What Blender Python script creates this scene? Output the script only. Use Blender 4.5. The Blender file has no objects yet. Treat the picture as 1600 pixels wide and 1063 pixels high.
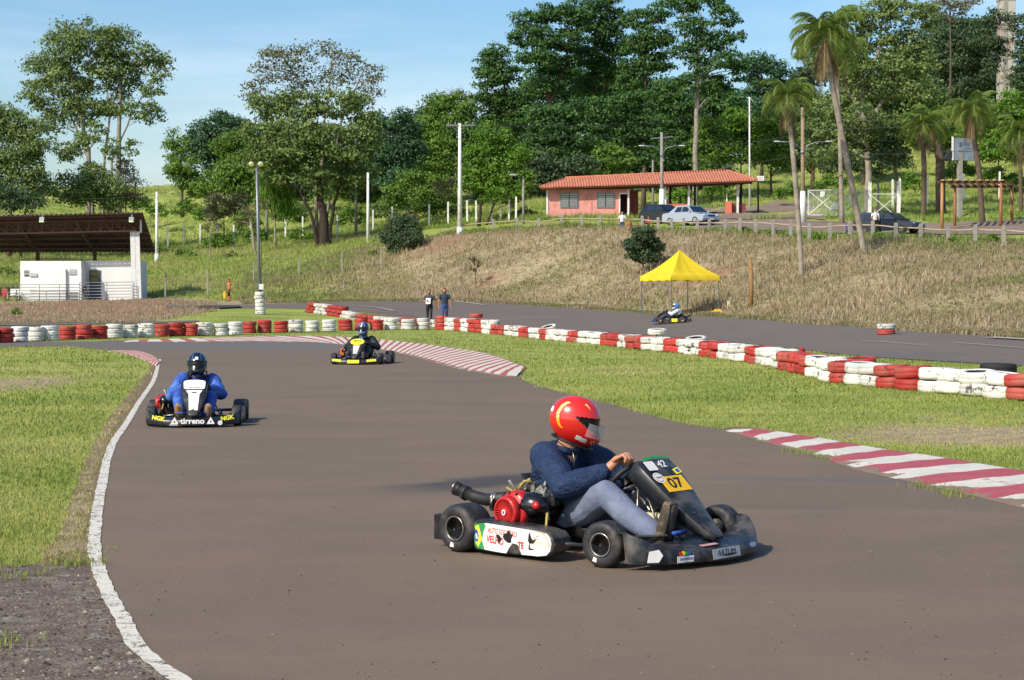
import bpy, bmesh, math, random
import numpy as np
from mathutils import Vector, Matrix
from mathutils.bvhtree import BVHTree
random.seed(7)
RNG = np.random.default_rng(11)
PI = math.pi
scene = bpy.context.scene
COL = scene.collection
# ---------------------------------------------------------------- camera
FPX = 2900.0                       # focal length in photo pixels (1600 wide)
CAMZ = 1.5
PITCH = math.atan(64.5 / FPX)
CAM = Vector((0, 0, CAMZ))
FWD = Vector((0, math.cos(PITCH), -math.sin(PITCH)))
UPV = Vector((0, math.sin(PITCH), math.cos(PITCH)))
RGT = Vector((1, 0, 0))
cd = bpy.data.cameras.new('camera')
cam = bpy.data.objects.new('camera', cd)
COL.objects.link(cam)
cam.location = CAM
cam.rotation_euler = (PI / 2 - PITCH, 0, 0)
cd.sensor_width = 36.0
cd.lens = FPX * 36.0 / 1600.0
cd.clip_start = 0.1
cd.clip_end = 3000
scene.camera = cam


def ray(px, py):
    return FWD + RGT * ((px - 800) / FPX) + UPV * ((531.5 - py) / FPX)


def at(px, py, Y):
    d = ray(px, py)
    return CAM + d * (Y / d.y)


def proj(p):
    w = Vector(p) - CAM
    q = w.dot(FWD)
    return 800 + FPX * w.dot(RGT) / q, 531.5 - FPX * w.dot(UPV) / q


# ---------------------------------------------------------------- naming
def tag(o, label=None, cat=None, group=None, kind=None):
    if label: o['label'] = label
    if cat: o['category'] = cat
    if group: o['group'] = group
    if kind: o['kind'] = kind
    return o


def empty(name, loc=(0, 0, 0), rz=0.0, label=None, cat=None, group=None):
    o = bpy.data.objects.new(name, None)
    COL.objects.link(o)
    o.location = loc
    o.rotation_euler = (0, 0, rz)
    o.empty_display_size = 0.2
    return tag(o, label, cat, group)


# ---------------------------------------------------------------- mesh builder
def frame_of(d):
    d = Vector(d).normalized()
    a = Vector((0, 0, 1)) if abs(d.z) < 0.9 else Vector((1, 0, 0))
    x = d.cross(a).normalized()
    return x, d.cross(x).normalized()


class MB:
    def __init__(s):
        s.v = []; s.f = []; s.m = []; s.sm = []

    def add(s, vs, fs, mi=0, smooth=True):
        n = len(s.v)
        s.v.extend([tuple(p) for p in vs])
        s.f.extend([tuple(i + n for i in f) for f in fs])
        s.m.extend([mi] * len(fs))
        s.sm.extend([smooth] * len(fs))
        return s

    def box(s, c, size, mi=0, rot=None, taper=1.0):
        a, b, h = size[0] / 2, size[1] / 2, size[2] / 2
        c = Vector(c)
        vs = []
        for z, k in ((-h, 1.0), (h, taper)):
            for x, y in ((-a, -b), (a, -b), (a, b), (-a, b)):
                p = Vector((x * k, y * k, z))
                if rot is not None: p = rot @ p
                vs.append(c + p)
        return s.add(vs, [(3, 2, 1, 0), (4, 5, 6, 7), (0, 1, 5, 4), (1, 2, 6, 5), (2, 3, 7, 6), (3, 0, 4, 7)], mi, False)

    def bar(s, p, q, w, h, mi=0):
        """square-section bar from p to q"""
        p, q = Vector(p), Vector(q)
        x, y = frame_of(q - p)
        vs = []
        for e in (p, q):
            for a, b in ((-1, -1), (1, -1), (1, 1), (-1, 1)):
                vs.append(e + x * (a * w / 2) + y * (b * h / 2))
        return s.add(vs, [(0, 1, 2, 3), (7, 6, 5, 4), (0, 4, 5, 1), (1, 5, 6, 2), (2, 6, 7, 3), (3, 7, 4, 0)], mi, False)

    def tube(s, pts, r, n=10, mi=0, cap=True, closed=False, ell=None):
        pts = [Vector(p) for p in pts]
        k = len(pts)
        rs = r if isinstance(r, (list, tuple)) else [r] * k
        vs = []
        px = None
        for i, p in enumerate(pts):
            if closed:
                d = pts[(i + 1) % k] - pts[i - 1]
            else:
                d = pts[min(i + 1, k - 1)] - pts[max(i - 1, 0)]
            if d.length < 1e-9: d = Vector((0, 0, 1))
            d.normalize()
            if px is None:
                x, y = frame_of(d)
            else:
                x = (px - d * px.dot(d))
                if x.length < 1e-6: x, y = frame_of(d)
                x.normalize(); y = d.cross(x).normalized()
            px = x
            for j in range(n):
                a = 2 * PI * j / n
                vs.append(p + x * (math.cos(a) * rs[i]) + y * (math.sin(a) * rs[i] * (ell or 1)))
        fs = []
        m = k if closed else k - 1
        for i in range(m):
            i2 = (i + 1) % k
            for j in range(n):
                j2 = (j + 1) % n
                fs.append((i * n + j, i * n + j2, i2 * n + j2, i2 * n + j))
        if cap and not closed:
            fs.append(tuple(range(n - 1, -1, -1)))
            fs.append(tuple((k - 1) * n + j for j in range(n)))
        return s.add(vs, fs, mi, True)

    def loft(s, rings, mi=0, cap=True, smooth=True, closed=False):
        n = len(rings[0]); k = len(rings)
        vs = [p for r in rings for p in r]
        fs = []
        for i in range(k if closed else k - 1):
            i2 = (i + 1) % k
            for j in range(n):
                j2 = (j + 1) % n
                fs.append((i * n + j, i * n + j2, i2 * n + j2, i2 * n + j))
        if cap and not closed:
            fs.append(tuple(range(n - 1, -1, -1)))
            fs.append(tuple((k - 1) * n + j for j in range(n)))
        return s.add(vs, fs, mi, smooth)

    def lathe(s, prof, axis=(0, 0, 1), origin=(0, 0, 0), n=24, mi=0, closed=False, smooth=True):
        """prof: (radius, height along axis)"""
        ax = Vector(axis).normalized()
        x, y = frame_of(ax)
        o = Vector(origin)
        rings = []
        for r, h in prof:
            rings.append([o + ax * h + x * (math.cos(2 * PI * j / n) * r) + y * (math.sin(2 * PI * j / n) * r) for j in range(n)])
        return s.loft(rings, mi, cap=not closed, smooth=smooth, closed=closed)

    def ball(s, c, r, mi=0, n=12, m=8, rot=None):
        c = Vector(c)
        rx, ry, rz = r if isinstance(r, (tuple, list)) else (r, r, r)
        vs = []; fs = []
        for i in range(1, m):
            t = PI * i / m
            for j in range(n):
                a = 2 * PI * j / n
                p = Vector((rx * math.sin(t) * math.cos(a), ry * math.sin(t) * math.sin(a), rz * math.cos(t)))
                if rot is not None: p = rot @ p
                vs.append(c + p)
        p = Vector((0, 0, rz)); q = Vector((0, 0, -rz))
        if rot is not None: p = rot @ p; q = rot @ q
        vs += [c + p, c + q]
        T, B = len(vs) - 2, len(vs) - 1
        for i in range(m - 2):
            for j in range(n):
                j2 = (j + 1) % n
                fs.append((i * n + j, (i + 1) * n + j, (i + 1) * n + j2, i * n + j2))
        for j in range(n):
            j2 = (j + 1) % n
            fs.append((T, j, j2)); fs.append((B, (m - 2) * n + j2, (m - 2) * n + j))
        return s.add(vs, fs, mi, True)

    def cone(s, p, q, r0, r1, mi=0, n=12):
        """round-ended tapered limb"""
        s.tube([p, q], [r0, r1], n, mi)
        s.ball(p, r0, mi, n, 8); s.ball(q, r1, mi, n, 8)
        return s

    def poly(s, pts, th, axis, mi=0):
        """flat outline with thickness: pts list, extruded along axis*th"""
        ax = Vector(axis).normalized() * th
        n = len(pts)
        a = [Vector(p) for p in pts]; b = [p + ax for p in a]
        fs = [tuple(range(n - 1, -1, -1)), tuple(range(n, 2 * n))]
        fs += [(j, (j + 1) % n, n + (j + 1) % n, n + j) for j in range(n)]
        return s.add(a + b, fs, mi, False)

    def mesh(s, name):
        me = bpy.data.meshes.new(name)
        me.from_pydata(s.v, [], s.f)
        me.polygons.foreach_set('material_index', s.m)
        me.polygons.foreach_set('use_smooth', s.sm)
        me.update()
        bm = bmesh.new(); bm.from_mesh(me)
        bmesh.ops.recalc_face_normals(bm, faces=bm.faces)
        bm.to_mesh(me); bm.free()
        return me

    def build(s, name, mats, parent=None, bevel=0, seg=2, auto=True):
        me = s.mesh(name)
        return link(name, me, mats, parent, bevel, seg)


def link(name, me, mats, parent=None, bevel=0, seg=2):
    if not isinstance(mats, (list, tuple)): mats = [mats]
    idx = np.zeros(len(me.polygons), dtype=np.int32); me.polygons.foreach_get('material_index', idx)
    me.materials.clear()
    for m in mats: me.materials.append(m)
    if len(mats) > 1: me.polygons.foreach_set('material_index', idx)
    o = bpy.data.objects.new(name, me)
    COL.objects.link(o)
    if parent is not None: o.parent = parent
    if bevel:
        b = o.modifiers.new('bevel', 'BEVEL')
        b.width = bevel; b.segments = seg; b.limit_method = 'ANGLE'; b.angle_limit = math.radians(40)
    return o


def np_mesh(name, verts, faces, mat_idx=None, smooth=False):
    """verts n x 3, faces m x k (k 3 or 4)"""
    me = bpy.data.meshes.new(name)
    nv, nf, k = len(verts), len(faces), faces.shape[1]
    me.vertices.add(nv); me.loops.add(nf * k); me.polygons.add(nf)
    me.vertices.foreach_set('co', np.ascontiguousarray(verts, dtype=np.float32).ravel())
    me.loops.foreach_set('vertex_index', np.ascontiguousarray(faces, dtype=np.int32).ravel())
    me.polygons.foreach_set('loop_start', np.arange(0, nf * k, k, dtype=np.int32))
    me.polygons.foreach_set('use_smooth', np.full(nf, smooth, dtype=bool))
    if mat_idx is not None: me.polygons.foreach_set('material_index', np.asarray(mat_idx, dtype=np.int32))
    me.update(calc_edges=True)
    me.validate()
    return me


def copy_tree(o, parent=None):
    c = o.copy()
    COL.objects.link(c)
    if parent is not None: c.parent = parent
    for ch in list(o.children): copy_tree(ch, c)
    return c


# ---------------------------------------------------------------- materials
def lin(h):
    h = h.lstrip('#')
    out = []
    for i in (0, 2, 4):
        c = int(h[i:i + 2], 16) / 255
        out.append(c / 12.92 if c <= 0.04045 else ((c + 0.055) / 1.055) ** 2.4)
    return tuple(out)


class NT:
    """small node-tree helper"""
    def __init__(s, name):
        s.mat = bpy.data.materials.new(name)
        s.mat.use_nodes = True
        s.t = s.mat.node_tree
        s.t.nodes.clear()
        s.out = s.n('ShaderNodeOutputMaterial')
        s.b = s.n('ShaderNodeBsdfPrincipled')
        s.t.links.new(s.b.outputs[0], s.out.inputs['Surface'])

    def n(s, typ, **kw):
        nd = s.t.nodes.new(typ)
        for k, v in kw.items(): setattr(nd, k, v)
        return nd

    def l(s, a, b): s.t.links.new(a, b)

    def coords(s, kind='Object', scale=(1, 1, 1)):
        if not hasattr(s, 'tc'): s.tc = s.n('ShaderNodeTexCoord')
        if scale == (1, 1, 1): return s.tc.outputs[kind]
        mp = s.n('ShaderNodeMapping'); mp.inputs['Scale'].default_value = scale
        s.l(s.tc.outputs[kind], mp.inputs[0])
        return mp.outputs[0]

    def noise(s, scale, detail=4, rough=0.6, co=None, dist=0.0):
        nd = s.n('ShaderNodeTexNoise')
        nd.inputs['Scale'].default_value = scale; nd.inputs['Detail'].default_value = detail
        nd.inputs['Roughness'].default_value = rough; nd.inputs['Distortion'].default_value = dist
        s.l(co if co is not None else s.coords(), nd.inputs['Vector'])
        return nd.outputs['Fac']

    def ramp(s, fac, stops):
        nd = s.n('ShaderNodeValToRGB')
        e = nd.color_ramp.elements
        while len(e) < len(stops): e.new(0.5)
        for el, (p, c) in zip(e, stops):
            el.position = p
            el.color = (*c, 1) if len(c) == 3 else c
        s.l(fac, nd.inputs[0])
        return nd.outputs[0]

    def gray(s, fac, lo, hi):
        nd = s.n('ShaderNodeMapRange'); nd.interpolation_type = 'SMOOTHSTEP'
        nd.inputs[1].default_value = lo; nd.inputs[2].default_value = hi
        s.l(fac, nd.inputs[0])
        return nd.outputs[0]

    def mix(s, fac, a, b, mode='MIX'):
        nd = s.n('ShaderNodeMix'); nd.data_type = 'RGBA'; nd.blend_type = mode
        for i, v in ((0, fac), (6, a), (7, b)):
            if hasattr(v, 'is_linked') or hasattr(v, 'links'): s.l(v, nd.inputs[i])
            elif isinstance(v, (int, float)): nd.inputs[i].default_value = v
            else: nd.inputs[i].default_value = (*v, 1) if len(v) == 3 else v
        return nd.outputs[2]

    def math(s, op, a, b=0.0):
        nd = s.n('ShaderNodeMath'); nd.operation = op
        for i, v in ((0, a), (1, b)):
            if isinstance(v, (int, float)): nd.inputs[i].default_value = v
            else: s.l(v, nd.inputs[i])
        return nd.outputs[0]

    def attr(s, name):
        nd = s.n('ShaderNodeAttribute'); nd.attribute_name = name
        return nd

    def set(s, col=None, rough=None, metal=None, spec=None, bump=None, bump_dist=0.01, bump_str=0.5):
        if col is not None:
            if isinstance(col, (tuple, list)): s.b.inputs['Base Color'].default_value = (*col[:3], 1)
            else: s.l(col, s.b.inputs['Base Color'])
        if rough is not None:
            if isinstance(rough, (int, float)): s.b.inputs['Roughness'].default_value = rough
            else: s.l(rough, s.b.inputs['Roughness'])
        if metal is not None: s.b.inputs['Metallic'].default_value = metal
        if spec is not None: s.b.inputs['Specular IOR Level'].default_value = spec
        if bump is not None:
            nd = s.n('ShaderNodeBump'); nd.inputs['Strength'].default_value = bump_str; nd.inputs['Distance'].default_value = bump_dist
            s.l(bump, nd.inputs['Height']); s.l(nd.outputs[0], s.b.inputs['Normal'])
        return s


def M(name, col, var=0.12, scale=18.0, rough=0.6, metal=0.0, bump=0.0, dirt=None, dirt_amt=0.0, coat=0.0, spec=None, roughvar=0.1):
    """plain weathered material: colour varied by noise, optional dirt blotches"""
    if isinstance(col, str): col = lin(col)
    t = NT(name)
    n1 = t.noise(scale, 5)
    lo = tuple(max(0, c * (1 - var)) for c in col); hi = tuple(min(1, c * (1 + var)) for c in col)
    c = t.ramp(n1, [(0.3, lo), (0.7, hi)])
    if dirt is not None:
        n2 = t.noise(scale * 0.35, 8, 0.7)
        c = t.mix(t.gray(n2, 0.62 - dirt_amt * 0.4, 0.75 - dirt_amt * 0.3), c, lin(dirt) if isinstance(dirt, str) else dirt)
    r = t.math('ADD', t.math('MULTIPLY', t.noise(scale * 1.7, 3), roughvar * 2), max(0.02, rough - roughvar))
    t.set(c, r, metal, spec, n1 if bump else None, bump or 0.01)
    if coat: t.b.inputs['Coat Weight'].default_value = coat; t.b.inputs['Coat Roughness'].default_value = 0.08
    return t.mat
# ---------------------------------------------------------------- terrain
# per azimuth column (photo px): profile nodes (Y, z) or (py, Y) from near to far
def zc(py, Y): return at(800, py, Y).z
COLS = {
    0:    [72, (509, 84), (503, 87), (473, 130), (430, 150), (400, 175), (385, 200), (320, 270), (300, 330)],
    200:  [73, (508, 85), (502, 88), (465, 138), (425, 155), (398, 180), (385, 200), (318, 270), (296, 330)],
    400:  [75, (492, 95), (475, 118), (471, 124), (430, 148), (392, 175), (370, 195), (320, 250), (295, 320)],
    600:  [85, (491, 100), (472, 124), (469, 127), (385, 158), (372, 172), (358, 190), (320, 260), (290, 330)],
    720:  [86, (503, 92), (472, 121), (469, 123), (366, 149), (358, 160), (350, 175), (325, 230), (290, 320)],
    850:  [82, (514, 84), (479, 112), (476, 114), (357, 139), (348, 150), (342, 160), (325, 210), (290, 300)],
    1000: [75, (523, 77), (489, 98), (486, 100), (361, 126), (352, 136), (343, 160), (325, 205), (280, 300)],
    1200: [58, (541, 59.5), (501, 82), (497, 84), (371, 112), (350, 135), (330, 165), (290, 240), (250, 320)],
    1400: [46, (561, 47), (517, 66), (513, 68.5), (378, 103), (360, 128), (332, 155), (285, 205), (200, 300)],
    1600: [40, (573, 42), (531, 58), (526, 60.5), (381, 98), (357, 118), (335, 148), (270, 205), (170, 300)],
}
cpx = sorted(COLS)
YN = []; ZN = []
for c in cpx:
    col = COLS[c]
    ys = [1.0, col[0]]; zs = [0.0, 0.0]
    for py, Y in col[1:]:
        ys.append(Y); zs.append(max(0.0, zc(py, Y)))
    ys.append(ys[-1] + 400); zs.append(zs[-1] + 2)
    YN.append(ys); ZN.append(zs)
YN = np.array(YN); ZN = np.array(ZN)


def pchip(x, y, xq):
    h = np.diff(x); d = np.diff(y) / h
    m = np.zeros(len(x))
    for i in range(1, len(x) - 1):
        if d[i - 1] * d[i] > 0:
            w1 = 2 * h[i] + h[i - 1]; w2 = h[i] + 2 * h[i - 1]
            m[i] = (w1 + w2) / (w1 / d[i - 1] + w2 / d[i])
    m[0] = d[0]; m[-1] = d[-1]
    i = np.clip(np.searchsorted(x, xq) - 1, 0, len(x) - 2)
    t = (xq - x[i]) / h[i]
    return (y[i] * (1 + 2 * t) * (1 - t) ** 2 + h[i] * m[i] * t * (1 - t) ** 2 + y[i + 1] * t * t * (3 - 2 * t) + h[i] * m[i + 1] * t * t * (t - 1))


# rows: (segment, count)
SEGN = [150, 14, 26, 8, 60, 24, 24, 24, 16, 8]
tv = []
for k, n in enumerate(SEGN):
    for i in range(n):
        u = i / n
        if k == 0: u = (math.exp(u * 3.4) - 1) / (math.exp(3.4) - 1)
        tv.append(k + u)
tv.append(len(SEGN)); tv = np.array(tv)
upx = np.concatenate([np.array([-9000, -4000, -2000, -1200, -700, -400, -250]), np.arange(-160, 1761, 6), np.array([1850, 2000, 2300, 2900, 3700, 5600, 10600])]).astype(float)
Yr = np.zeros((len(cpx), len(tv))); Zr = np.zeros_like(Yr)
for i in range(len(cpx)):
    k = np.minimum(tv.astype(int), YN.shape[1] - 2)
    Yr[i] = YN[i][k] + (tv - k) * (YN[i][k + 1] - YN[i][k])
    Zr[i] = pchip(YN[i], ZN[i], Yr[i])
YG = np.zeros((len(upx), len(tv))); ZG = np.zeros_like(YG)
uq = np.clip(upx, 0, 1600)
for j in range(len(tv)):
    YG[:, j] = pchip(np.array(cpx, float), Yr[:, j], uq)
    ZG[:, j] = pchip(np.array(cpx, float), Zr[:, j], uq)
XG = (upx[:, None] - 800) / FPX * YG / math.cos(PITCH) * 1.0
T = np.broadcast_to(tv, YG.shape)


def fbm(x, y, f, oct=4, seed=0):
    r = np.random.default_rng(seed)
    out = np.zeros_like(x); a = 1.0
    for o in range(oct):
        for k in range(3):
            th = r.uniform(0, 2 * PI); ph = r.uniform(0, 2 * PI); ff = f * r.uniform(0.7, 1.3)
            out += a / 3 * np.sin((x * np.cos(th) + y * np.sin(th)) * ff + ph + 1.3 * np.sin((x * np.sin(th) - y * np.cos(th)) * ff * 0.7 + ph * 2))
        a *= 0.5; f *= 2.1
    return out


amp = np.interp(tv, [0, 2.9, 3.1, 4, 4.4, 5.0, 5.3, 6, 7, 8, 10], [0, 0, .03, .06, .35, .12, .03, .05, .3, .6, .6])
ZG = ZG + fbm(XG, YG, 0.55, 4, 3) * amp[None, :]
# heap of spoil in front of the stand
mx, my = at(150, 485, 112).x, 112.0
ZG += 0.42 * np.exp(-((XG - mx) / 5.0) ** 2 - ((YG - my) / 5.0) ** 2) * (1 + 0.25 * fbm(XG, YG, 1.5, 3, 9))
mx2 = at(40, 485, 112).x
ZG += 0.15 * np.exp(-((XG - mx2) / 4.5) ** 2 - ((YG - 114) / 6.0) ** 2)
mx3 = at(245, 480, 116).x
ZG += 0.30 * np.exp(-((XG - mx3) / 2.5) ** 2 - ((YG - 116) / 4.0) ** 2)

nu, nt = YG.shape
V = np.stack([XG, YG, ZG], -1).reshape(-1, 3)
ii, jj = np.meshgrid(np.arange(nu - 1), np.arange(nt - 1), indexing='ij')
Fc = np.stack([ii * nt + jj, (ii + 1) * nt + jj, (ii + 1) * nt + jj + 1, ii * nt + jj + 1], -1).reshape(-1, 4)
TERR = BVHTree.FromPolygons([tuple(v) for v in V], [tuple(int(i) for i in f) for f in Fc])


def gz(x, y):
    h = TERR.ray_cast(Vector((x, y, 200)), Vector((0, 0, -1)))
    return h[0].z if h[0] is not None else 0.0


def gp(px, py, raw=False):
    """point of the ground seen at a photo pixel"""
    h = TERR.ray_cast(CAM, ray(px, py).normalized())
    if h[0] is None: return at(px, py, 300)
    return h[0]


def gy(px, Y):
    """ground point in the direction of photo column px at distance Y"""
    x = (px - 800) / FPX * Y / math.cos(PITCH)
    return Vector((x, Y, gz(x, Y)))


def inpoly(X, Y, poly):
    p = np.asarray(poly, float)
    c = np.zeros(X.shape, bool)
    n = len(p); j = n - 1
    for i in range(n):
        xi, yi = p[i]; xj, yj = p[j]
        with np.errstate(divide='ignore', invalid='ignore'):
            c ^= ((yi > Y) != (yj > Y)) & (X < (xj - xi) * (Y - yi) / (yj - yi + 1e-12) + xi)
        j = i
    return c


def soft(X, Y, poly, it=2):
    return inpoly(X, Y, poly).astype(float)


# outlines on the ground, read from the photo and laid on the terrain
LAWN_L = [(-900, 883), (60, 884), (128, 880), (110, 860), (100, 830), (116, 790), (130, 740), (150, 700), (170, 655), (205, 610), (232, 580), (238, 566), (205, 556), (172, 548), (100, 541), (0, 541.5), (-900, 546)]
DRY_L = [(60, 884), (134, 880), (150, 745), (185, 662), (226, 600), (250, 568), (238, 566), (205, 610), (165, 655), (130, 720), (105, 790), (90, 830), (70, 860)]
LAWN_R = [(822, 573), (812, 592), (832, 601), (872, 613), (942, 629), (1002, 646), (1062, 662), (1130, 671), (1150, 665), (1230, 677), (1300, 689), (1380, 703), (1480, 717), (1600, 736), (2400, 850),
          (2400, 600), (1600, 574), (1400, 562), (1300, 554), (1200, 542), (1030, 527), (860, 514), (700, 505), (560, 498), (480, 486), (300, 480), (300, 508), (200, 522), (0, 530), (-900, 540), (-900, 535), (0, 535), (200, 532), (390, 526), (500, 525), (600, 531), (700, 542), (770, 554)]
w2 = lambda poly: [tuple(gp(x, y).xy) for x, y in poly]
gLL, gDL, gLR = w2(LAWN_L), w2(DRY_L), w2(LAWN_R)
green = np.zeros((nu, nt)); dry = np.zeros((nu, nt)); dirt = np.zeros((nu, nt))
flat = T < 3.0
gl = inpoly(XG, YG, gLL); gd = inpoly(XG, YG, gDL); gr = inpoly(XG, YG, gLR)
green[(gl | gr) & flat] = 1
dry[gd & flat] = 0.55; green[gd & flat] = 0.35; dirt[gd & flat] = 0.35
PXG = 800 + (XG / YG * math.cos(PITCH)) * FPX
# patches of bleached grass on the verges
for (qx, qy, rx, ry, a) in ((1540, 681, 1.9, 1.5, 1.3), (1430, 684, .8, .7, .7), (1250, 655, 1.5, .5, .5), (1030, 575, 3, 2, .35), (10, 600, 1.6, 3.5, .9), (860, 610, 3, 1, .4), (60, 700, 1.5, 1.5, .3), (700, 525, 6, 2, .5), (950, 560, 4, 2, .4), (100, 860, .5, .35, .7), (1420, 640, 2.5, .9, .4), (1330, 618, 2.0, .7, .55), (80, 780, .7, .9, .4)):
    p = gp(qx, qy)
    g = a * np.exp(-((XG - p.x) / rx) ** 2 - ((YG - p.y) / ry) ** 2)
    dry = np.maximum(dry, g * flat)
rightness = np.clip((PXG - 480) / 160, 0, 1)
# bank: dry on the photo's right part, greener to the left
seg = lambda a, b: (T >= a) & (T < b)
leftseg = PXG < 330
green[seg(2.0, 3.0)] = 1 - 0.5 * rightness[seg(2.0, 3.0)]
z34 = seg(3.0, 4.0)
dry[z34] = 0.75; green[z34] = 0.5
z45 = seg(4.0, 5.0)
dry[z45] = (0.45 + 0.55 * rightness)[z45]; green[z45] = (0.8 - 0.65 * rightness)[z45]
g45 = np.clip(fbm(XG, YG, 0.26, 3, 21) * 0.8 - 0.12, 0, 0.7)
green = np.where(z45, np.maximum(green, g45), green)
dry = np.where(z45 & (PXG < 560), dry * np.clip(1.6 - (T - 4) * 1.2, 0.5, 1), dry)
z5 = T >= 5.0
green[z5] = 1.0; dry[z5] = 0.32
vr = np.clip((0.12 - np.abs(T - 5.0)) / 0.12, 0, 1) * rightness
dry = np.maximum(dry, vr * 0.5)
# stand forecourt and spoil heap: earth
e1 = (T > 2.6) & (T < 4.0) & (PXG < 330)
dirt[e1] = 0.75; dry[e1] = 0.7; green[e1] = 0.25
for (qx, qy, r_, a) in ((1128, 425, 1.6, .9), (760, 440, 2.5, .6), (700, 378, 3.5, .8), (720, 392, 3, .6), (650, 400, 3, .5), (1085, 440, 2.5, .7), (1210, 478, 1.2, .7), (165, 470, 3.5, .9), (110, 474, 2.0, .5), (660, 420, 3, .4), (1370, 440, 2, .3)):
    p = gp(qx, qy)
    g = a * np.exp(-(((XG - p.x) / r_) ** 2 + ((YG - p.y) / (r_ * 1.3)) ** 2))
    dirt = np.maximum(dirt, g)
GRAV = [(-900, 883), (60, 884), (134, 880), (145, 905), (168, 945), (195, 990), (230, 1035), (285, 1075), (400, 1200), (-2000, 1200)]
gg = inpoly(XG, YG, w2(GRAV))
gravel = gg.astype(float)
green[gg] = 0; dry[gg] = 0


def blur(a, n=1):
    for _ in range(n):
        b = a.copy()
        b[1:] += a[:-1]; b[:-1] += a[1:]; b[:, 1:] += a[:, :-1]; b[:, :-1] += a[:, 1:]
        a = b / 5
    return a


lawnpatch = np.clip(fbm(XG, YG * .55, 0.9, 4, 51) * .45 - .05, 0, .6) * ((gl | gr) & flat)
dry = np.maximum(dry, lawnpatch)
green, dry, dirt, gravel = blur(green), blur(dry, 2), blur(dirt, 2), blur(gravel)
# wide apron far below the fan so that nothing ends in a void
apron = [(-900, -600, -0.6), (900, -600, -0.6), (900, 900, -0.6), (-900, 900, -0.6)]
me = np_mesh('ground', V, Fc, smooth=True)
ca = me.color_attributes.new('surf', 'FLOAT_COLOR', 'POINT')
ca.data.foreach_set('color', np.stack([green, dry, dirt, gravel], -1).reshape(-1, 4).astype(np.float32).ravel())
t = NT('ground_earth_and_grass')
sp = t.n('ShaderNodeSeparateColor'); at_ = t.attr('surf'); t.l(at_.outputs['Color'], sp.inputs[0])
co = t.coords()
nb = t.noise(0.45, 6, 0.65, co); nm = t.noise(3.0, 6, 0.7, co); nf = t.noise(24, 4, 0.7, co); nl = t.noise(0.12, 4, 0.6, co)
gcol = t.mix(t.gray(nb, 0.35, 0.65), lin('#76843c'), lin('#979c50'))
gcol = t.mix(t.gray(nm, 0.52, 0.8), gcol, lin('#a39c60'))
gcol = t.mix(t.math('MULTIPLY', t.gray(nf, 0.5, 0.75), 0.5), gcol, lin('#557030'))
dcol = t.mix(t.gray(nm, 0.35, 0.7), lin('#8a7c62'), lin('#a79878'))
dcol = t.mix(t.math('MULTIPLY', t.gray(nf, 0.45, 0.75), 0.6), dcol, lin('#6a5e48'))
ecol = t.mix(t.gray(nm, 0.35, 0.7), lin('#7d6450'), lin('#94775c'))
vcol = t.mix(t.gray(t.noise(7, 5, 0.7, co), 0.42, 0.62), lin('#645850'), lin('#7a7065'))
vcol = t.mix(t.gray(t.noise(60, 3, 0.7, co), 0.52, 0.62), vcol, lin('#40372f'))
vcol = t.mix(t.math('MULTIPLY', t.gray(t.noise(3.2, 8, 0.8, co, 0.6), 0.56, 0.62), .7), vcol, lin('#979287'))
base = lin('#76644f')
jit = t.math('MULTIPLY', t.math('SUBTRACT', t.noise(2.2, 6, 0.75, co), 0.5), 1.5)
def wgt(o): return t.gray(t.math('ADD', o, jit), 0.42, 0.62)
c = t.mix(wgt(sp.outputs[0]), base, gcol)
c = t.mix(wgt(sp.outputs[1]), c, dcol)
c = t.mix(wgt(sp.outputs[2]), c, ecol)
c = t.mix(t.gray(t.math('ADD', at_.outputs['Alpha'], t.math('MULTIPLY', jit, 0.9)), 0.4, 0.6), c, vcol)
hb = t.math('ADD', t.math('MULTIPLY', nm, 0.6), t.math('MULTIPLY', nf, 0.4))
t.set(c, 0.95, spec=0.15, bump=hb, bump_dist=0.04, bump_str=0.6)
ground = link('ground', me, t.mat)
tag(ground, 'grass verges, bare earth and dry bank of the kart circuit', kind='structure')
mb = MB(); mb.add(apron, [(0, 1, 2, 3)])
ap = mb.build('terrain', M('far_earth', '#5f6a3a', rough=0.95)); tag(ap, kind='structure')


def interp_grid(A):
    def f(x, y):
        pass
    return f


# ---------------------------------------------------------------- sheets that follow the ground
def resample(pts, step):
    out = [Vector(pts[0])]
    for a, b in zip(pts, pts[1:]):
        a, b = Vector(a), Vector(b)
        n = max(1, int((b - a).length / step))
        for i in range(1, n + 1): out.append(a.lerp(b, i / n))
    return out


def smooth_line(pts, k=8):
    """Catmull-Rom through 2-D points"""
    P = [Vector(p[:2]) for p in pts]
    P = [P[0] * 2 - P[1]] + P + [P[-1] * 2 - P[-2]]
    out = []
    for i in range(1, len(P) - 2):
        for j in range(k):
            u = j / k
            a, b, c_, d = P[i - 1], P[i], P[i + 1], P[i + 2]
            out.append(0.5 * ((2 * b) + (c_ - a) * u + (2 * a - 5 * b + 4 * c_ - d) * u * u + (3 * b - a - 3 * c_ + d) * u ** 3))
    out.append(P[-2])
    return out


def arcpos(line):
    L = [0]
    for a, b in zip(line, line[1:]): L.append(L[-1] + (b - a).length)
    return L


def even(line, n):
    L = arcpos(line); tot = L[-1]; out = []; k = 0
    for i in range(n):
        s = tot * i / (n - 1)
        while k < len(L) - 2 and L[k + 1] < s: k += 1
        u = (s - L[k]) / max(1e-9, L[k + 1] - L[k])
        out.append(line[k].lerp(line[k + 1], min(1, max(0, u))))
    return out


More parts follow.
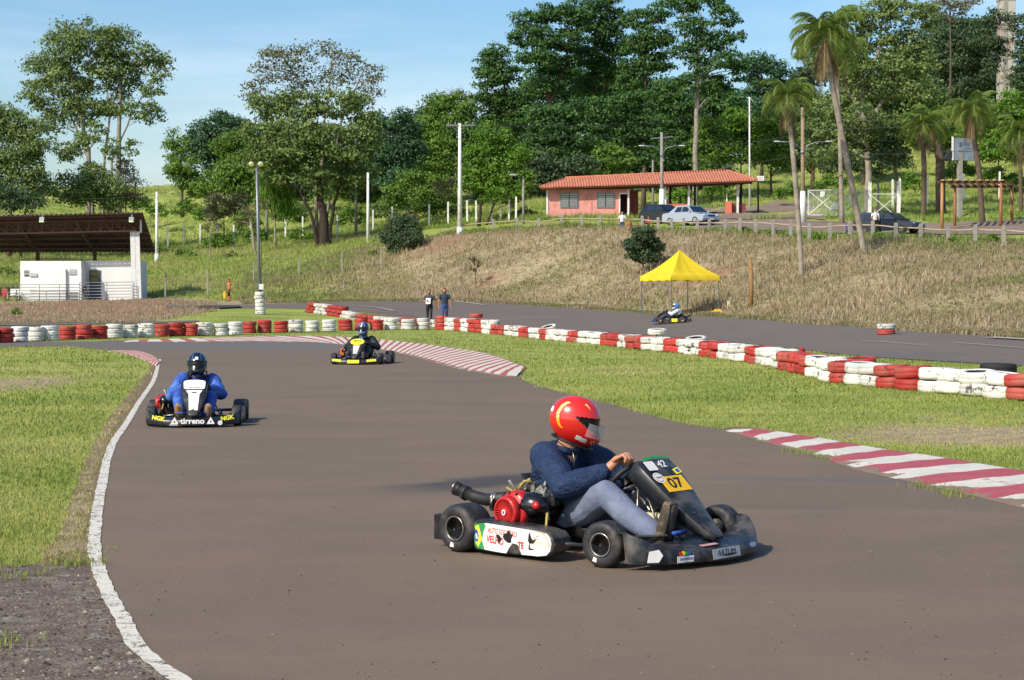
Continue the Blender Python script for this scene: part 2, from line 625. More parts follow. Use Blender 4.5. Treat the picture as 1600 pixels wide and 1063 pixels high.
def strip(name, left, right, mat, h=0.01, n=200, m=8, profile=None, mats=None, stripes=None, parent=None):
    """sheet between two ground lines (lists of xy), draped on the terrain"""
    A, B = even(left, n), even(right, n)
    vs = []; fs = []; mi = []
    for i in range(n):
        for j in range(m + 1):
            p = A[i].lerp(B[i], j / m)
            vs.append((p.x, p.y, gz(p.x, p.y) + h + (profile(j / m) if profile else 0)))
    for i in range(n - 1):
        for j in range(m):
            k = i * (m + 1) + j
            fs.append((k, k + m + 1, k + m + 2, k + 1)); mi.append(stripes(i / (n - 1), j / m) if stripes else 0)
    me = np_mesh(name, np.array(vs), np.array(fs), mi, smooth=True)
    if me.polygons[0].normal.z < 0: me.flip_normals()
    return link(name, me, mats or mat, parent)
# ---------------------------------------------------------------- asphalt
def asphalt(name, c1, c2, c3):
    t = NT(name)
    co = t.coords()
    big = t.noise(0.16, 5, 0.6, co, 0.6); mid = t.noise(1.1, 7, 0.65, co); fine = t.noise(90, 3, 0.7, co); grit = t.noise(420, 2, 0.6, co)
    stre = t.noise(1.0, 5, 0.6, t.coords(scale=(0.35, 0.9, 1)), 0.8)
    c = t.mix(t.gray(big, 0.3, 0.7), lin(c1), lin(c2))
    c = t.mix(t.math('MULTIPLY', t.gray(stre, 0.42, 0.72), 0.5), c, lin(c3))
    c = t.mix(t.math('MULTIPLY', t.gray(mid, 0.40, 0.72), 0.32), c, lin('#544a41'))
    c = t.mix(t.math('MULTIPLY', t.gray(fine, 0.4, 0.65), 0.5), c, lin('#75675a'))
    c = t.mix(t.math('MULTIPLY', t.gray(grit, 0.58, 0.68), 0.5), c, lin('#a59a90'))
    c = t.mix(t.math('MULTIPLY', t.gray(grit, 0.38, 0.28), 0.5), c, lin('#2c2827'))
    # pale chips and stones lying about
    vo = t.n('ShaderNodeTexVoronoi'); vo.inputs['Scale'].default_value = 2.6; t.l(co, vo.inputs['Vector'])
    t.chip = t.math('LESS_THAN', vo.outputs['Distance'], 0.022)
    c = t.mix(t.math('MULTIPLY', t.chip, 0.5), c, lin('#b6aca0'))
    return t, c, co, fine, mid


t, c, co, fine, mid = asphalt('asphalt_track', '#5f5244', '#6a5a49', '#77644f')
sx = t.n('ShaderNodeSeparateXYZ'); t.l(co, sx.inputs[0])
# greyer, newer surfacing on the far bend and repair bands across the near corner
far = t.gray(t.math('ADD', sx.outputs[1], t.math('MULTIPLY', t.noise(0.3, 4, 0.6, co), 8)), 54, 62)
c = t.mix(t.math('MULTIPLY', far, 0.85), c, lin('#625e5b'))
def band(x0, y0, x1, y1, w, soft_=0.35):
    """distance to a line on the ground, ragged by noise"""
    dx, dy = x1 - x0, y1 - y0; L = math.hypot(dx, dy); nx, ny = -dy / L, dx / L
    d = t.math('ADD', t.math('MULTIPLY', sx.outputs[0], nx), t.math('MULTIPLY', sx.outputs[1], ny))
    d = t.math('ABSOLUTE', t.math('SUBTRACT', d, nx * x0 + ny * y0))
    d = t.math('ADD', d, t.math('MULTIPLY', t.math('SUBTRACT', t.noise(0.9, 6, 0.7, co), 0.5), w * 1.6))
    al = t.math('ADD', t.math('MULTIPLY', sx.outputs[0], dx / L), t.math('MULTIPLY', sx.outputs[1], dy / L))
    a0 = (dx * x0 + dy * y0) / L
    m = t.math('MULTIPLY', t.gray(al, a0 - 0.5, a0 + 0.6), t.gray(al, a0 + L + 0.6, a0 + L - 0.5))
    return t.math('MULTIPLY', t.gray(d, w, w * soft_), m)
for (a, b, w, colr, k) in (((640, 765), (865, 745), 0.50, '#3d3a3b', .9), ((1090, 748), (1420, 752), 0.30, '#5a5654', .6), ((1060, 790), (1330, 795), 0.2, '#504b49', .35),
                           ((200, 900), (420, 860), 0.3, '#755f50', .6), 
                           ((330, 575), (520, 590), 0.7, '#706055', .5)):
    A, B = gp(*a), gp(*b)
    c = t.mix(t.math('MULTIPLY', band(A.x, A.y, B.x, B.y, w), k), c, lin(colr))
t.set(c, 0.86, spec=0.3, bump=t.math('ADD', t.math('MULTIPLY', fine, 0.5), mid), bump_dist=0.006, bump_str=0.5)
TRACK_MAT = t.mat
TRACK = [(330, 1115), (275, 1062), (236, 1032), (210, 1012), (187, 962), (168, 930), (154, 896), (149, 880), (147, 863), (149, 827), (153, 792), (160, 756), (167, 720), (178, 691), (197, 663), (219, 627), (240, 595), (249, 566),
         (240, 556), (172, 547), (100, 540.5), (0, 541), (-900, 546), (-900, 541), (0, 535.5), (200, 533), (390, 527), (500, 526), (600, 532), (700, 543), (770, 555), (822, 574), (812, 592), (832, 600),
         (872, 612), (942, 628), (1002, 645), (1062, 661), (1130, 670), (1200, 690), (1280, 712), (1340, 732), (1440, 755), (1600, 792), (1800, 848), (2400, 1040), (3000, 1300)]
pts = [gp(x, y) for x, y in TRACK] + [Vector((9, 1.2, 0)), Vector((-1.6, 1.2, 0))]
bm = bmesh.new()
f = bm.faces.new([bm.verts.new((p.x, p.y, 0.004)) for p in pts])
bmesh.ops.triangulate(bm, faces=[f])
me = bpy.data.meshes.new('race_track'); bm.to_mesh(me); bm.free()
if me.polygons[0].normal.z < 0: me.flip_normals()
tag(link('race_track', me, TRACK_MAT), kind='structure')
g = lambda L: smooth_line([gp(x, y) for x, y in L], 6)

t, c, co, fine, mid = asphalt('asphalt_straight', '#5a5450', '#635b55', '#6d6258')
t.set(c, 0.88, spec=0.3, bump=fine, bump_dist=0.006)
STRAIGHT_MAT = t.mat
BN = [(260, 481), (400, 482), (480, 482.5), (520, 485), (600, 491), (720, 503), (850, 514), (1000, 523), (1200, 541), (1300, 553), (1400, 561), (1600, 573), (2200, 615)]
BF = [(260, 477), (400, 476), (470, 474), (540, 471), (600, 471), (700, 472), (780, 475), (850, 479), (1000, 489), (1200, 501), (1400, 517), (1600, 531), (2200, 580)]
tag(strip('back_straight', g(BN), g(BF), STRAIGHT_MAT, 0.016, 260, 14), kind='structure')
tag(strip('return_road', g([(-600, 514), (0, 509.5), (170, 507), (310, 504)]), g([(-600, 508), (0, 503.5), (170, 501.5), (310, 501.5)]), STRAIGHT_MAT, 0.03, 90, 6), kind='structure')
t, c, co, fine, mid = asphalt('asphalt_road', '#7a6b5d', '#877768', '#8a7a69')
t.set(c, 0.9, spec=0.2)
ROAD_MAT = t.mat
tag(strip('upper_road', g([(1090, 360), (1200, 361), (1300, 365), (1430, 366), (1600, 367), (2200, 372)]), g([(1080, 346), (1200, 344), (1300, 347), (1430, 349), (1530, 346), (1600, 343), (2200, 330)]), ROAD_MAT, 0.05, 160, 10), kind='structure')
tag(strip('gatehouse_road', g([(1040, 346), (1110, 344), (1200, 342), (1290, 345)]), g([(1030, 332), (1110, 326), (1200, 319), (1262, 315)]), ROAD_MAT, 0.06, 60, 10), kind='structure')

# ---------------------------------------------------------------- painted lines
def paint(name, col, wear=0.5, under='#5d5048', sc=5.0, crack=0.0):
    t = NT(name)
    co = t.coords()
    n = t.noise(sc, 7, 0.72, co); n2 = t.noise(sc * 9, 3, 0.7, co)
    c = t.mix(t.math('MULTIPLY', t.gray(n, 0.6, 0.45), 0.5), lin(col), tuple(x * 0.72 for x in lin(col)))
    cr = t.noise(1.0, 3, 0.6, t.coords(scale=(3.0, 17.0, 1)), 0.4)
    ck = t.math('LESS_THAN', t.math('ABSOLUTE', t.math('SUBTRACT', cr, 0.5)), crack) if crack else None
    w = t.gray(t.math('ADD', t.math('MULTIPLY', n, 0.7), t.math('MULTIPLY', n2, 0.3)), 0.66 - wear * 0.2, 0.70 - wear * 0.16)
    c = t.mix(w, c, lin(under))
    if ck is not None: c = t.mix(t.math('MULTIPLY', ck, .85), c, lin('#6a6056'))
    t.set(c, 0.8, spec=0.25, bump=n2, bump_dist=0.004)
    return t.mat


def line_strip(name, pts, w, mat, h=0.008, n=200, m=2, wob=0.0):
    L = even(g(pts), n); A = []; B = []
    for i, p in enumerate(L):
        d = (L[min(i + 1, n - 1)] - L[max(i - 1, 0)]).normalized()
        q = Vector((-d.y, d.x))
        A.append(p + q * (w / 2 + random.uniform(-wob, wob))); B.append(p - q * (w / 2 + random.uniform(-wob, wob)))
    o = strip(name, A, B, mat, h, n, m)
    return tag(o, kind='structure')


WHITE_LINE = paint('white_line_paint', '#d8d3c6', 0.70, sc=9, crack=0.010)
# crazed paint: thin cracks across the line
EDGE = [(250, 562), (247, 570), (240, 595), (219, 627), (197, 663), (178, 691), (167, 720), (160, 756), (153, 792), (149, 827), (147.5, 863), (150, 880), (156, 896), (169, 930), (187, 960), (199, 985), (212, 1010), (236, 1032), (275, 1060), (330, 1097), (420, 1150)]
line_strip('edge_line', EDGE, 0.078, WHITE_LINE, 0.009, 420, 2, 0.006)
LINE2 = paint('thin_line_paint', '#b5b0a6', 0.6)
line_strip('lane_line', [(768, 501), (820, 499), (882, 496.6)], 0.10, LINE2, 0.05, 60)
line_strip('lane_line', [(1492, 537.5), (1545, 541.5), (1602, 546), (1700, 553)], 0.08, LINE2, 0.05, 60)
line_strip('lane_line', [(1345, 534), (1400, 538), (1450, 542)], 0.05, LINE2, 0.05, 60)
line_strip('lane_line', [(690, 471.8), (720, 473), (757, 477.5)], 0.22, LINE2, 0.05, 60)
line_strip('lane_line', [(560, 479.5), (590, 482), (616, 487)], 0.30, paint('faded_edge_paint', '#a9978a', 0.5), 0.05, 60)
line_strip('concrete_edge', [(1548, 529.5), (1602, 532.5), (1700, 539)], 0.5, M('concrete_slab', '#a39a8e', rough=0.9), 0.06, 40)

tag(strip('painted_shadow_patch', g([(308, 482.5), (340, 483.5), (378, 481.8)]), g([(312, 480.2), (340, 479.2), (374, 479.8)]), M('shadow_dark', '#2b2a2b', rough=.9), 0.08, 40, 6), kind='structure')  # dark oval sheet on the ground, standing in for a cast shadow
# ---------------------------------------------------------------- kerbs
K_RED = paint('kerb_red', '#a9525a', 0.5, '#7a5a50', 2.2); K_WHITE = paint('kerb_white', '#cdc8bc', 0.48, '#8a7668', 2.2)
K_RED2 = paint('kerb_red_faded', '#a85a55', 0.5, '#a08878', 3.0)
K_WHITE2 = paint('kerb_white_faded', '#cdc5b8', 0.42, '#a58c7c', 3.0)


K_DIRT = paint('dirt_over_kerb', '#85725f', 0.4, '#6a5c4e', 4.0)


def kerb(name, lo, hi, mats, period, skew, h=0.05, n=700, m=10, whitefrac=0.5, edge=0.0):
    A = even(g(lo), n); H_ = even(g(hi), 1500); B = []
    L = arcpos(A)[-1]
    hx_ = np.array([p.x for p in H_]); hy_ = np.array([p.y for p in H_])
    for i in range(n):
        d = (A[min(i + 1, n - 1)] - A[max(i - 1, 0)]).normalized()
        rx_, ry_ = hx_ - A[i].x, hy_ - A[i].y
        k = int(np.argmin(np.abs(rx_ * d.x + ry_ * d.y) + 0.02 * np.hypot(rx_, ry_)))
        B.append(H_[k])
    B = [sum((B[max(0, min(n - 1, i + q))] for q in range(-6, 7)), Vector((0, 0))) / 13 for i in range(n)]
    prof = lambda v: h * (min(1, v * 5) * 0.8 + 0.2 * math.sin(v * PI)) if v < 0.93 else h * (1 - v) / 0.07 * 0.8
    rk = np.random.default_rng(3); wob = np.interp(np.linspace(0, 1, n), np.linspace(0, 1, int(L * 5) + 2), rk.uniform(0, 1, int(L * 5) + 2))
    def st(s, v):
        k = int(s * (n - 1))
        if v < edge * max(0, wob[k] - .25) * 1.5: return 2
        return 1 if ((s * L + skew * v + .02 * math.sin(v * 23 + s * 90)) / period) % 1.0 < whitefrac else 0
    return tag(strip(name, A, B, None, 0.006, n, m, prof, mats, st), kind='structure')


kerb('kerb', [(1133, 674), (1200, 693), (1280, 715), (1340, 736), (1440, 758), (1600, 796), (1800, 850)], [(1152, 667), (1230, 678), (1300, 689), (1380, 703), (1480, 717), (1600, 737), (1800, 770), (2300, 850)], [K_RED, K_WHITE, K_DIRT], 1.04, 0.78, 0.018, 1500, 26, 0.5, 0.16)
kerb('kerb', [(192, 534.8), (300, 534.8), (380, 534), (450, 534.5), (500, 536), (545, 541), (620, 552), (700, 573), (770, 587), (806, 590)], [(192, 533.2), (300, 529.5), (400, 526.4), (500, 525.7), (600, 531.5), (700, 543), (765, 554), (823, 575)], [K_RED2, K_WHITE2, K_DIRT], 0.86, 0.5, 0.03, 1600, 14, 0.58, 0.06)
kerb('kerb', [(168, 549.5), (200, 555), (225, 564), (244, 573)], [(178, 547.2), (215, 548.5), (240, 556), (251, 566)], [K_RED2, K_WHITE2], 0.9, 0.3, 0.025, 120, 8, 0.35)

# ---------------------------------------------------------------- grass
def blades(name, P, H, W, lean, tint, mat, per=1, spread_=0.0, seed=0):
    """P n x 3 roots; every root carries `per` blades: thin pointed quads"""
    r = np.random.default_rng(seed)
    n = len(P) * per
    R = np.repeat(P, per, 0); h = np.repeat(H, per) * r.uniform(0.6, 1.2, n); w = np.repeat(W, per) * r.uniform(0.7, 1.3, n)
    if spread_: R = R + np.stack([r.normal(0, 1, n) * np.repeat(H, per) * spread_, r.normal(0, 1, n) * np.repeat(H, per) * spread_, np.zeros(n)], 1)
    a = r.uniform(0, 2 * PI, n); b = r.uniform(0, 2 * PI, n); ln = r.uniform(0.1, 1.0, n) * lean
    side = np.stack([np.cos(a), np.sin(a), np.zeros(n)], 1) * w[:, None] * 0.5
    out = np.stack([np.cos(b), np.sin(b), np.zeros(n)], 1)
    tip = R + out * (ln * h)[:, None] + np.array([0, 0, 1.0]) * (h * np.sqrt(np.clip(1 - (ln * 0.8) ** 2, 0.1, 1)))[:, None]
    mid = R + out * (ln * h * 0.3)[:, None] + np.array([0, 0, 1.0]) * (h * 0.55)[:, None]
    v = np.stack([R - side, R + side, mid + side * 0.7, tip, mid - side * 0.7], 1).reshape(-1, 3)
    k = np.arange(n)[:, None] * 5
    fa = np.concatenate([k + np.array([[0, 1, 2, 4]])], 0)
    fb = np.concatenate([k + np.array([[4, 2, 3, 3]])], 0)
    me = bpy.data.meshes.new(name)
    tri = np.concatenate([k + np.array([[0, 1, 2]]), k + np.array([[0, 2, 4]]), k + np.array([[4, 2, 3]])], 0)
    me = np_mesh(name, v, tri)
    tn = np.repeat(np.repeat(tint, per) + r.normal(0, 0.09, n), 5)
    ca = me.attributes.new('tint', 'FLOAT', 'POINT')
    ca.data.foreach_set('value', np.clip(tn, 0, 1).astype(np.float32))
    return tag(link(name, me, mat), kind='stuff')


def leafmat(name, stops, rough=0.55, trans=0.35, spec=0.25):
    t = NT(name)
    a = t.attr('tint')
    c = t.ramp(a.outputs['Fac'], [(p, lin(h) if isinstance(h, str) else h) for p, h in stops])
    t.set(c, rough, spec=spec)
    tr = t.n('ShaderNodeBsdfTranslucent'); t.l(c, tr.inputs[0])
    mx = t.n('ShaderNodeMixShader'); mx.inputs[0].default_value = trans
    t.l(t.b.outputs[0], mx.inputs[1]); t.l(tr.outputs[0], mx.inputs[2]); t.l(mx.outputs[0], t.out.inputs['Surface'])
    return t.mat


GRASS_MAT = leafmat('lawn_blades', [(0.0, '#54692a'), (0.35, '#748438'), (0.6, '#939a50'), (0.85, '#b0a66c'), (1.0, '#b8ac7e')], 0.6, 0.3)
TALL_MAT = leafmat('tall_grass_blades', [(0.0, '#52702c'), (0.35, '#748c3c'), (0.6, '#929e52'), (0.8, '#a59f6a'), (1.0, '#ae9f7a')], 0.6, 0.3)
DRYG_MAT = leafmat('dry_bank_blades', [(0.0, '#67763c'), (0.25, '#867f5a'), (0.5, '#9a8b70'), (0.75, '#ae9c80'), (1.0, '#c2b296')], 0.7, 0.2, 0.1)
# lookup of the ground weights on the fan grid
def wgrid(A, x, y):
    px = 800 + x / y * math.cos(PITCH) * FPX
    iu = np.clip(np.searchsorted(upx, px) - 1, 0, nu - 2)
    return iu, A


def sample_fan(n, px0, px1, k0, k1, seed):
    """random ground points: uniform over azimuth and over profile rows k0..k1; returns pts and surface weights"""
    r = np.random.default_rng(seed)
    px = r.uniform(px0, px1, n); tt = r.uniform(k0, k1, n)
    fu = np.interp(px, upx, np.arange(nu)); ft = np.interp(tt, tv, np.arange(nt))
    i = np.clip(fu.astype(int), 0, nu - 2); j = np.clip(ft.astype(int), 0, nt - 2); a = fu - i; b = ft - j
    def s(A): return (A[i, j] * (1 - a) * (1 - b) + A[i + 1, j] * a * (1 - b) + A[i, j + 1] * (1 - a) * b + A[i + 1, j + 1] * a * b)
    P = np.stack([s(XG), s(YG), s(ZG)], 1)
    global LAST_T; LAST_T = tt
    return P, s(green), s(dry), s(dirt), s(gravel), r


def sample_near(n, Y0, Y1, seed, power=2.0):
    r = np.random.default_rng(seed)
    u = r.uniform(0, 1, n)
    Y = 1 / (1 / Y0 + u * (1 / Y1 - 1 / Y0))          # density ~ 1/Y^2
    px = np.where(r.uniform(0, 1, n) < .16, np.where(r.uniform(0, 1, n) < .6, r.uniform(-900, -120, n), r.uniform(1720, 2200, n)), r.uniform(-120, 1720, n))
    x = (px - 800) / FPX * Y / math.cos(PITCH)
    fu = np.interp(px, upx, np.arange(nu)); i = np.clip(fu.astype(int), 0, nu - 2); a = fu - i
    # row lookup per column through the profile
    Yc = YG[i] * (1 - a)[:, None] + YG[i + 1] * a[:, None]
    j = np.array([np.searchsorted(Yc[q], Y[q]) - 1 for q in range(n)]); j = np.clip(j, 0, nt - 2)
    b = (Y - Yc[np.arange(n), j]) / np.maximum(1e-6, Yc[np.arange(n), j + 1] - Yc[np.arange(n), j]); b = np.clip(b, 0, 1)
    def s(A): return (A[i, j] * (1 - a) * (1 - b) + A[i + 1, j] * a * (1 - b) + A[i, j + 1] * (1 - a) * b + A[i + 1, j + 1] * a * b)
    return np.stack([x, Y, s(ZG)], 1), s(green), s(dry), s(dirt), s(gravel), r


ROADS = [[tuple(gp(x, y).xy) for x, y in poly] for poly in (BN + BF[::-1], [(-600, 514), (0, 509.5), (170, 507), (310, 504), (310, 501.5), (170, 501.5), (0, 503.5), (-600, 508)],
                                                    [(1090, 360), (1200, 361), (1300, 365), (1430, 366), (1600, 367), (2200, 372), (2200, 330), (1600, 343), (1530, 346), (1430, 349), (1300, 347), (1200, 344), (1080, 346)],
                                                    [(1040, 346), (1110, 344), (1200, 342), (1290, 345), (1262, 315), (1200, 319), (1110, 326), (1030, 332)])]
def offroad(P):
    m = np.ones(len(P), bool)
    for q in ROADS: m &= ~inpoly(P[:, 0], P[:, 1], q)
    return m


P, gw, dw, ew, vw, r = sample_near(480000, 7.2, 95, 5)
patch = fbm(P[:, 0], P[:, 1], 1.4, 4, 31) * 0.12 + fbm(P[:, 0], P[:, 1], 0.35, 3, 32) * 0.12
keep = offroad(P) & (r.uniform(0, 1, len(P)) < np.clip(gw * 1.1 + dw * 0.35 + patch, 0, 1)) & ((gw + dw) > 0.3) & (r.uniform(0, 1, len(P)) > dw * 0.6)
P, gw, dw, patch = P[keep], gw[keep], dw[keep], patch[keep]
Y = P[:, 1]
h = np.clip(0.022 + 0.0009 * Y, 0.025, 0.075) * r.uniform(0.6, 1.3, len(P)) * (1 - 0.45 * dw)
blades('grass', P, h, np.clip(Y * 0.00055, 0.004, 0.03), 0.75, np.clip(0.47 + patch * 1.2 + dw * 0.45, 0, 1), GRASS_MAT, 1, 0, 6)
# tufts rooted where the kerb meets the track
KP = []
for qx, qy, k in ((1255, 710, 40), (1290, 718, 30), (1240, 706, 30), (1440, 762, 40), (1475, 772, 50), (1500, 778, 30), (1180, 690, 16), (140, 884, 30), (110, 882, 40), (20, 905, 26), (8, 1008, 30), (75, 900, 10)):
    c_ = gp(qx, qy)
    for _ in range(k): KP.append((c_.x + random.gauss(0, .07), c_.y + random.gauss(0, .10), .006))
KP = np.array(KP)
blades('kerb_weeds', KP, np.full(len(KP), .05), np.full(len(KP), .006), 0.9, np.full(len(KP), .45), GRASS_MAT, 2, .2, 7)
# dry bank and verge along the straight
P, gw, dw, ew, vw, r = sample_fan(52000, 380, 1720, 3.02, 5.08, 8)
keep = offroad(P) & (r.uniform(0, 1, len(P)) < np.clip(dw + gw - ew * 1.2, 0, 1))
Y_t = LAST_T[keep]; P, gw, dw = P[keep], gw[keep], dw[keep]
n1 = fbm(P[:, 0], P[:, 1], 0.5, 3, 41)
blades('dry_grass', P, np.where(Y_t < 4.05, .45, 1.0) * r.uniform(0.14, 0.40, len(P)) * (1 + 0.5 * n1), np.full(len(P), 0.045), 0.95, np.clip(0.50 - gw * 0.42 + 0.2 * n1 + r.normal(0, .12, len(P)), 0, 1), DRYG_MAT, 4, 0.7, 9)
# left slope, plateau and hillside
P, gw, dw, ew, vw, r = sample_fan(27000, -500, 640, 4.0, 6.9, 10)
n1 = fbm(P[:, 0], P[:, 1], 0.3, 3, 42)
blades('tall_grass', P, r.uniform(0.2, 0.5, len(P)) * (1 + 0.35 * n1), np.full(len(P), 0.045), 0.8, np.clip(0.48 + 0.16 * n1 + dw * 0.4, 0, 1), TALL_MAT, 5, 0.5, 12)
P, gw, dw, ew, vw, r = sample_fan(32000, -500, 2100, 6.4, 8.6, 13)
k_ = offroad(P); P, dw = P[k_], dw[k_]
n1 = fbm(P[:, 0], P[:, 1], 0.2, 3, 43)
blades('tall_grass', P, r.uniform(0.25, 0.6, len(P)) * (1 + 0.4 * n1), np.full(len(P), 0.06), 0.8, np.clip(0.42 + 0.14 * n1, 0, 1), TALL_MAT, 5, 0.5, 14)
# weeds at the rail on top of the bank
P, gw, dw, ew, vw, r = sample_fan(3000, 700, 1720, 4.93, 5.22, 15)
n1 = fbm(P[:, 0], P[:, 1], 1.1, 3, 44)
kp = (n1 > 0.0) & offroad(P)
P = P[kp]; n1 = n1[kp]
blades('verge_weeds', P, r.uniform(0.2, 0.55, len(P)) * (0.7 + 0.4 * n1), np.full(len(P), 0.06), 0.8, np.clip(0.36 + 0.1 * n1, 0, 1), TALL_MAT, 6, 0.5, 16)
# spoil and forecourt litter
P, gw, dw, ew, vw, r = sample_fan(5000, -60, 340, 2.5, 4.0, 17)
blades('dry_weeds', P, r.uniform(0.06, 0.2, len(P)), np.full(len(P), 0.03), 0.95, np.clip(0.55 + r.normal(0, .15, len(P)), 0, 1), DRYG_MAT, 4, 0.8, 18)
# ---------------------------------------------------------------- loose stones
def stones(name, P, S, mat, seed):
    r = np.random.default_rng(seed); n = len(P)
    o = np.array([(1, 0, 0), (0, 1, 0), (-1, 0, 0), (0, -1, 0), (0, 0, 1), (0, 0, -1)], float)
    v = o[None] * r.uniform(.6, 1.2, (n, 6, 1)) * S[:, None, None] * np.array([1, 1, .6])
    a = r.uniform(0, 6.28, n); ca, sa = np.cos(a)[:, None], np.sin(a)[:, None]
    v = np.stack([v[..., 0] * ca - v[..., 1] * sa, v[..., 0] * sa + v[..., 1] * ca, v[..., 2]], -1) + P[:, None, :]
    f = np.array([(0, 1, 4), (1, 2, 4), (2, 3, 4), (3, 0, 4), (1, 0, 5), (2, 1, 5), (3, 2, 5), (0, 3, 5)])
    me = np_mesh(name, v.reshape(-1, 3), (np.arange(n)[:, None, None] * 6 + f[None]).reshape(-1, 3))
    at2 = me.attributes.new('tint', 'FLOAT', 'POINT'); at2.data.foreach_set('value', np.repeat(r.uniform(0, 1, n), 6).astype(np.float32))
    return tag(link(name, me, mat), kind='stuff')


t = NT('mixed_stones'); a_ = t.attr('tint'); t.set(t.ramp(a_.outputs['Fac'], [(0, lin('#2e2824')), (.5, lin('#5a5148')), (.85, lin('#75695d')), (1, lin('#968c80'))]), .9, spec=.2)
r = np.random.default_rng(77)
P, gw, dw, ew, vw, r = sample_near(26000, 7.0, 12.5, 78)
kp = (vw > .45) | ((dw + ew > .5) & (r.uniform(0, 1, len(P)) < .25))
P = P[kp & (P[:, 0] < 0)]
stones('gravel', P, r.lognormal(-5.0, .5, len(P)).clip(.002, .022), t.mat, 79)
n = 1500
Y = 1 / (1 / 7.2 + r.uniform(0, 1, n) * (1 / 40 - 1 / 7.2)); px = r.uniform(60, 1600, n); x = (px - 800) / FPX * Y
tk = inpoly(x, Y, [tuple(gp(q, w).xy) for q, w in TRACK])
P = np.stack([x, Y, np.full(n, .006)], 1)[tk][::2]
stones('track_grit', P, r.lognormal(-5.5, .4, len(P)).clip(.0015, .009), t.mat, 80)
# ---------------------------------------------------------------- tyre barriers
def tyre_mesh(seed, r=0.31, h=0.185):
    rr = random.Random(seed)
    n = 40
    prof = [(0.185, -0.42), (0.24, -0.5), (0.285, -0.46), (0.303, -0.36), (0.31, -0.2), (0.312, -0.06), (0.303, 0.0), (0.312, 0.06), (0.31, 0.2), (0.303, 0.36), (0.285, 0.46), (0.24, 0.5), (0.185, 0.42), (0.178, 0.25), (0.2, 0.15), (0.2, -0.15), (0.178, -0.25)]
    rings = []
    e1, e2, p1, p2 = rr.uniform(0.0, 0.035), rr.uniform(0, 0.02), rr.uniform(0, 6), rr.uniform(0, 6)
    sag = rr.uniform(-0.03, 0.03)
    for q, z in prof:
        ring = []
        for j in range(n):
            a = 2 * PI * j / n
            k = 1 + e1 * math.cos(2 * a + p1) + e2 * math.cos(3 * a + p2)
            R = q / 0.31 * r * k
            ring.append(Vector((R * math.cos(a), R * math.sin(a), h / 2 + z * h * (1 + sag * math.cos(a + p2)))))
        rings.append(ring)
    mb = MB(); mb.loft(rings, 0, cap=False, closed=True)
    mb.m = [1 if (k // n) in (12, 13, 14, 15, 16) else 0 for k in range(len(mb.f))]
    return mb.mesh('tyre')


def tyre_paint(name, col, chip, wear):
    t = NT(name)
    oi = t.n('ShaderNodeObjectInfo')
    co = t.coords()
    ad = t.n('ShaderNodeVectorMath'); ad.operation = 'ADD'
    sc = t.n('ShaderNodeVectorMath'); sc.operation = 'SCALE'; cb = t.n('ShaderNodeCombineXYZ')
    for i in range(3): t.l(oi.outputs['Random'], cb.inputs[i])
    t.l(cb.outputs[0], sc.inputs[0]); sc.inputs['Scale'].default_value = 40
    t.l(co, ad.inputs[0]); t.l(sc.outputs[0], ad.inputs[1])
    n = t.noise(5.5, 8, 0.75, ad.outputs[0]); n2 = t.noise(2.0, 4, 0.6, ad.outputs[0]); n3 = t.noise(30, 3, 0.6, ad.outputs[0])
    a = lin(col)
    v = t.gray(oi.outputs['Random'], 0, 1)
    c = t.mix(v, tuple(x * 0.80 for x in a), tuple(min(1, x * 1.12) for x in a))
    c = t.mix(t.math('MULTIPLY', t.gray(n2, 0.42, 0.7), 0.35), c, lin('#8a7a68'))
    c = t.mix(t.gray(t.math('ADD', n, t.math('MULTIPLY', n3, 0.12)), 0.80 - wear, 0.82 - wear), c, lin(chip))
    t.set(c, 0.62, spec=0.3, bump=n3, bump_dist=0.006)
    return t.mat


T_WHITE = tyre_paint('white_tyre_paint', '#d0cfc8', '#4d4842', 0.165)
T_RED = tyre_paint('red_tyre_paint', '#a8332e', '#4d2c28', 0.15)
T_BLACK = M('bare_tyre_rubber', '#1d1d1e', rough=0.8, bump=0.01)
TYMESH = {}
for key, m in (('W', T_WHITE), ('R', T_RED), ('B', T_BLACK)):
    TYMESH[key] = []
    for k in range(4):
        me = tyre_mesh(k * 7 + 1); me.materials.append(m); me.materials.append(T_BLACK); TYMESH[key].append(me)
CN = {'W': 'white', 'R': 'red', 'B': 'black'}


def put_tyre(loc, key, label, group, s=1.0, sh=1.0, tilt=None):
    o = bpy.data.objects.new('tyre', random.choice(TYMESH[key]))
    COL.objects.link(o)
    o.location = loc
    o.scale = (s, s, sh)
    o.rotation_euler = tilt if tilt else (random.uniform(-.02, .02), random.uniform(-.02, .02), random.uniform(0, 6.28))
    return tag(o, label, 'tyre', group)


def nth(n): return f"{n}{'th' if 10 <= n % 100 <= 20 else {1: 'st', 2: 'nd', 3: 'rd'}.get(n % 10, 'th')}"


LV = {3: ('bottom', 'middle', 'top'), 2: ('lower', 'upper'), 4: ('bottom', 'second', 'third', 'top'), 1: ('single',)}
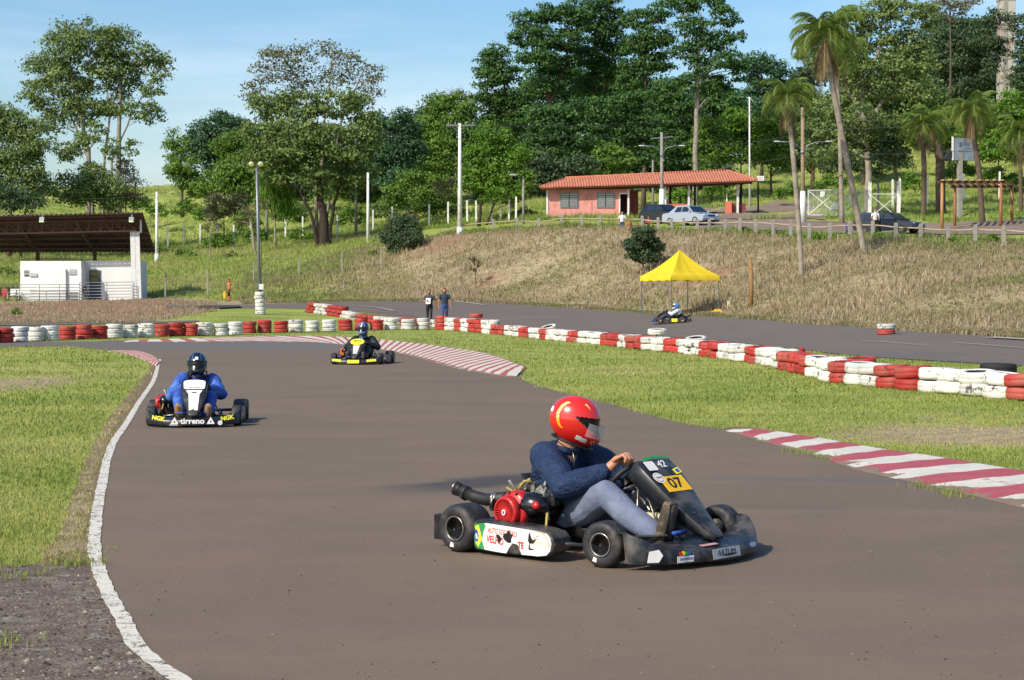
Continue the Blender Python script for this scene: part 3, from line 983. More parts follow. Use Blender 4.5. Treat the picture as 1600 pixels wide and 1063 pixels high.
# near row on the far bend: (px centre, py bottom, colour, levels)
ROW = [(-210, 540, 'W', 3), (-186, 540, 'R', 3), (-162, 539.5, 'R', 3), (-138, 539.5, 'R', 3), (-114, 539, 'W', 3), (-90, 538.5, 'W', 3), (-66, 538, 'W', 3), (-42, 537, 'R', 3), (-17, 536.5, 'R', 3), (8, 536, 'R', 3), (31, 535, 'W', 3), (55.5, 533.4, 'W', 3), (79.5, 533, 'W', 3), (105, 531.4, 'R', 3), (130, 530.6, 'R', 3), (154, 530, 'R', 3), (179, 529, 'W', 3), (204, 528.4, 'W', 3), (228, 527.8, 'W', 3), (251, 526.6, 'R', 3),
       (275, 526, 'R', 3), (298, 525.8, 'R', 3), (321, 525.2, 'W', 3), (345, 525, 'W', 3), (367, 524, 'W', 3), (390, 521, 'R', 3), (414, 520.8, 'R', 3), (438, 520, 'R', 3), (462, 519.8, 'W', 3), (488, 519, 'W', 3), (514, 518.8, 'W', 3), (539, 517, 'R', 3), (563, 516.6, 'R', 3), (588, 516.6, 'R', 3), (612, 516, 'W', 3), (637, 516, 'W', 3), (662, 515.6, 'W', 3), (690, 515.8, 'R', 4)]
for i, (px, py, key, nl) in enumerate(ROW):
    p = gp(px, py)
    p = p + Vector((p.x, p.y, 0)).normalized() * 0.30
    z = gz(p.x, p.y)
    dx, s = random.uniform(-.03, .03), random.uniform(0.97, 1.06)
    if nl == 3 and i % 4 == 1: s *= 0.96
    sh = (0.93 if i % 4 in (1, 3) else 1.02)
    for k in range(nl):
        put_tyre((p.x + dx + random.uniform(-.02, .02), p.y + random.uniform(-.02, .02), z + 0.175 * sh * k), key, f"{CN[key]} painted tyre, {LV[nl][k]} of the {nth(i + 1)} stack from the far bend's outer end", 'tyres stacked along the far bend', s, sh)
# long row beside the verge: front bottom line and colour bands by photo column
PATH = [(1720, 634), (1600, 627), (1495, 617), (1410, 609), (1325, 600), (1295, 592), (1250, 582), (1215, 574), (1183, 568), (1145, 563), (1112, 558), (1085, 554.5), (1060, 552), (1029, 549), (1000, 546), (960, 541), (932, 538), (898, 535), (872, 532.5), (841, 529), (802, 525), (764, 521.5), (730, 518.5), (703, 516.5)]
BANDS = [(1720, 'R'), (1572, 'W'), (1456, 'R'), (1394, 'W'), (1340, 'R'), (1316, 'W'), (1276, 'R'), (1232, 'W'), (1199, 'R'), (1168, 'W'), (1124, 'R'), (1102, 'W'), (1070, 'R'), (1048, 'W'), (1009, 'R'), (989, 'W'), (972, 'R'), (947, 'W'), (912, 'R'), (890, 'W'), (858, 'R'), (848, 'W'), (833, 'R'), (817, 'W'), (789, 'R'), (770, 'W'), (757, 'R'), (736, 'W'), (722, 'R'), (709, 'W')]
line = smooth_line([gp(x, y) for x, y in PATH], 6)
tot = arcpos(line)[-1]
ns = int(tot / 0.645)
for i, p2 in enumerate(even(line, ns)):
    d = Vector((p2.x, p2.y)).normalized()
    p = p2 + d * 0.3
    jx = random.uniform(-.05, .05)
    p = Vector((p.x + jx, p.y))
    z = gz(p.x, p.y)
    px, _ = proj((p.x, p.y - 0.2, z))
    key = [c for b, c in BANDS if b >= px - 4][-1] if px < 1716 else 'R'
    nl = 3 if px < 775 else 2
    s = random.uniform(0.97, 1.05)
    for k in range(nl):
        kk = key
        tl = None
        loc = (p.x + random.uniform(-.03, .03), p.y + random.uniform(-.02, .02), z + 0.196 * k)
        put_tyre(loc, kk, f"{CN[kk]} painted tyre, {LV[nl][k]} in the {nth(i + 1)} stack of the long barrier from its near end", 'tyres of the long barrier beside the verge', s * random.uniform(.97, 1.03), 1.06, (random.uniform(-.07, .07), random.uniform(-.09, .09), random.uniform(0, 6.28)))


def odd_tyre(px, py, Y, key, label, tilt=None, s=1.0, lift=0.0, ground=False):
    p = gp(px, py) if ground else at(px, py, Y)
    if ground: p = p + Vector((p.x, p.y, 0)).normalized() * 0.3; p.z = gz(p.x, p.y)
    return put_tyre((p.x, p.y, p.z + lift), key, label, 'loose tyres', s, 1.05, tilt)


odd_tyre(1027, 523.5, 59, 'W', 'white painted tyre lying alone behind and above the long barrier', (0.05, -0.08, 1))
odd_tyre(744, 496.5, 85, 'R', 'extra red tyre laid on top of the barrier where it bends')
odd_tyre(858, 517, 72, 'W', 'white tyre tipped up slantwise on top of the long barrier', (0.12, -0.30, 0.3))
odd_tyre(897, 531, 68.5, 'R', 'red tyre fallen slantwise against the front of the barrier', (0.5, -0.55, 0.2))
odd_tyre(872, 529, 70.5, 'W', 'white tyre slumped slantwise against the barrier beside a fallen red one', (0.4, -0.35, 0.8))
odd_tyre(1560, 585.5, 31.6, 'B', 'bare black tyre lying on top of the long barrier')
odd_tyre(1088, 537, 53.2, 'W', 'white tyre tilted on top of the barrier with its dark hole showing', (0.10, -0.14, 0.5))
odd_tyre(1238, 557.5, 42.5, 'R', 'dull red tyre laid out of line on the back of the barrier', (0.05, -0.12, 0.5))
odd_tyre(1345, 574, 36.5, 'R', 'dark red tyre lying loose on the back of the barrier', (0.03, -0.08, 0.5))
p = gp(1387, 524)
for k, key in enumerate('RW'):
    put_tyre((p.x, p.y + 0.3, gz(p.x, p.y + .3) + 0.19 * k), key, f"{'red tyre under a white one' if key == 'R' else 'white tyre on a red one'} beyond the straight, away from the barriers", 'tyre pair beyond the straight', 1.0, 1.0)
# furthest row, too many to tell apart: one mass
vs = []; fs = []; mi = []; nv = 0
src = [TYMESH['W'][k] for k in range(4)]
FAR = smooth_line([gp(486, 488.5), gp(510, 492), gp(535, 496), gp(560, 501), gp(585, 505), gp(610, 507.5), gp(640, 509), gp(670, 511), gp(700, 513)], 6)
nf_ = int(arcpos(FAR)[-1] / 0.6)
for i, p2 in enumerate(even(FAR, nf_)):
    for k in range(3 if i < nf_ * 0.35 else 2):
        me = src[(i * 3 + k) % 4]
        z = gz(p2.x, p2.y) + 0.185 * k
        off = Vector((p2.x + random.uniform(-.08, .08), p2.y + random.uniform(-.1, .1), z))
        for v in me.vertices: vs.append(tuple(v.co * 1.0 + off))
        for f in me.polygons: fs.append(tuple(j + nv for j in f.vertices)); mi.append(2 if f.material_index else (1 if (i // 3) % 2 == 0 else 0))
        nv += len(me.vertices)
me = bpy.data.meshes.new('painted_tyre_mass'); me.from_pydata(vs, [], fs); me.polygons.foreach_set('material_index', mi); me.polygons.foreach_set('use_smooth', [True] * len(fs))
o = link('painted_tyre_mass', me, [T_WHITE, T_RED, T_BLACK]); tag(o, 'far row of red and white painted tyres behind the near one', kind='stuff')
# the tyre sleeve round the floodlight mast
pm = gp(405, 492); pm = Vector((pm.x, pm.y + 0.3, 0)); pm.z = gz(pm.x, pm.y); MAST = pm
nsl = 6
for k in range(nsl):
    put_tyre((pm.x + random.uniform(-.03, .03), pm.y, pm.z + 0.195 * k), 'W', f"white tyre threaded on the floodlight mast, {('lowest', 'second from the ground', 'third from the ground', 'fourth from the ground', 'fifth from the ground', 'topmost')[k]}", 'white tyres round the floodlight mast', 0.86, 1.07)
# ---------------------------------------------------------------- text and decals
def text_mesh(body, size, bold=0.0, width=None, shear=0.0, spacing=1.0):
    cu = bpy.data.curves.new('lettering', 'FONT')
    cu.body = body; cu.size = size; cu.offset = bold; cu.shear = shear
    cu.align_x = 'CENTER'; cu.align_y = 'CENTER'; cu.extrude = 0.0006; cu.space_character = spacing
    cu.resolution_u = 4
    ob = bpy.data.objects.new('tmp_text', cu); COL.objects.link(ob)
    dg = bpy.context.evaluated_depsgraph_get()
    me = bpy.data.meshes.new_from_object(ob.evaluated_get(dg))
    bpy.data.objects.remove(ob); bpy.data.curves.remove(cu)
    if width:
        xs = [v.co.x for v in me.vertices]
        k = width / max(1e-6, max(xs) - min(xs))
        for v in me.vertices: v.co.x *= k
    return me


def basis(origin, xd, yd):
    x = Vector(xd).normalized(); z = x.cross(Vector(yd)).normalized(); y = z.cross(x)
    m = Matrix((x, y, z)).transposed().to_4x4(); m.translation = Vector(origin)
    return m


def put_text(body, size, mat, parent, origin, xd, yd, name='lettering', **kw):
    me = text_mesh(body, size, **kw)
    me.transform(basis(origin, xd, yd))
    return link(name, me, mat, parent)


def decal(pts2, mat, parent, origin, xd, yd, name='sticker', th=0.0015):
    m = basis(origin, xd, yd)
    mb = MB()
    zz = (m.to_3x3() @ Vector((0, 0, 1)))
    mb.poly([m @ Vector((x, y, 0)) for x, y in pts2], th, zz)
    return mb.build(name, mat, parent)


def rect(w, h, r=0.0, cx=0, cy=0, n=4):
    if r <= 0: return [(cx - w / 2, cy - h / 2), (cx + w / 2, cy - h / 2), (cx + w / 2, cy + h / 2), (cx - w / 2, cy + h / 2)]
    out = []
    for sx, sy, a0 in ((1, -1, -90), (1, 1, 0), (-1, 1, 90), (-1, -1, 180)):
        for k in range(n + 1):
            a = math.radians(a0 + 90 * k / n)
            out.append((cx + sx * (w / 2 - r) + r * math.cos(a), cy + sy * (h / 2 - r) + r * math.sin(a)))
    return out


def disc(rx, ry, cx=0, cy=0, n=20): return [(cx + rx * math.cos(2 * PI * k / n), cy + ry * math.sin(2 * PI * k / n)) for k in range(n)]


RUB = M('kart_tyre_rubber', '#222224', 0.25, 30, 0.62, bump=0.004, dirt='#4a443e', dirt_amt=0.35)
BLK = M('black_bodywork_plastic', '#1a1d22', 0.3, 14, 0.40, dirt='#514c48', dirt_amt=0.42, roughvar=0.16)
BLKM = M('black_matt_steel', '#1b1b1c', 0.3, 25, 0.55, 0.3, dirt='#4a4038', dirt_amt=0.3)
STEEL = M('bare_steel', '#9a9892', 0.2, 30, 0.35, 0.9, dirt='#5a4a38', dirt_amt=0.3)
ALU = M('cast_aluminium', '#a8a69f', 0.2, 40, 0.5, 0.75, bump=0.003, dirt='#3a3024', dirt_amt=0.4)
CHARC = M('dark_rim', '#1a1a1b', 0.3, 40, 0.42, 0.5, dirt='#574f46', dirt_amt=0.35)
ENGB = M('oily_engine_block', '#2a2826', 0.5, 30, 0.45, 0.6, bump=0.004, dirt='#6a5a40', dirt_amt=0.3)
ENGR = M('red_engine_paint', '#b01c1a', 0.15, 20, 0.4, coat=0.2, dirt='#5a2018', dirt_amt=0.2)
ENGO = M('orange_engine_paint', '#ea6a1e', 0.12, 20, 0.4)
SEATM = M('black_seat_shell', '#131314', 0.3, 20, 0.5, dirt='#3c3834', dirt_amt=0.3)
TANKW = M('milky_plastic_tank', '#cfccae', 0.08, 20, 0.35, dirt='#a59a70', dirt_amt=0.2)
HOSE = M('black_rubber_hose', '#1c1b1b', 0.2, 30, 0.55, dirt='#4a4640', dirt_amt=0.25)
YHOSE = M('yellowed_fuel_line', '#a8924a', 0.2, 30, 0.45)
BLUEP = M('blue_pedal_rubber', '#2a4aa0', 0.1, 20, 0.5)
WHITEV = M('white_vinyl', '#dcdad4', 0.06, 12, 0.45, dirt='#b0a898', dirt_amt=0.15)
REDV = M('red_vinyl', '#c4241f', 0.12, 60, 0.5)
YELV = M('yellow_vinyl', '#e2b018', 0.1, 20, 0.5)
YELP = M('bright_yellow_vinyl', '#e6dc2a', 0.1, 20, 0.5)
GRNV = M('green_vinyl', '#2f8a4a', 0.2, 30, 0.5)
BLUV = M('blue_vinyl', '#2f4f9e', 0.2, 30, 0.5)
BLKV = M('black_vinyl', '#151515', 0.2, 30, 0.5)
GREYV = M('grey_bodywork', '#b9bbbf', 0.1, 20, 0.4)
PINKV = M('washed_pink_vinyl', '#b88a8c', 0.15, 30, 0.55)
WRIM = M('pale_wheel_cover', '#b9bcc0', 0.1, 20, 0.45, 0.3)


def make_wheel(root, x, y, dia, wid, steer, rimmat, side, chalk=False):
    """side: -1 outer face towards -y"""
    R = dia / 2
    w = empty('wheel', (x, y, R)); w.parent = root; w.rotation_euler = (0, 0, steer)
    rr = R * 0.50
    prof = [(rr, -wid * .42), (rr + .012, -wid * .49), (R * .80, -wid * .5), (R * .93, -wid * .44), (R * .985, -wid * .34), (R, -wid * .15), (R, wid * .15), (R * .985, wid * .34), (R * .93, wid * .44), (R * .80, wid * .5), (rr + .012, wid * .49), (rr, wid * .42), (rr - .004, wid * .2), (rr - .004, -wid * .2)]
    mb = MB(); mb.lathe(prof, (0, 1, 0), n=48, closed=True)
    mb.build('tyre', RUB, w)
    mb = MB()
    o = side
    mb.lathe([(rr + .002, o * wid * .47), (rr - .006, o * wid * .485), (rr - .012, o * wid * .46), (rr - .018, o * wid * .2), (rr - .022, o * wid * .02), (.03, o * wid * .0), (.028, o * wid * .22), (.018, o * wid * .26), (0.001, o * wid * .26)], (0, 1, 0), n=36)
    for k in range(3):
        a = 2 * PI * k / 3 + .4
        mb.ball((math.cos(a) * .042, o * wid * .04, math.sin(a) * .042), .007, 1, 8, 5)
    mb.lathe([(rr + .0035, o * wid * .475), (rr + .0035, o * wid * .495), (rr - .004, o * wid * .497), (rr - .006, o * wid * .475)], (0, 1, 0), n=36, mi=1, closed=True)
    mb.build('rim', [rimmat, STEEL], w)
    if chalk:
        mb = MB()
        a0 = chalk
        pts = []
        for a, r in ((a0 - .13, R * .60), (a0 + .13, R * .60), (a0 + .17, R * .78), (a0 - .12, R * .80)):
            pts.append(Vector((math.cos(a) * r, o * (wid * .5 + .0015), math.sin(a) * r)))
        mb.poly(pts, .001, (0, o, 0)); mb.build('sticker', WHITEV, w)
    return w


def make_kart(loc, th, label, style, scale=1.0):
    root = empty('go_kart', loc, -th, label, 'go-kart', 'karts out on the circuit')
    root.scale = (scale,) * 3
    P = root
    detail = style.get('detail', 1)
    # chassis
    mb = MB()
    for s in (-1, 1):
        mb.tube([(-.66, s * .30, .075), (-.3, s * .31, .06), (.2, s * .30, .06), (.42, s * .20, .06), (.74, s * .19, .06)], .015, 10)
        mb.tube([(-.30, s * .31, .07), (-.28, s * .60, .08), (.16, s * .60, .08), (.20, s * .30, .06)], .012, 8)
        mb.tube([(-.28, s * .60, .11), (.17, s * .60, .11), (.30, s * .42, .09)], .010, 8, 1)
        mb.tube([(.42, s * .20, .07), (.52, s * .36, .10), (.52, s * .46, .13)], .016, 8)
        mb.tube([(.52, s * .40, .13), (.50, s * .22, .14), (.46, s * .04, .17)], .007, 6, 1)
        mb.ball((.52, s * .45, .13), .03, 0)
    mb.tube([(.74, -.19, .06), (.80, -.10, .06), (.80, .10, .06), (.74, .19, .06)], .015, 8)
    for x in (-.6, -.25, .2, .5): mb.tube([(x, -.30 if x < .3 else -.19, .06), (x, .30 if x < .3 else .19, .06)], .014, 8)
    mb.build('chassis', [BLKM, STEEL], P)
    mb = MB(); mb.box((.42, 0, .045), (.66, .38, .006)); mb.build('floor_tray', ALU, P)
    mb = MB(); mb.tube([(-.52, -.56, .14), (-.52, .56, .14)], .02, 12); mb.lathe([(.02, -.01), (.085, -.01), (.085, .01), (.02, .01)], (0, 1, 0), (-.52, .2, .14), 20)
    mb.lathe([(.02, -.004), (.10, -.004), (.10, .004), (.02, .004)], (0, 1, 0), (-.52, -.22, .14), 24)
    mb.build('rear_axle', STEEL, P)
    ro = style.get('rear_out', .66)
    for s in (-1, 1):
        make_wheel(P, .52, s * .54, .26, .13, math.radians(style.get('steer', 5)), style['rim'], s, -1.95 if (s < 0 and detail > 1) else False)
        make_wheel(P, -.52, s * (ro - .10), .285, .20, 0, style['rim'], s, -1.75 if (s < 0 and detail > 1) else False)
    # rear bumper
    mb = MB()
    mb.tube([(-.775, -.50, .12), (-.775, .50, .12)], .018, 8)
    for s in (-1, 1):
        mb.box((-.765, s * .53, .12), (.08, .06, .15)); mb.tube([(-.62, s * .28, .08), (-.775, s * .30, .12)], .013, 8)
    mb.build('rear_bumper', style.get('bump', BLKM), P, 0.012)
    # front fairing
    rings = []
    N = 33
    for i in range(N):
        y = -.575 + 1.15 * i / (N - 1)
        a = abs(y) / .575
        xf = .955 - .10 * a ** 2 - .14 * a ** 5
        lift = .0 + .07 * max(0, (a - .55) / .45) ** 1.5
        cen = max(0, 1 - (abs(y) / .17) ** 6) * .022
        top = .135 + lift - .015 * (1 - a)
        dep = .33 - .17 * a ** 1.5
        zb = .028 + .01 * a
        fin = max(0, (a - .70) / .30)
        top = .124 + .095 * fin ** 1.3 + .012 * a
        q_ = lambda dx, z: Vector((xf + dx, y, z))
        rings.append([q_(cen, zb), q_(cen + .004, zb + .03), q_(cen - .006, top - .035), q_(cen - .014, top - .026), q_(-.03, top - .020), q_(-dep * .5, top + .002 - .02 * a), q_(-dep, top + .008 - .035 * a), q_(-dep - .004, top - .006 - .035 * a),
                      q_(-dep * .5, top - .012 - .02 * a), q_(-.05, top - .034), q_(-.03, zb + .02), q_(-.08, zb)])
    mb = MB(); mb.loft(rings)
    fair = mb.build('front_fairing', style['fair'], P)
    es = fair.modifiers.new('edges', 'EDGE_SPLIT'); es.split_angle = math.radians(38)
    # nose panel
    sp = [(.365, .485, .115, .09), (.385, .535, .145, .10), (.43, .556, .160, .11), (.50, .505, .165, .11), (.60, .412, .150, .10), (.70, .318, .118, .085), (.80, .232, .085, .06), (.875, .172, .066, .035), (.905, .150, .045, .02)]
    rings = []
    for i, (x, z, w, fl) in enumerate(sp):
        a = sp[max(0, i - 1)]; b = sp[min(len(sp) - 1, i + 1)]
        d = Vector((b[0] - a[0], 0, b[1] - a[1])).normalized(); nrm = Vector((-d.z, 0, d.x))
        if nrm.z < 0: nrm = -nrm
        c = Vector((x, 0, z)); dn = Vector((-.55, 0, -.83))
        o_ = [c + Vector((0, -w, 0)) + dn * fl, c + Vector((0, -w, 0)) - nrm * .010, c + Vector((0, -w * .93, 0)), c + Vector((0, -w * .5, 0)) + nrm * .008, c + nrm * .010, c + Vector((0, w * .5, 0)) + nrm * .008, c + Vector((0, w * .93, 0)), c + Vector((0, w, 0)) - nrm * .010, c + Vector((0, w, 0)) + dn * fl]
        inn = [c + Vector((0, w - .006, 0)) + dn * fl, c + Vector((0, w - .007, 0)) - nrm * .016, c - nrm * .008, c + Vector((0, -w + .007, 0)) - nrm * .016, c + Vector((0, -w + .006, 0)) + dn * fl]
        rings.append(o_ + inn)
    mb = MB(); mb.loft(rings)
    nose = mb.build('nose_panel', style['nose'], P)
    # steering
    mb = MB()
    cen = Vector((.248, 0, .432)); ax = Vector((-.74, 0, .67)).normalized(); upx_ = Vector((.67, 0, .74)).normalized()
    tr = []
    for k in range(32):
        a = 2 * PI * k / 32
        fl = .88 if math.sin(a) < -.75 else 1.0
        tr.append(cen + Vector((0, 1, 0)) * math.cos(a) * .15 + upx_ * math.sin(a) * .135 * fl)
    mb.tube(tr, .0155, 10, 0, closed=True)
    for a in (0.2, PI - .2, -PI / 2): mb.tube([cen, cen + Vector((0, 1, 0)) * math.cos(a) * .145 + upx_ * math.sin(a) * .125], .011, 6, 0)
    mb.lathe([(.001, .01), (.045, .01), (.045, -.02), (.001, -.02)], ax, cen, 16)
    mb.build('steering_wheel', M('steering_wheel_rubber', '#171718', 0.3, 30, 0.6) if not bpy.data.materials.get('steering_wheel_rubber') else bpy.data.materials['steering_wheel_rubber'], P)
    mb = MB(); mb.tube([cen, (.47, 0, .20), (.50, 0, .10)], .01, 8)
    mb.tube([(.40, -.12, .06), (.38, -.07, .44)], .008, 6); mb.tube([(.40, .12, .06), (.38, .07, .44)], .008, 6)
    mb.tube([(.60, -.10, .07), (.44, -.10, .42)], .006, 6)
    mb.build('steering_column', STEEL, P)
    # seat
    sp = [(.15, .115, .16, .03), (.08, .06, .19, .09), (-.06, .045, .23, .26), (-.20, .06, .25, .33), (-.32, .13, .255, .29), (-.40, .25, .245, .22), (-.45, .36, .21, .11), (-.475, .43, .16, .02)]
    rings = []
    for i, (x, z, w, fl) in enumerate(sp):
        a = sp[max(0, i - 1)]; b = sp[min(len(sp) - 1, i + 1)]
        d = Vector((b[0] - a[0], 0, b[1] - a[1])).normalized(); n = Vector((d.z, 0, -d.x))
        if n.x < 0 and n.z < 0: n = -n
        c = Vector((x, 0, z)); o_ = []
        for v in (-1, -.97, -.8, -.4, 0, .4, .8, .97, 1):
            o_.append(c + Vector((0, v * w, 0)) + n * (fl * max(0, (abs(v) - .7) / .3) ** 1.3))
        inn = [p - n * .008 + Vector((0, -.006 * (1 if p.y > 0 else -1), 0)) for p in reversed(o_)]
        rings.append(o_ + inn)
    mb = MB(); mb.loft(rings); mb.build('seat', SEATM, P)
    mb = MB(); mb.tube([(-.42, .17, .33), (-.55, .24, .16), (-.58, .27, .08)], .009, 6); mb.tube([(-.42, -.17, .33), (-.55, -.24, .16), (-.58, -.27, .08)], .009, 6); mb.build('seat_stay', STEEL, P)
    # tank, pedals
    mb = MB(); mb.box((.46, 0, .16), (.20, .17, .19), taper=.82); mb.build('fuel_tank', TANKW, P, 0.03, 4).data
    mb = MB(); mb.lathe([(.001, .02), (.028, .02), (.028, 0), (.001, 0)], (0, 0, 1), (.44, 0, .255), 14); mb.build('tank_cap', BLKV, P)
    for s in (-1, 1):
        mb = MB(); mb.tube([(.70, s * .10, .05), (.735, s * .12, .13), (.735, s * .16, .17)], .008, 6); mb.tube([(.735, s * .09, .175), (.735, s * .21, .175)], .011, 8, 1)
        mb.build('pedal', [BLKM, BLUEP], P)
    if detail > 0:
        mb = MB(); mb.tube([(.72, -.24, .165), (.60, -.26, .15), (.42, -.27, .13), (.30, -.26, .10)], .009, 6); mb.tube([(.72, .24, .165), (.60, .26, .15), (.42, .27, .13)], .009, 6); mb.build('fairing_bar', BLKM, P)
    # engine on the driver's right
    e = empty('engine', (0, 0, 0)); e.parent = P
    ex, ey = -.27, -.365
    e.scale = (1.0, 1.0, 1.04); e.location = (.0, -.005, -.008)
    hx = ex - .03
    mb = MB()
    mb.box((ex + .02, ey + .03, .15), (.24, .20, .17))
    mb.box((ex + .08, ey + .03, .20), (.10, .16, .20), rot=Matrix.Rotation(math.radians(25), 3, 'Y'))
    for k in range(7): mb.box((ex + .05 + .016 * k, ey + .03, .17 + .012 * k), (.006, .19, .16), 1, Matrix.Rotation(math.radians(25), 3, 'Y'))
    mb.box((ex - .02, ey + .05, .055), (.34, .22, .02), 1)
    mb.box((ex + .15, ey - .06, .30), (.07, .06, .07), 1, Matrix.Rotation(math.radians(20), 3, 'Y'))
    mb.lathe([(.001, .03), (.05, .03), (.05, -.03), (.001, -.03)], (0, 1, 0), (ex + .02, ey - .10, .20), 20, 0)
    mb.build('engine_block', [ENGB, ALU], e, 0.006)
    # recoil cover with radial slots
    fm = style.get('engine', ENGR)
    fx, fz = ex + .025, .245
    mb = MB()
    mb.lathe([(.092, .0), (.090, -.035), (.084, -.048), (.076, -.052), (.070, -.050), (.070, -.038), (.074, -.02), (.074, .0)], (0, 1, 0), (fx, ey - .125, fz), 44, 0, closed=True)
    mb.lathe([(.001, .0), (.073, .0), (.073, -.030), (.001, -.030)], (0, 1, 0), (fx, ey - .125, fz), 32, 1)
    for k in range(26):
        a = 2 * PI * k / 26
        mb.box((fx + math.cos(a) * .047, ey - .168, fz + math.sin(a) * .047), (.052, .010, .0062), 0, Matrix.Rotation(-a, 3, 'Y'))
    mb.lathe([(.001, -.030), (.025, -.030), (.025, -.048), (.019, -.054), (.001, -.054)], (0, 1, 0), (fx, ey - .125, fz), 20, 0)
    mb.build('recoil_cover', [fm, BLKV], e)
    mb = MB(); mb.poly([Vector((fx + x, ey - .1798, fz + z)) for x, z in disc(.014, .017, n=10)], -.001, (0, 1, 0)); mb.poly([Vector((fx + x, ey - .1806, fz + z)) for x, z in disc(.007, .010, n=8)], -.001, (0, 1, 0), 1); mb.build('badge', [WHITEV, BLUV], e)
    mb = MB()
    mb.lathe([(.001, .02), (.100, .02), (.105, 0), (.105, -.055), (.092, -.075), (.001, -.075)], (0, 1, 0), (fx + .022, ey - .055, fz + .016), 36, 0)
    for k in range(6): mb.box((fx + .124, ey - .09, fz - .06 + .02 * k), (.008, .05, .007), 1)
    for a in (.6, 1.2, 1.8, 2.4): mb.ball((fx + .022 + math.cos(a) * .094, ey - .128, fz + .016 + math.sin(a) * .094), .010, 1, 6, 5)
    mb.build('fan_housing', [fm, BLKV], e)
    # rounded black cowl over the cylinder
    mb = MB(); mb.ball((ex + .135, ey - .05, .285), (.115, .085, .075), 0, 20, 12); mb.box((ex + .08, ey - .02, .27), (.16, .16, .10), 0)
    mb.build('cylinder_cowl', M('gloss_black_cowl', '#101114', 0.2, 20, 0.22, coat=0.5) if not bpy.data.materials.get('gloss_black_cowl') else bpy.data.materials['gloss_black_cowl'], e, 0.02, 3)
    mb = MB(); mb.lathe([(.001, .03), (.022, .028), (.022, -.01), (.001, -.01)], (.3, -.9, .3), (ex + .225, ey - .11, .29), 14); mb.build('spark_plug_cap', ENGR, e)
    # intake hose and filter at the back
    hz = .30
    mb = MB()
    mb.tube([(hx - .10, ey + .02, .30), (hx - .20, ey + .03, .285), (hx - .28, ey + .035, .277), (hx - .37, ey + .03, .288), (hx - .43, ey + .02, .305)], [.038, .036, .037, .036, .034], 16)
    mb.tube([(hx - .425, ey + .02, .303), (hx - .45, ey + .02, .311)], .044, 16); mb.tube([(hx - .455, ey + .02, .312), (hx - .465, ey + .02, .316)], .040, 16)
    mb.build('exhaust_hose', HOSE, e)
    mb = MB(); mb.tube([(hx - .465, ey + .02, .316), (hx - .510, ey + .01, .330)], [.036, .044], 12); mb.lathe([(.036, 0), (.044, .004), (.036, .008)], (-.9, -.1, .3), (hx - .508, ey + .01, .330), 14, 1)
    mb.build('exhaust_tip', [BLKM, STEEL], e)
    mb = MB()
    for q in (0, .022): mb.tube([(hx - .175 - q, ey + .03, .287), (hx - .187 - q, ey + .03, .286)], .043, 16, 0)
    mb.box((hx - .18, ey - .02, .26), (.02, .025, .07), 0); mb.tube([(hx - .19, ey - .03, .24), (hx - .17, ey - .03, .30)], .006, 6)
    mb.build('hose_clamp', STEEL, e)
    # carburettor clutter on top
    mb = MB()
    mb.box((ex - .02, ey + .08, .335), (.16, .12, .03), 1)
    mb.box((ex + .05, ey + .06, .37), (.05, .05, .06), 0); mb.lathe([(.001, .03), (.028, .03), (.03, 0), (.02, -.03), (.001, -.03)], (0, 0, 1), (ex + .02, ey + .03, .385), 14, 0)
    mb.tube([(ex + .10, ey + .05, .37), (ex + .16, ey + .04, .33), (ex + .21, ey + .02, .34)], .012, 8, 0)
    mb.tube([(ex + .22, ey + .0, .20), (ex + .20, ey - .01, .42)], .006, 6, 0); mb.tube([(ex + .14, ey - .02, .32), (ex + .28, ey + .02, .39)], .005, 6, 0)
    mb.ball((ex + .20, ey - .01, .40), .013, 0, 8, 6); mb.box((ex + .24, ey + .02, .31), (.05, .05, .05), 1)
    rq = random.Random(5)
    for k in range(16):
        p0 = Vector((ex + rq.uniform(-.03, .20), ey + rq.uniform(-.05, .09), rq.uniform(.31, .375)))
        if k % 3 == 0: mb.box(p0, (rq.uniform(.02, .05), rq.uniform(.02, .04), rq.uniform(.015, .04)), k % 2, Matrix.Rotation(rq.uniform(-.6, .6), 3, 'Y'))
        elif k % 3 == 1: mb.tube([p0, p0 + Vector((rq.uniform(-.05, .06), rq.uniform(-.04, .04), rq.uniform(.0, .05)))], rq.uniform(.005, .011), 8, k % 2)
        else: mb.lathe([(.001, .014), (.012, .012), (.014, -.006), (.001, -.01)], (rq.uniform(-.4, .4), -.6, .6), p0, 10, k % 2)
    for k in range(9): mb.lathe([(.009, 0), (.013, .003), (.009, .006)], (.2, 0, 1), (ex + .20 + .002 * k, ey - .03, .30 + .009 * k), 10, 0)
    mb.build('carburettor', [ALU, BLKM], e, 0.003)
    mb = MB()
    mb.tube([(ex - .13, ey + .02, .36), (ex - .06, ey, .345), (ex + .0, ey - .01, .37), (ex + .03, ey, .41), (ex + .06, ey + .03, .405)], .007, 8)
    mb.tube([(ex - .10, ey + .06, .35), (ex - .02, ey + .05, .40), (ex + .04, ey + .04, .42)], .006, 8)
    mb.tube([(ex + .26, ey - .06, .25), (ex + .27, ey - .08, .18), (ex + .25, ey - .09, .10)], .008, 8)
    mb.tube([(ex + .10, ey - .02, .36), (ex + .16, ey - .05, .34), (ex + .20, ey - .03, .30)], .005, 6)
    mb.build('fuel_line', YHOSE, e)
    mb = MB(); mb.lathe([(.001, .11), (.05, .11), (.055, .09), (.055, -.09), (.05, -.11), (.001, -.11)], (1, 0, 0), (ex - .02, ey + .20, .26), 18); mb.tube([(ex + .1, ey + .20, .26), (ex + .17, ey + .12, .24), (ex + .14, ey + .06, .22)], .016, 8); mb.build('muffler', BLKM, e)
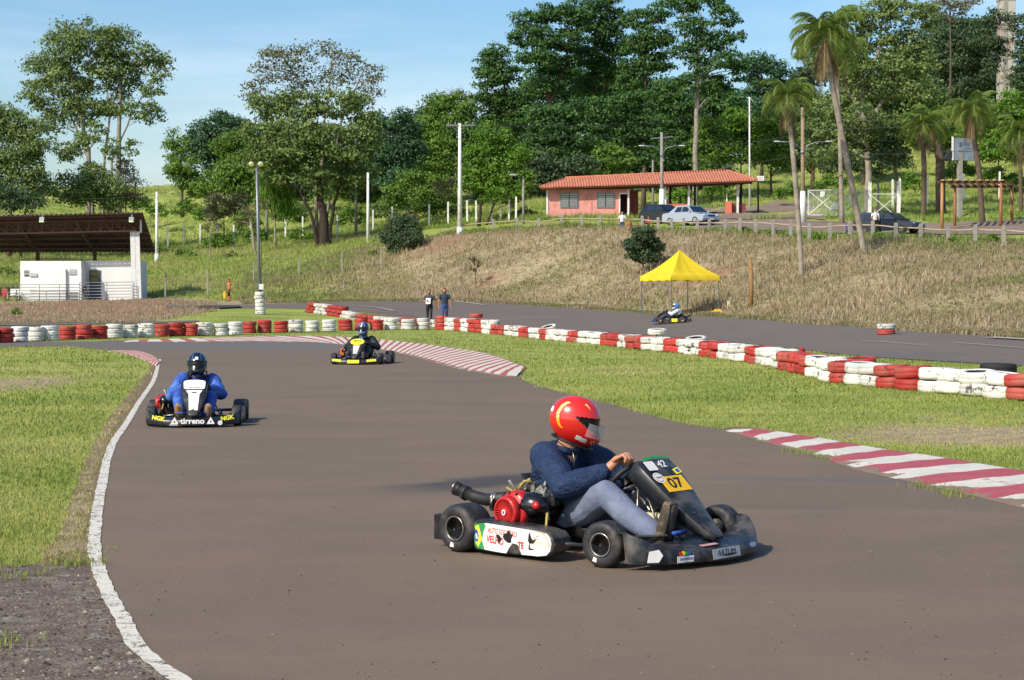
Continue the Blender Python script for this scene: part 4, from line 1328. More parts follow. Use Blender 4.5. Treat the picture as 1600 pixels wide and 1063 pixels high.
    # side pods
    for s in (-1, 1):
        out = [(-.40, .045), (-.385, .025), (-.2, .02), (.10, .028), (.17, .036), (.215, .06), (.23, .10), (.222, .14), (.19, .172), (.12, .186), (-.10, .20), (-.36, .207), (-.395, .195), (-.405, .16)]
        yo = ro - .035
        mb = MB()
        ringsp = []
        for yy, k in ((s * (yo - .17), .92), (s * (yo - .05), 1.0), (s * (yo - .015), 1.0), (s * yo, .95)):
            ringsp.append([Vector((-.09 + (x + .09) * (1 if k == 1 else (.985 if k > .94 else .95)), yy, .115 + (z - .115) * k)) for x, z in out])
        mb.loft(ringsp, smooth=False)
        pod = mb.build('side_pod', style.get('pod', BLK), P, 0.008)
        if style.get('podface'): style['podface'](pod, s, yo)
    if style.get('extra'): style['extra'](P, fair, nose)
    return root


NOSE_O = Vector((.60, 0, .4235)); NOSE_Y = Vector((-.73, 0, .683)).normalized()     # mid panel, pointing up the panel
def on_nose(x, y, lift=.002):
    """panel coordinates: x to the kart's left is image right when seen from the front; origin at plate height"""
    nrm = Vector((.683, 0, .73))
    return NOSE_O + Vector((0, x, 0)) + NOSE_Y * y + nrm * lift


def kart_one_face(pod, s, yo):
    if s > 0: return
    y0 = -yo
    # seen from -y: image right is +x
    xd, yd = (1, 0, 0), (0, 0, 1)
    o = (-.09, y0 - .0012, .115)
    face = [(-.295, .062), (-.3, .03), (-.292, -.055), (-.27, -.078), (-.12, -.086), (-.045, -.088), (-.02, -.05), (.005, -.025), (.045, -.03), (.075, -.084), (.20, -.082), (.262, -.072), (.29, -.045), (.30, -.005), (.292, .028), (.265, .052), (.20, .06), (.0, .068), (-.2, .074)]
    decal(face, WHITEV, pod, o, xd, yd, 'sponsor_sheet')
    o2 = (-.09, y0 - .0031, .115)
    put_text('AUTO SOCORRO', .046, REDV, pod, (-.165, y0 - .0032, .144), (1, 0, -.045), yd, bold=.0004, width=.225)
    put_text('VELHO', .058, REDV, pod, (-.222, y0 - .0032, .094), (1, 0, -.06), yd, bold=.0016, width=.135)
    put_text('TE', .05, REDV, pod, (-.022, y0 - .0032, .082), (1, 0, -.06), yd, bold=.0024, width=.045)
    decal([(-.125, .012), (-.105, .017), (-.088, .004), (-.08, -.012), (-.098, -.036), (-.115, -.01)], BLKV, pod, o2, xd, yd, 'torn_patch', .001)
    decal([(-.072, .006), (-.06, .026), (-.04, .03), (-.02, .052), (-.012, .03), (.008, .022), (-.004, .0), (-.006, -.024), (-.03, -.026), (-.055, -.014)], BLKV, pod, o2, xd, yd, 'torn_patch', .001)
    # green, yellow and blue flag streaks at the back end
    for pts, m in (([(-.295, .062), (-.30, .03), (-.292, -.055), (-.27, -.078), (-.215, -.08), (-.235, -.03), (-.225, .02), (-.205, .06), (-.22, .074)], GRNV),
                   ([(-.29, .05), (-.262, .058), (-.25, .03), (-.235, -.02), (-.262, -.07), (-.285, -.045), (-.27, -.01)], YELP),
                   ([(-.294, .03), (-.27, .032), (-.258, -.005), (-.27, -.045), (-.29, -.03)], BLUV),
                   ([(-.285, .006), (-.272, .008), (-.266, -.02), (-.28, -.024)], WHITEV)):
        o2 = (o2[0], o2[1] - .0004, o2[2]); decal(pts, m, pod, o2, xd, yd, 'flag_streak', .001)
    # little hooded figure mark
    o3 = (-.09, y0 - .0034, .115)
    for pts in ([(.13, .045), (.138, .045), (.152, .012), (.165, .005), (.178, .012), (.19, .018), (.172, -.004), (.158, -.016), (.146, -.012), (.136, -.02), (.14, -.04), (.168, -.046), (.17, -.05), (.13, -.052), (.128, -.03), (.134, -.015), (.124, .0)],
                [(.118, .014), (.112, .022), (.115, .012)], [(.19, .03), (.2, .034), (.192, .026)]):
        decal(pts, BLKV, pod, o3, xd, yd, 'emblem', .001)


def kart_one_extra(P, fair, nose):
    X = (0, 1, 0)
    Yv = NOSE_Y
    # yellow number plate
    decal(rect(.215, .115), YELV, nose, on_nose(.0, .0, .002) + NOSE_Y * .01, X, Yv, 'number_plate', .003)
    put_text('07', .105, BLKV, nose, on_nose(.0, .01, .0062), X, Yv, bold=.002, width=.125)
    decal(rect(.085, .07, .006), WHITEV, nose, on_nose(-.095, .155, .004), X, Yv, 'sticker')
    decal(disc(.044, .04), WHITEV, nose, on_nose(-.108, .062, .004), X, Yv, 'sticker')
    decal(disc(.036, .032), PINKV, nose, on_nose(-.108, .062, .0056), X, Yv, 'sticker', .0006); decal(disc(.031, .027), WHITEV, nose, on_nose(-.108, .062, .0066), X, Yv, 'sticker', .0006)
    put_text('TEXACO', .018, BLKV, nose, on_nose(-.108, .062, .0078), X, Yv, width=.052)
    decal([(-.13, -.014), (-.05, .002), (.06, .004), (.12, -.012), (.10, .012), (.02, .022), (-.08, .018), (-.135, .004)], GRNV, nose, on_nose(0, .205, .005), X, Yv, 'sticker')
    put_text('42', .075, WHITEV, nose, on_nose(.005, .16, .006), (0.0, 1, 0), Yv, bold=.001, width=.075, shear=.2)
    decal(rect(.05, .04, .003), YELP, nose, on_nose(.10, .10, .005), (0, 1, .2), Yv, 'sticker')
    decal(rect(.03, .025, .003), BLUV, nose, on_nose(.10, .10, .0072), (0, 1, .2), Yv, 'sticker')
    decal(disc(.007, .007), STEEL, nose, on_nose(-.045, -.215, .006), X, Yv, 'bolt_head')
    # fairing stickers: sloped upper face
    fy = Vector((-.5, 0, .5)).normalized()
    q = lambda y, x, z: (x, y, z)
    decal(rect(.15, .03, .004), PINKV, fair, (.905, -.10, .116), X, (-.98, 0, .18), 'sticker')
    decal(rect(.26, .058, .004), GREYV, fair, (.976, -.03, .072), X, (-.12, 0, .99), 'number_sheet')
    put_text('ARZUM', .05, BLKV, fair, (.9785, -.03, .073), X, (-.12, 0, .99), width=.17)
    decal(disc(.055, .022), BLUV, fair, (.925, .30, .082), (-.17, 1, .02), (-.2, 0, .98), 'sticker'); decal(disc(.042, .014), GREYV, fair, (.9275, .30, .082), (-.17, 1, .02), (-.2, 0, .98), 'sticker', .0008)
    decal([(-.07, -.018), (.055, -.018), (.06, .016), (-.066, .018)], WHITEV, fair, (.922, -.335, .062), (.17, 1, 0), (-.12, 0, .99), 'sticker')
    put_text('KARTODROMO', .018, BLUV, fair, (.9245, -.334, .062), (.17, 1, 0), (-.12, 0, .99), width=.10)
    for k, (m, dx) in enumerate(((REDV, -.045), (YELP, -.02), (GRNV, .008), (BLUV, .034))):
        decal(disc(.014, .012), m, fair, (.921, -.34 + dx, .093 + .003 * math.sin(k * 2)), (.17, 1, 0), (-.15, 0, .98), 'sticker')
    decal([(-.05, -.03), (.02, -.035), (.05, .0), (.03, .035), (-.03, .03)], WHITEV, fair, (.842, -.515, .085), (.5, 1, .05), (-.15, 0.1, .98), 'sticker')


def kart_two_extra(P, fair, nose):
    X = (0, 1, 0)
    # white shield and strip on the panel
    decal([(-.135, -.03), (-.13, -.065), (-.11, -.075), (.11, -.075), (.13, -.065), (.135, -.03), (.14, .05), (.12, .075), (.04, .09), (-.04, .09), (-.12, .075), (-.14, .05)], WHITEV, nose, on_nose(0, .135, .006), X, NOSE_Y, 'number_plate', .003)
    put_text('Mini Motor', .035, BLKV, nose, on_nose(0, .085, .0098), X, NOSE_Y, width=.16, shear=.3)
    decal([(-.105, .05), (.105, .05), (.07, -.02), (.055, -.30), (.0, -.33), (-.055, -.30), (-.07, -.02)], WHITEV, nose, on_nose(0, -.01, .005), X, NOSE_Y, 'sticker', .003)
    decal(rect(.06, .018, .006), BLKV, nose, on_nose(0, .0, .009), X, NOSE_Y, 'sticker')
    put_text('tirreno', .10, WHITEV, fair, (.981, .0, .085), X, (-.12, 0, .99), bold=.003, width=.30)
    for s in (-1, 1):
        decal([(-.05, -.04), (.05, -.04), (.0, .05)], WHITEV, fair, (.952, s * .225, .088), X, (-.12, 0, .99), 'sticker')
        decal([(-.012, -.02), (.012, -.02), (.0, .008)], BLKV, fair, (.955, s * .225, .088), X, (-.12, 0, .99), 'sticker')
        put_text('NGK', .075, YELP, fair, (.895, s * .43, .118), (-.22 * s, 1, s * .16), (-.15, 0, .98), bold=.003, width=.17)
    decal(disc(.03, .03), WHITEV, fair, (.925, .34, .06), (-.17, 1, 0), (-.1, 0, .98), 'sticker')
    for dx, dz, w, h in ((-.26, .042, .05, .02), (-.215, .05, .04, .03), (-.235, .038, .1, .012), (.16, .05, .03, .012)):
        decal(rect(w, h, .004), GREYV, fair, (.952, dx, dz), X, (-.05, 0, 1), 'sticker')


def kart_three_extra(P, fair, nose):
    X = (0, 1, 0)
    decal(disc(.16, .10, n=28), YELP, nose, on_nose(0, .12, .008), X, NOSE_Y, 'number_plate', .003)
    put_text('814', .07, BLKV, nose, on_nose(0, .145, .013), X, NOSE_Y, bold=.003, width=.16)
    decal([(-.08, .04), (.08, .04), (.045, -.24), (-.045, -.24)], GREYV, nose, on_nose(0, -.03, .006), X, NOSE_Y, 'sticker', .002)
    decal(rect(.27, .075, .01), YELP, fair, (.982, 0, .075), X, (-.12, 0, 1), 'sticker', .003)
    for s in (-1, 1): decal(rect(.22, .05, .006), YELP, fair, (.905, s * .40, .10), (-.2 * s, 1, s * .08), (-.15, 0, .98), 'sticker', .003)


def kart_four_face(pod, s, yo):
    if s < 0: return
    decal(rect(.26, .15, .01), YELP, pod, (-.16, yo + .0012, .12), (-1, 0, 0), (0, 0, 1), 'sticker', .004)
    put_text('12', .1, BLKV, pod, (-.16, yo + .0065, .12), (-1, 0, 0), (0, 0, 1), bold=.002)


K1 = (Vector((.50, 11.07, 0.004)), math.radians(42), 1.0)
k1 = make_kart(K1[0], K1[1], 'black kart numbered 07 with torn white sponsor pod, cornering close to the camera', dict(detail=2, rim=CHARC, fair=BLK, nose=BLK, rear_out=.68, podface=kart_one_face, extra=kart_one_extra, steer=6), K1[2])
K2 = (Vector((-3.80, 22.35, 0.004)), math.radians(83.5), .92)
k2 = make_kart(K2[0], K2[1], 'dark kart with white nose shield and red engine beside the white edge line', dict(detail=1, rim=WRIM, fair=M('dark_blue_black_bodywork', '#10161e', 0.3, 14, 0.4, dirt='#48505a', dirt_amt=0.3), nose=BLK, rear_out=.66, extra=kart_two_extra, steer=-2), K2[2])
K3 = (Vector((-3.47, 42.9, 0.004)), math.radians(97), 1.0)
k3 = make_kart(K3[0], K3[1], 'black kart with yellow number oval and orange engine coming round the far bend', dict(detail=1, rim=M('brass_coloured_rim', '#8a7a4a', 0.2, 30, 0.5, 0.5), fair=BLK, nose=BLK, engine=ENGO, extra=kart_three_extra), K3[2])
p4 = gy(1051, 86)
K4 = (Vector((p4.x, p4.y, p4.z + .03)), PI + math.radians(12), 1.0)
k4 = make_kart(K4[0], K4[1], 'low kart with a yellow side plate on the back straight beneath the yellow canopy', dict(detail=0, rim=M('tan_rim', '#8f8460', 0.2, 30, 0.5, 0.4), fair=M('blue_bodywork', '#1d2a5a', 0.2, 20, 0.4), nose=BLK, podface=kart_four_face), K4[2])
# ---------------------------------------------------------------- people
def solid(mb, voxel, smooth=6, wr=0.0, wf=30.0, seed=0):
    """one continuous skin over overlapping closed shapes"""
    me = mb.mesh('tmp')
    ob = bpy.data.objects.new('tmp', me); COL.objects.link(ob)
    r = ob.modifiers.new('r', 'REMESH'); r.mode = 'VOXEL'; r.voxel_size = voxel
    s = ob.modifiers.new('s', 'SMOOTH'); s.factor = 0.5; s.iterations = smooth
    dg = bpy.context.evaluated_depsgraph_get()
    out = bpy.data.meshes.new_from_object(ob.evaluated_get(dg))
    bpy.data.objects.remove(ob); bpy.data.meshes.remove(me)
    n = len(out.vertices)
    if wr:
        co = np.empty(n * 3, np.float32); out.vertices.foreach_get('co', co); co = co.reshape(-1, 3)
        no = np.empty(n * 3, np.float32); out.vertices.foreach_get('normal', no); no = no.reshape(-1, 3)
        w_ = 1 - np.abs(fbm(co[:, 0] + co[:, 1] * .6, co[:, 2] * 1.3 + co[:, 1] * .5, wf, 3, seed)) * 1.2
        co += no * (w_ * wr)[:, None]
        out.vertices.foreach_set('co', co.ravel().astype(np.float32))
    out.polygons.foreach_set('use_smooth', [True] * len(out.polygons))
    out.update()
    return out


def ring_tube(mb, secs, n=20):
    """secs: (centre, rx along y, ry along dir perpendicular) ellipse rings normal to the path"""
    rings = []
    k = len(secs)
    for i, (c, a, b) in enumerate(secs):
        c = Vector(c)
        d = (Vector(secs[min(k - 1, i + 1)][0]) - Vector(secs[max(0, i - 1)][0])).normalized()
        y = Vector((0, 1, 0)); y = (y - d * y.dot(d)).normalized(); x = y.cross(d)
        rings.append([c + y * (math.cos(2 * PI * j / n) * a) + x * (math.sin(2 * PI * j / n) * b) for j in range(n)])
    mb.loft(rings)


def limb(mb, pts, rs):
    for i in range(len(pts) - 1): mb.cone(pts[i], pts[i + 1], rs[i], rs[i + 1], n=14)


def hand_grip(mb, wrist, palm, across, curl_dir, out_dir, s=1.0):
    """hand closed on a bar at `palm`: fingers go over along curl_dir, spread along `across`; thumb from the side"""
    wrist, palm = Vector(wrist), Vector(palm); across = Vector(across).normalized(); cu = Vector(curl_dir).normalized(); o = Vector(out_dir).normalized()
    mb.cone(wrist, palm - cu * .040 * s + o * .014 * s, .026 * s, .022 * s, n=12)
    for t, ln in ((-1.5, .90), (-.5, 1.0), (.5, .96), (1.5, .78)):
        b = palm - cu * .016 * s + across * (t * .0205 * s) + o * (.022 - .003 * abs(t)) * s
        mb.cone(palm - cu * .050 * s + across * (t * .015 * s) + o * .014 * s, b, .0125 * s, .0105 * s, n=10)
        k1_ = b + cu * (.042 * ln * s) + o * .004 * s + across * t * .001
        k2_ = k1_ + cu * (.012 * ln * s) - o * (.030 * ln * s)
        k3_ = k2_ - cu * (.016 * ln * s) - o * (.016 * ln * s)
        mb.cone(b, k1_, .0098 * s, .0090 * s, n=10); mb.cone(k1_, k2_, .0090 * s, .0080 * s, n=10); mb.cone(k2_, k3_, .0080 * s, .0072 * s, n=10)
    t0 = palm - cu * .058 * s - across * .030 * s + o * .004 * s
    t1 = t0 + cu * .036 * s - across * .018 * s - o * .012 * s
    t2 = t1 + cu * .028 * s + across * .004 * s - o * .018 * s
    mb.cone(t0, t1, .0125 * s, .0105 * s, n=10); mb.cone(t1, t2, .0105 * s, .0088 * s, n=10)


SKIN = M('skin', '#b98263', 0.08, 30, 0.5, bump=0.001)
SKIN2 = M('tanned_skin', '#a56b4a', 0.08, 20, 0.55)
DENIM = M('washed_denim', '#666e84', 0.14, 14, 0.85, bump=0.02, dirt='#727b90', dirt_amt=0.3)
BOOT = M('worn_leather_boot', '#3e352b', 0.3, 40, 0.7, bump=0.004, dirt='#7a6a50', dirt_amt=0.3)
VISOR = M('dark_visor_opening', '#0c0d10', 0.2, 20, 0.25)
HAIR = M('dark_hair', '#1a1310', 0.3, 80, 0.6)
t = NT('quilted_blue_jacket')
co = t.coords(); fold = t.noise(9, 5, .6, t.coords(scale=(1, 1, 1.7)), 1.6)
nn = t.noise(35, 5, 0.65, co)
t.set(t.ramp(nn, [(.3, lin('#142746')), (.7, lin('#1b3355'))]), 0.6, spec=0.35, bump=t.math('ADD', t.math('MULTIPLY', fold, 1.6), t.math('MULTIPLY', nn, .5)), bump_dist=0.022, bump_str=0.9)
JACKET = t.mat
t = NT('clear_visor'); t.b.inputs['Roughness'].default_value = 0.05; t.b.inputs['Base Color'].default_value = (.75, .78, .8, 1); t.b.inputs['Alpha'].default_value = 0.25
CLEAR = t.mat


def helmet(parent, centre, yaw, pitch, paints, patternfn, visor_open=False, name='helmet'):
    """full-face helmet; local +x is the way it faces"""
    h = empty(name, centre); h.parent = parent
    h.rotation_euler = (0, pitch, yaw)
    n, m = 128, 84
    vs = []; info = []
    for i in range(m + 1):
        th_ = PI * (0.0 + i / m)
        el = PI / 2 - th_
        for j in range(n):
            az = 2 * PI * j / n - PI
            ce = math.cos(el)
            x, y, z = math.cos(az) * ce, math.sin(az) * ce, math.sin(el)
            X = x * (.150 if x > 0 else .168); Y_ = y * .122; Z = z * .145
            if z < 0:                                   # long chin bar and a skirt that closes in
                f = max(0, x) * min(1, -z * 2.2)
                X += f * .052; Z = z * (.150 + .01 * max(0, x))
                X *= 1 - .10 * (-z) ** 2 * (1 if x < 0 else .2)
                Y_ *= 1 - .18 * (-z) ** 2
            Z = max(Z, -.132 - .018 * max(0, x))
            if x < 0 and z < -.35: X *= 1 + .02
            vs.append(Vector((X, Y_, Z))); info.append((az, el))
    fs = []; mi = []
    for i in range(m):
        for j in range(n):
            j2 = (j + 1) % n
            fs.append((i * n + j, (i + 1) * n + j, (i + 1) * n + j2, i * n + j2))
            c = (vs[i * n + j] + vs[(i + 1) * n + j2]) * .5
            az = 2 * PI * (j + .5) / n - PI; el = PI / 2 - PI * (i + .5) / m
            a = abs(az)
            k = patternfn(az, el, c)
            top = .42 - .16 * (a / 1.45) ** 2; bot = -.30 + .46 * (a / 1.5) ** 1.6
            if a < 1.62 and bot < el < top: k = 1
            mi.append(k)
    # recess the eye port
    for i in range(m + 1):
        for j in range(n):
            az, el = info[i * n + j]; a = abs(az)
            top = .42 - .16 * (a / 1.45) ** 2; bot = -.30 + .46 * (a / 1.5) ** 1.6
            if a < 1.28 and bot + .03 < el < top - .03 and paints[1] is not paints[0]: vs[i * n + j] *= .95
    mb = MB(); mb.add(vs, fs); mb.m = mi
    o = mb.build('shell', paints, h)
    mb = MB(); mb.lathe([(.10, -.004), (.118, .0), (.122, .008), (.118, .012)], (0, 0, 1), (.02, 0, -.140), 28, closed=True); 
    for p in range(len(mb.v)): v = mb.v[p]; mb.v[p] = (v[0] * 1.12, v[1] * .86, v[2])
    mb.build('edge_trim', BLKV, h)
    if visor_open:
        rows = []
        for e in np.linspace(-.30, .22, 8):
            rows.append([Vector((math.cos(a) * .178 + .012, math.sin(a) * .128, math.sin(e) * .16 - .012)) for a in np.linspace(-1.1, 1.1, 24)])
        vs = [p for r in rows for p in r]; k = 24
        mb = MB(); mb.add(vs, [(i * k + j, i * k + j + 1, (i + 1) * k + j + 1, (i + 1) * k + j) for i in range(7) for j in range(k - 1)])
        mb.build('visor', CLEAR, h)
    return h


def head_shape(mb, c, yaw=0.0, s=1.0):
    c = Vector(c); R = Matrix.Rotation(yaw, 3, 'Z')
    mb.ball(c, (.098 * s, .078 * s, .112 * s), rot=R, n=18, m=12)
    mb.ball(c + R @ Vector((.028, 0, -.06)) * s, (.070 * s, .060 * s, .062 * s), rot=R)
    mb.cone(c + R @ Vector((.095, 0, .0)) * s, c + R @ Vector((.112, 0, -.03)) * s, .010 * s, .014 * s, n=8)      # nose
    mb.ball(c + R @ Vector((.092, 0, -.066)) * s, (.012 * s, .024 * s, .008 * s), rot=R, n=8, m=6)                    # lips
    for q in (-1, 1):
        mb.ball(c + R @ Vector((.086, q * .032, .008)) * s, .013 * s, n=8, m=6)
        mb.ball(c + R @ Vector((-.005, q * .079, -.012)) * s, (.022 * s, .009 * s, .03 * s), rot=R, n=8, m=6)


def driver(kart, label, style):
    loc, th, sc = kart
    root = empty('person', loc, -th, label, 'person', 'drivers seated in the karts')
    root.scale = (sc,) * 3
    hd = Vector(style.get('head', (-.165, 0, .755)))
    shR, shL = Vector((-.225, -.185, .558)), Vector((-.225, .185, .558))
    elR, elL = style.get('elbows', (Vector((.01, -.305, .392)), Vector((-.0, .30, .395))))
    wrR, wrL = style.get('wrists', (Vector((.195, -.145, .488)), Vector((.165, .165, .46))))
    paR, paL = style.get('palms', (Vector((.300, -.100, .556)), Vector((.235, .145, .462))))
    hpR, hpL = Vector((-.14, -.10, .17)), Vector((-.14, .10, .17))
    knR, knL = style.get('knees', (Vector((.255, -.215, .365)), Vector((.27, .20, .35))))
    anR, anL = Vector((.585, -.185, .155)), Vector((.60, .175, .15))
    gl = style.get('glove')
    # body: head, neck, trunk, limbs and hands as one skin
    mb = MB()
    head_shape(mb, hd + Vector((.0, 0, -.01)), style.get('yaw', 0), 1.0)
    limb(mb, [(-.245, 0, .54), (-.215, 0, .62), hd + Vector((-.03, 0, -.06))], [.075, .062, .060])
    ring_tube(mb, [((-.16, 0, .14), .15, .10), ((-.23, 0, .24), .155, .11), ((-.275, 0, .38), .16, .10), ((-.28, 0, .48), .185, .105), ((-.26, 0, .565), .13, .075)])
    for sh, el, wr in ((shR, elR, wrR), (shL, elL, wrL)): limb(mb, [sh, el, wr], [.06, .045, .028])
    for hp, kn, an in ((hpR, knR, anR), (hpL, knL, anL)): limb(mb, [hp, kn, an], [.08, .058, .042])
    up_ = Vector((.67, 0, .74))
    if style.get('bare'):
        hand_grip(mb, wrR, paR, Vector((.25, -1, .1)), Vector((.94, .1, .33)), Vector((-.33, -.1, .94)), 1.18)
    else:
        hand_grip(mb, wrR, paR, Vector((.3, .3, -1)), Vector((.85, .2, .2)), Vector((.0, -1, .3)))
    hand_grip(mb, wrL, paL, Vector((.3, -.3, -1)), Vector((.85, -.2, .2)), Vector((.0, 1, .3)))
    me = solid(mb, .0052, 2)
    if gl is not None:
        me.materials.append(SKIN)
        body = link('body', me, [SKIN, gl], root)
        cen = [f.center for f in me.polygons]
        me.polygons.foreach_set('material_index', [1 if ((c - paR).length < .105 or (c - paL).length < .105) else 0 for c in cen])
    else:
        body = link('body', me, [SKIN], root)
    # jacket
    mb = MB()
    ring_tube(mb, [((-.20, 0, .22), .150, .100), ((-.25, 0, .29), .166, .118), ((-.288, 0, .37), .182, .125), ((-.296, 0, .47), .205, .125), ((-.278, 0, .545), .178, .105), ((-.25, 0, .592), .105, .085)], 28)
    for sh, el, wr in ((shR, elR, wrR), (shL, elL, wrL)):
        w2_ = wr - (wr - el).normalized() * .012
        limb(mb, [sh + Vector((-.02, 0, -.01)), sh.lerp(el, .5), el, el.lerp(w2_, .5), w2_], [.094, .088, .076, .066, .046])
        mb.ball(sh + Vector((-.015, 0, -.01)), .09)
    me = solid(mb, .0075, 4, style.get('wr', .006), 11, style.get('seed', 1))
    link('jacket', me, style['jacket'], root)
    mb = MB(); mb.lathe([(.074, -.02), (.084, .0), (.082, .018), (.072, .026), (.064, .014), (.064, -.02)], (.25, 0, 1), (-.232, 0, .588), 24, closed=True); mb.build('collar', style['collar'], root)
    # trousers
    mb = MB()
    for hp, kn, an in ((hpR, knR, anR), (hpL, knL, anL)):
        limb(mb, [hp + Vector((-.02, 0, 0)), hp.lerp(kn, .5) + Vector((0, 0, -.01)), kn, kn.lerp(an, .5) + Vector((-.01, 0, -.01)), an + Vector((-.015, 0, .01))], [.092, .092, .077, .071, .064])
    mb.ball((-.17, 0, .165), (.13, .155, .095))
    link('trousers', solid(mb, .008, 4, .006, 9, style.get('seed', 1) + 5), style['trousers'], root)
    for s, an in ((-1, anR), (1, anL)):
        mb = MB()
        heel = an + Vector((.055, 0, -.045)); toe = an + (Vector((.17, -.02, .04)) if style.get('bare') and s > 0 else Vector((.115, s * .01, .165)) if style.get('bare') else Vector((.135, s * .012, .105)))
        mb.cone(an, heel, .043, .042, n=14)
        limb(mb, [heel, heel.lerp(toe, .5), toe], [.046, .052, .042])
        me = solid(mb, .008, 3)
        bt = link('boot', me, style.get('boot', BOOT), root)
        mb = MB()
        ring_tube(mb, [(heel + Vector((.032, 0, -.03)), .044, .008), (heel.lerp(toe, .5) + Vector((.038, 0, -.005)), .050, .008), (toe + Vector((.030, 0, .02)), .038, .008)], 14)
        mb.build('sole', style.get('sole', BLKV), bt)
    hm = helmet(root, hd, style.get('yaw', 0), style.get('pitch', .15), style['paints'], style['pattern'], style.get('visor', False))
    hm.scale = (style.get('hs', 1.1),) * 3
    if style.get('extra'): style['extra'](root)
    return root


def pat_red(az, el, c):
    # crescents of flame on the crown, side and chin
    a = az
    for s in (-1, 1):
        u, v = c.x + .078, c.z - .018
        if c.y * s > 0:
            r1 = math.hypot(u - .055, v * 1.0); r2 = math.hypot(u - .075, v * 1.0)
            if r1 < .095 and r2 > .095 and -.085 < v < .075: return 2 if v > -.04 else 3
            if .025 < c.x < .105 and c.z > .085:
                r = math.hypot(c.x + .02, c.z - .02)
                if .098 < r < .115 - .10 * abs(c.x - .065) and abs(c.y) > .035 and abs(c.y) < .075: return 3 if c.x > .06 else 2
            if .035 < c.x - .25 * (c.z + .095) < .108 and abs(c.z + .088 + .12 * (c.x - .07)) < .0145: return 4
            if .135 < c.x < .185 and -.118 < c.z < -.075 and math.sin((c.x * 1.2 + c.z * .3) * 330) > .25: return 3
            if c.x < -.148 and .0 < c.z < .03 and abs(c.y) < .07: return 4
    return 0


def jacket_badge(root):
    mb = MB()
    put_text('IGA', .03, REDV, root, (-.142, -.125, .485), (.42, -.9, .05), (-.35, -.1, .93), name='badge', bold=.002)
    mb = MB(); mb.tube([(-.155, -.03, .585), (-.142, -.032, .53), (-.140, -.034, .47)], .004, 6); mb.build('zip', STEEL, root)


RED_H = M('red_helmet_paint', '#cc2418', 0.06, 12, 0.22, coat=0.7, roughvar=0.04)
d1 = driver(K1, 'driver in red flame helmet, quilted blue jacket and pale jeans', dict(
    bare=True, hs=1.0, yaw=math.radians(32), pitch=math.radians(21), head=(-.150, .0, .765), jacket=JACKET, collar=JACKET, trousers=DENIM, seed=3, wr=.009,
    paints=[RED_H, VISOR, M('pale_flame', '#e8c870', .1, 20, .3), M('yellow_flame', '#e8a818', .1, 20, .3), WHITEV], pattern=pat_red, visor=True, extra=jacket_badge))

NAVY_H = M('navy_helmet_paint', '#0d1a2c', 0.2, 12, 0.15, coat=0.8, roughvar=0.04)
SUITB = M('royal_blue_race_suit', '#264a9c', 0.3, 12, 0.7, bump=0.03, dirt='#4a74bc', dirt_amt=0.3)
GLOVE = M('black_glove', '#131316', 0.2, 40, 0.6)


def pat_navy(az, el, c):
    if abs(az) < .22 and .52 < el < .78 and abs(az) < .26 - .3 * (el - .5): return 2
    if abs(abs(az) - .55 - .3 * (el - .6)) < .05 and .3 < el < 1.1: return 3
    return 0


def straps(root):
    for s in (-1, 1):
        mb = MB()
        P_ = [(-.27, s * .11, .655), (-.21, s * .12, .648), (-.155, s * .125, .60), (-.135, s * .125, .52), (-.14, s * .125, .42)]
        for a, b in zip(P_, P_[1:]): mb.bar(a, b, .014, .045)
        mb.build('chest_strap', BLKV, root)


d2 = driver(K2, 'driver in navy helmet and royal blue suit with black straps', dict(
    yaw=0, pitch=.1, jacket=SUITB, collar=SUITB, trousers=SUITB, glove=GLOVE, seed=9, wr=.016, head=(-.15, 0, .765), boot=M('tan_suede_boot', '#8a7050', .2, 30, .8), sole=M('gum_sole', '#8a6a40', .2, 40, .8),
    elbows=(Vector((-.02, -.315, .36)), Vector((-.03, .315, .37))), palms=(Vector((.27, -.145, .48)), Vector((.27, .145, .48))), wrists=(Vector((.19, -.18, .465)), Vector((.19, .18, .47))),
    paints=[NAVY_H, VISOR, WHITEV, M('steel_blue_stripe', '#4a6a86', .1, 20, .3)], pattern=pat_navy, extra=straps))


def pat_bw(az, el, c):
    if abs(az) < .14 and el > .35: return 2
    if el < -.25 and abs(az) < .9: return 3
    if .5 < abs(az) < .75 and el > .3: return 3
    return 0


SUITK = M('black_race_suit', '#15171c', 0.25, 25, 0.6, bump=0.006)


def bib(root):
    mb = MB(); mb.ball((-.17, -.06, .56), (.05, .13, .04), rot=Matrix.Rotation(.5, 3, 'X')); mb.build('chest_panel', M('sky_blue_suit_panel', '#4a80b4', .2, 25, .6), root)
    mb = MB(); mb.ball((-.215, .25, .51), (.05, .06, .055)); mb.build('shoulder_panel', WHITEV, root)


d3 = driver(K3, 'driver in deep blue helmet and black suit rounding the bend', dict(
    yaw=-.1, pitch=.12, jacket=SUITK, collar=SUITK, trousers=SUITK, glove=GLOVE, seed=15, head=(-.15, 0, .80), elbows=(Vector((-.03, -.36, .37)), Vector((-.03, .36, .38))),
    palms=(Vector((.27, -.145, .48)), Vector((.27, .145, .48))), wrists=(Vector((.19, -.18, .465)), Vector((.19, .18, .47))),
    paints=[M('deep_blue_helmet', '#1d2a66', .1, 12, .2, coat=.6), VISOR, WHITEV, M('grey_blue_helmet', '#6a86b0', .1, 20, .3)], pattern=pat_bw, extra=bib))
SUITW = M('white_race_suit', '#c9cdd0', 0.1, 25, 0.6)
d4 = driver(K4, 'driver in light blue helmet and white top beneath the yellow canopy', dict(
    yaw=.5, pitch=.1, jacket=SUITW, collar=SUITW, trousers=M('navy_trousers', '#1a2340', .2, 25, .7), glove=GLOVE, seed=21, head=(-.15, 0, .765),
    paints=[M('sky_blue_helmet', '#4f86b4', .1, 12, .25, coat=.5), VISOR, WHITEV, WHITEV], pattern=pat_bw))


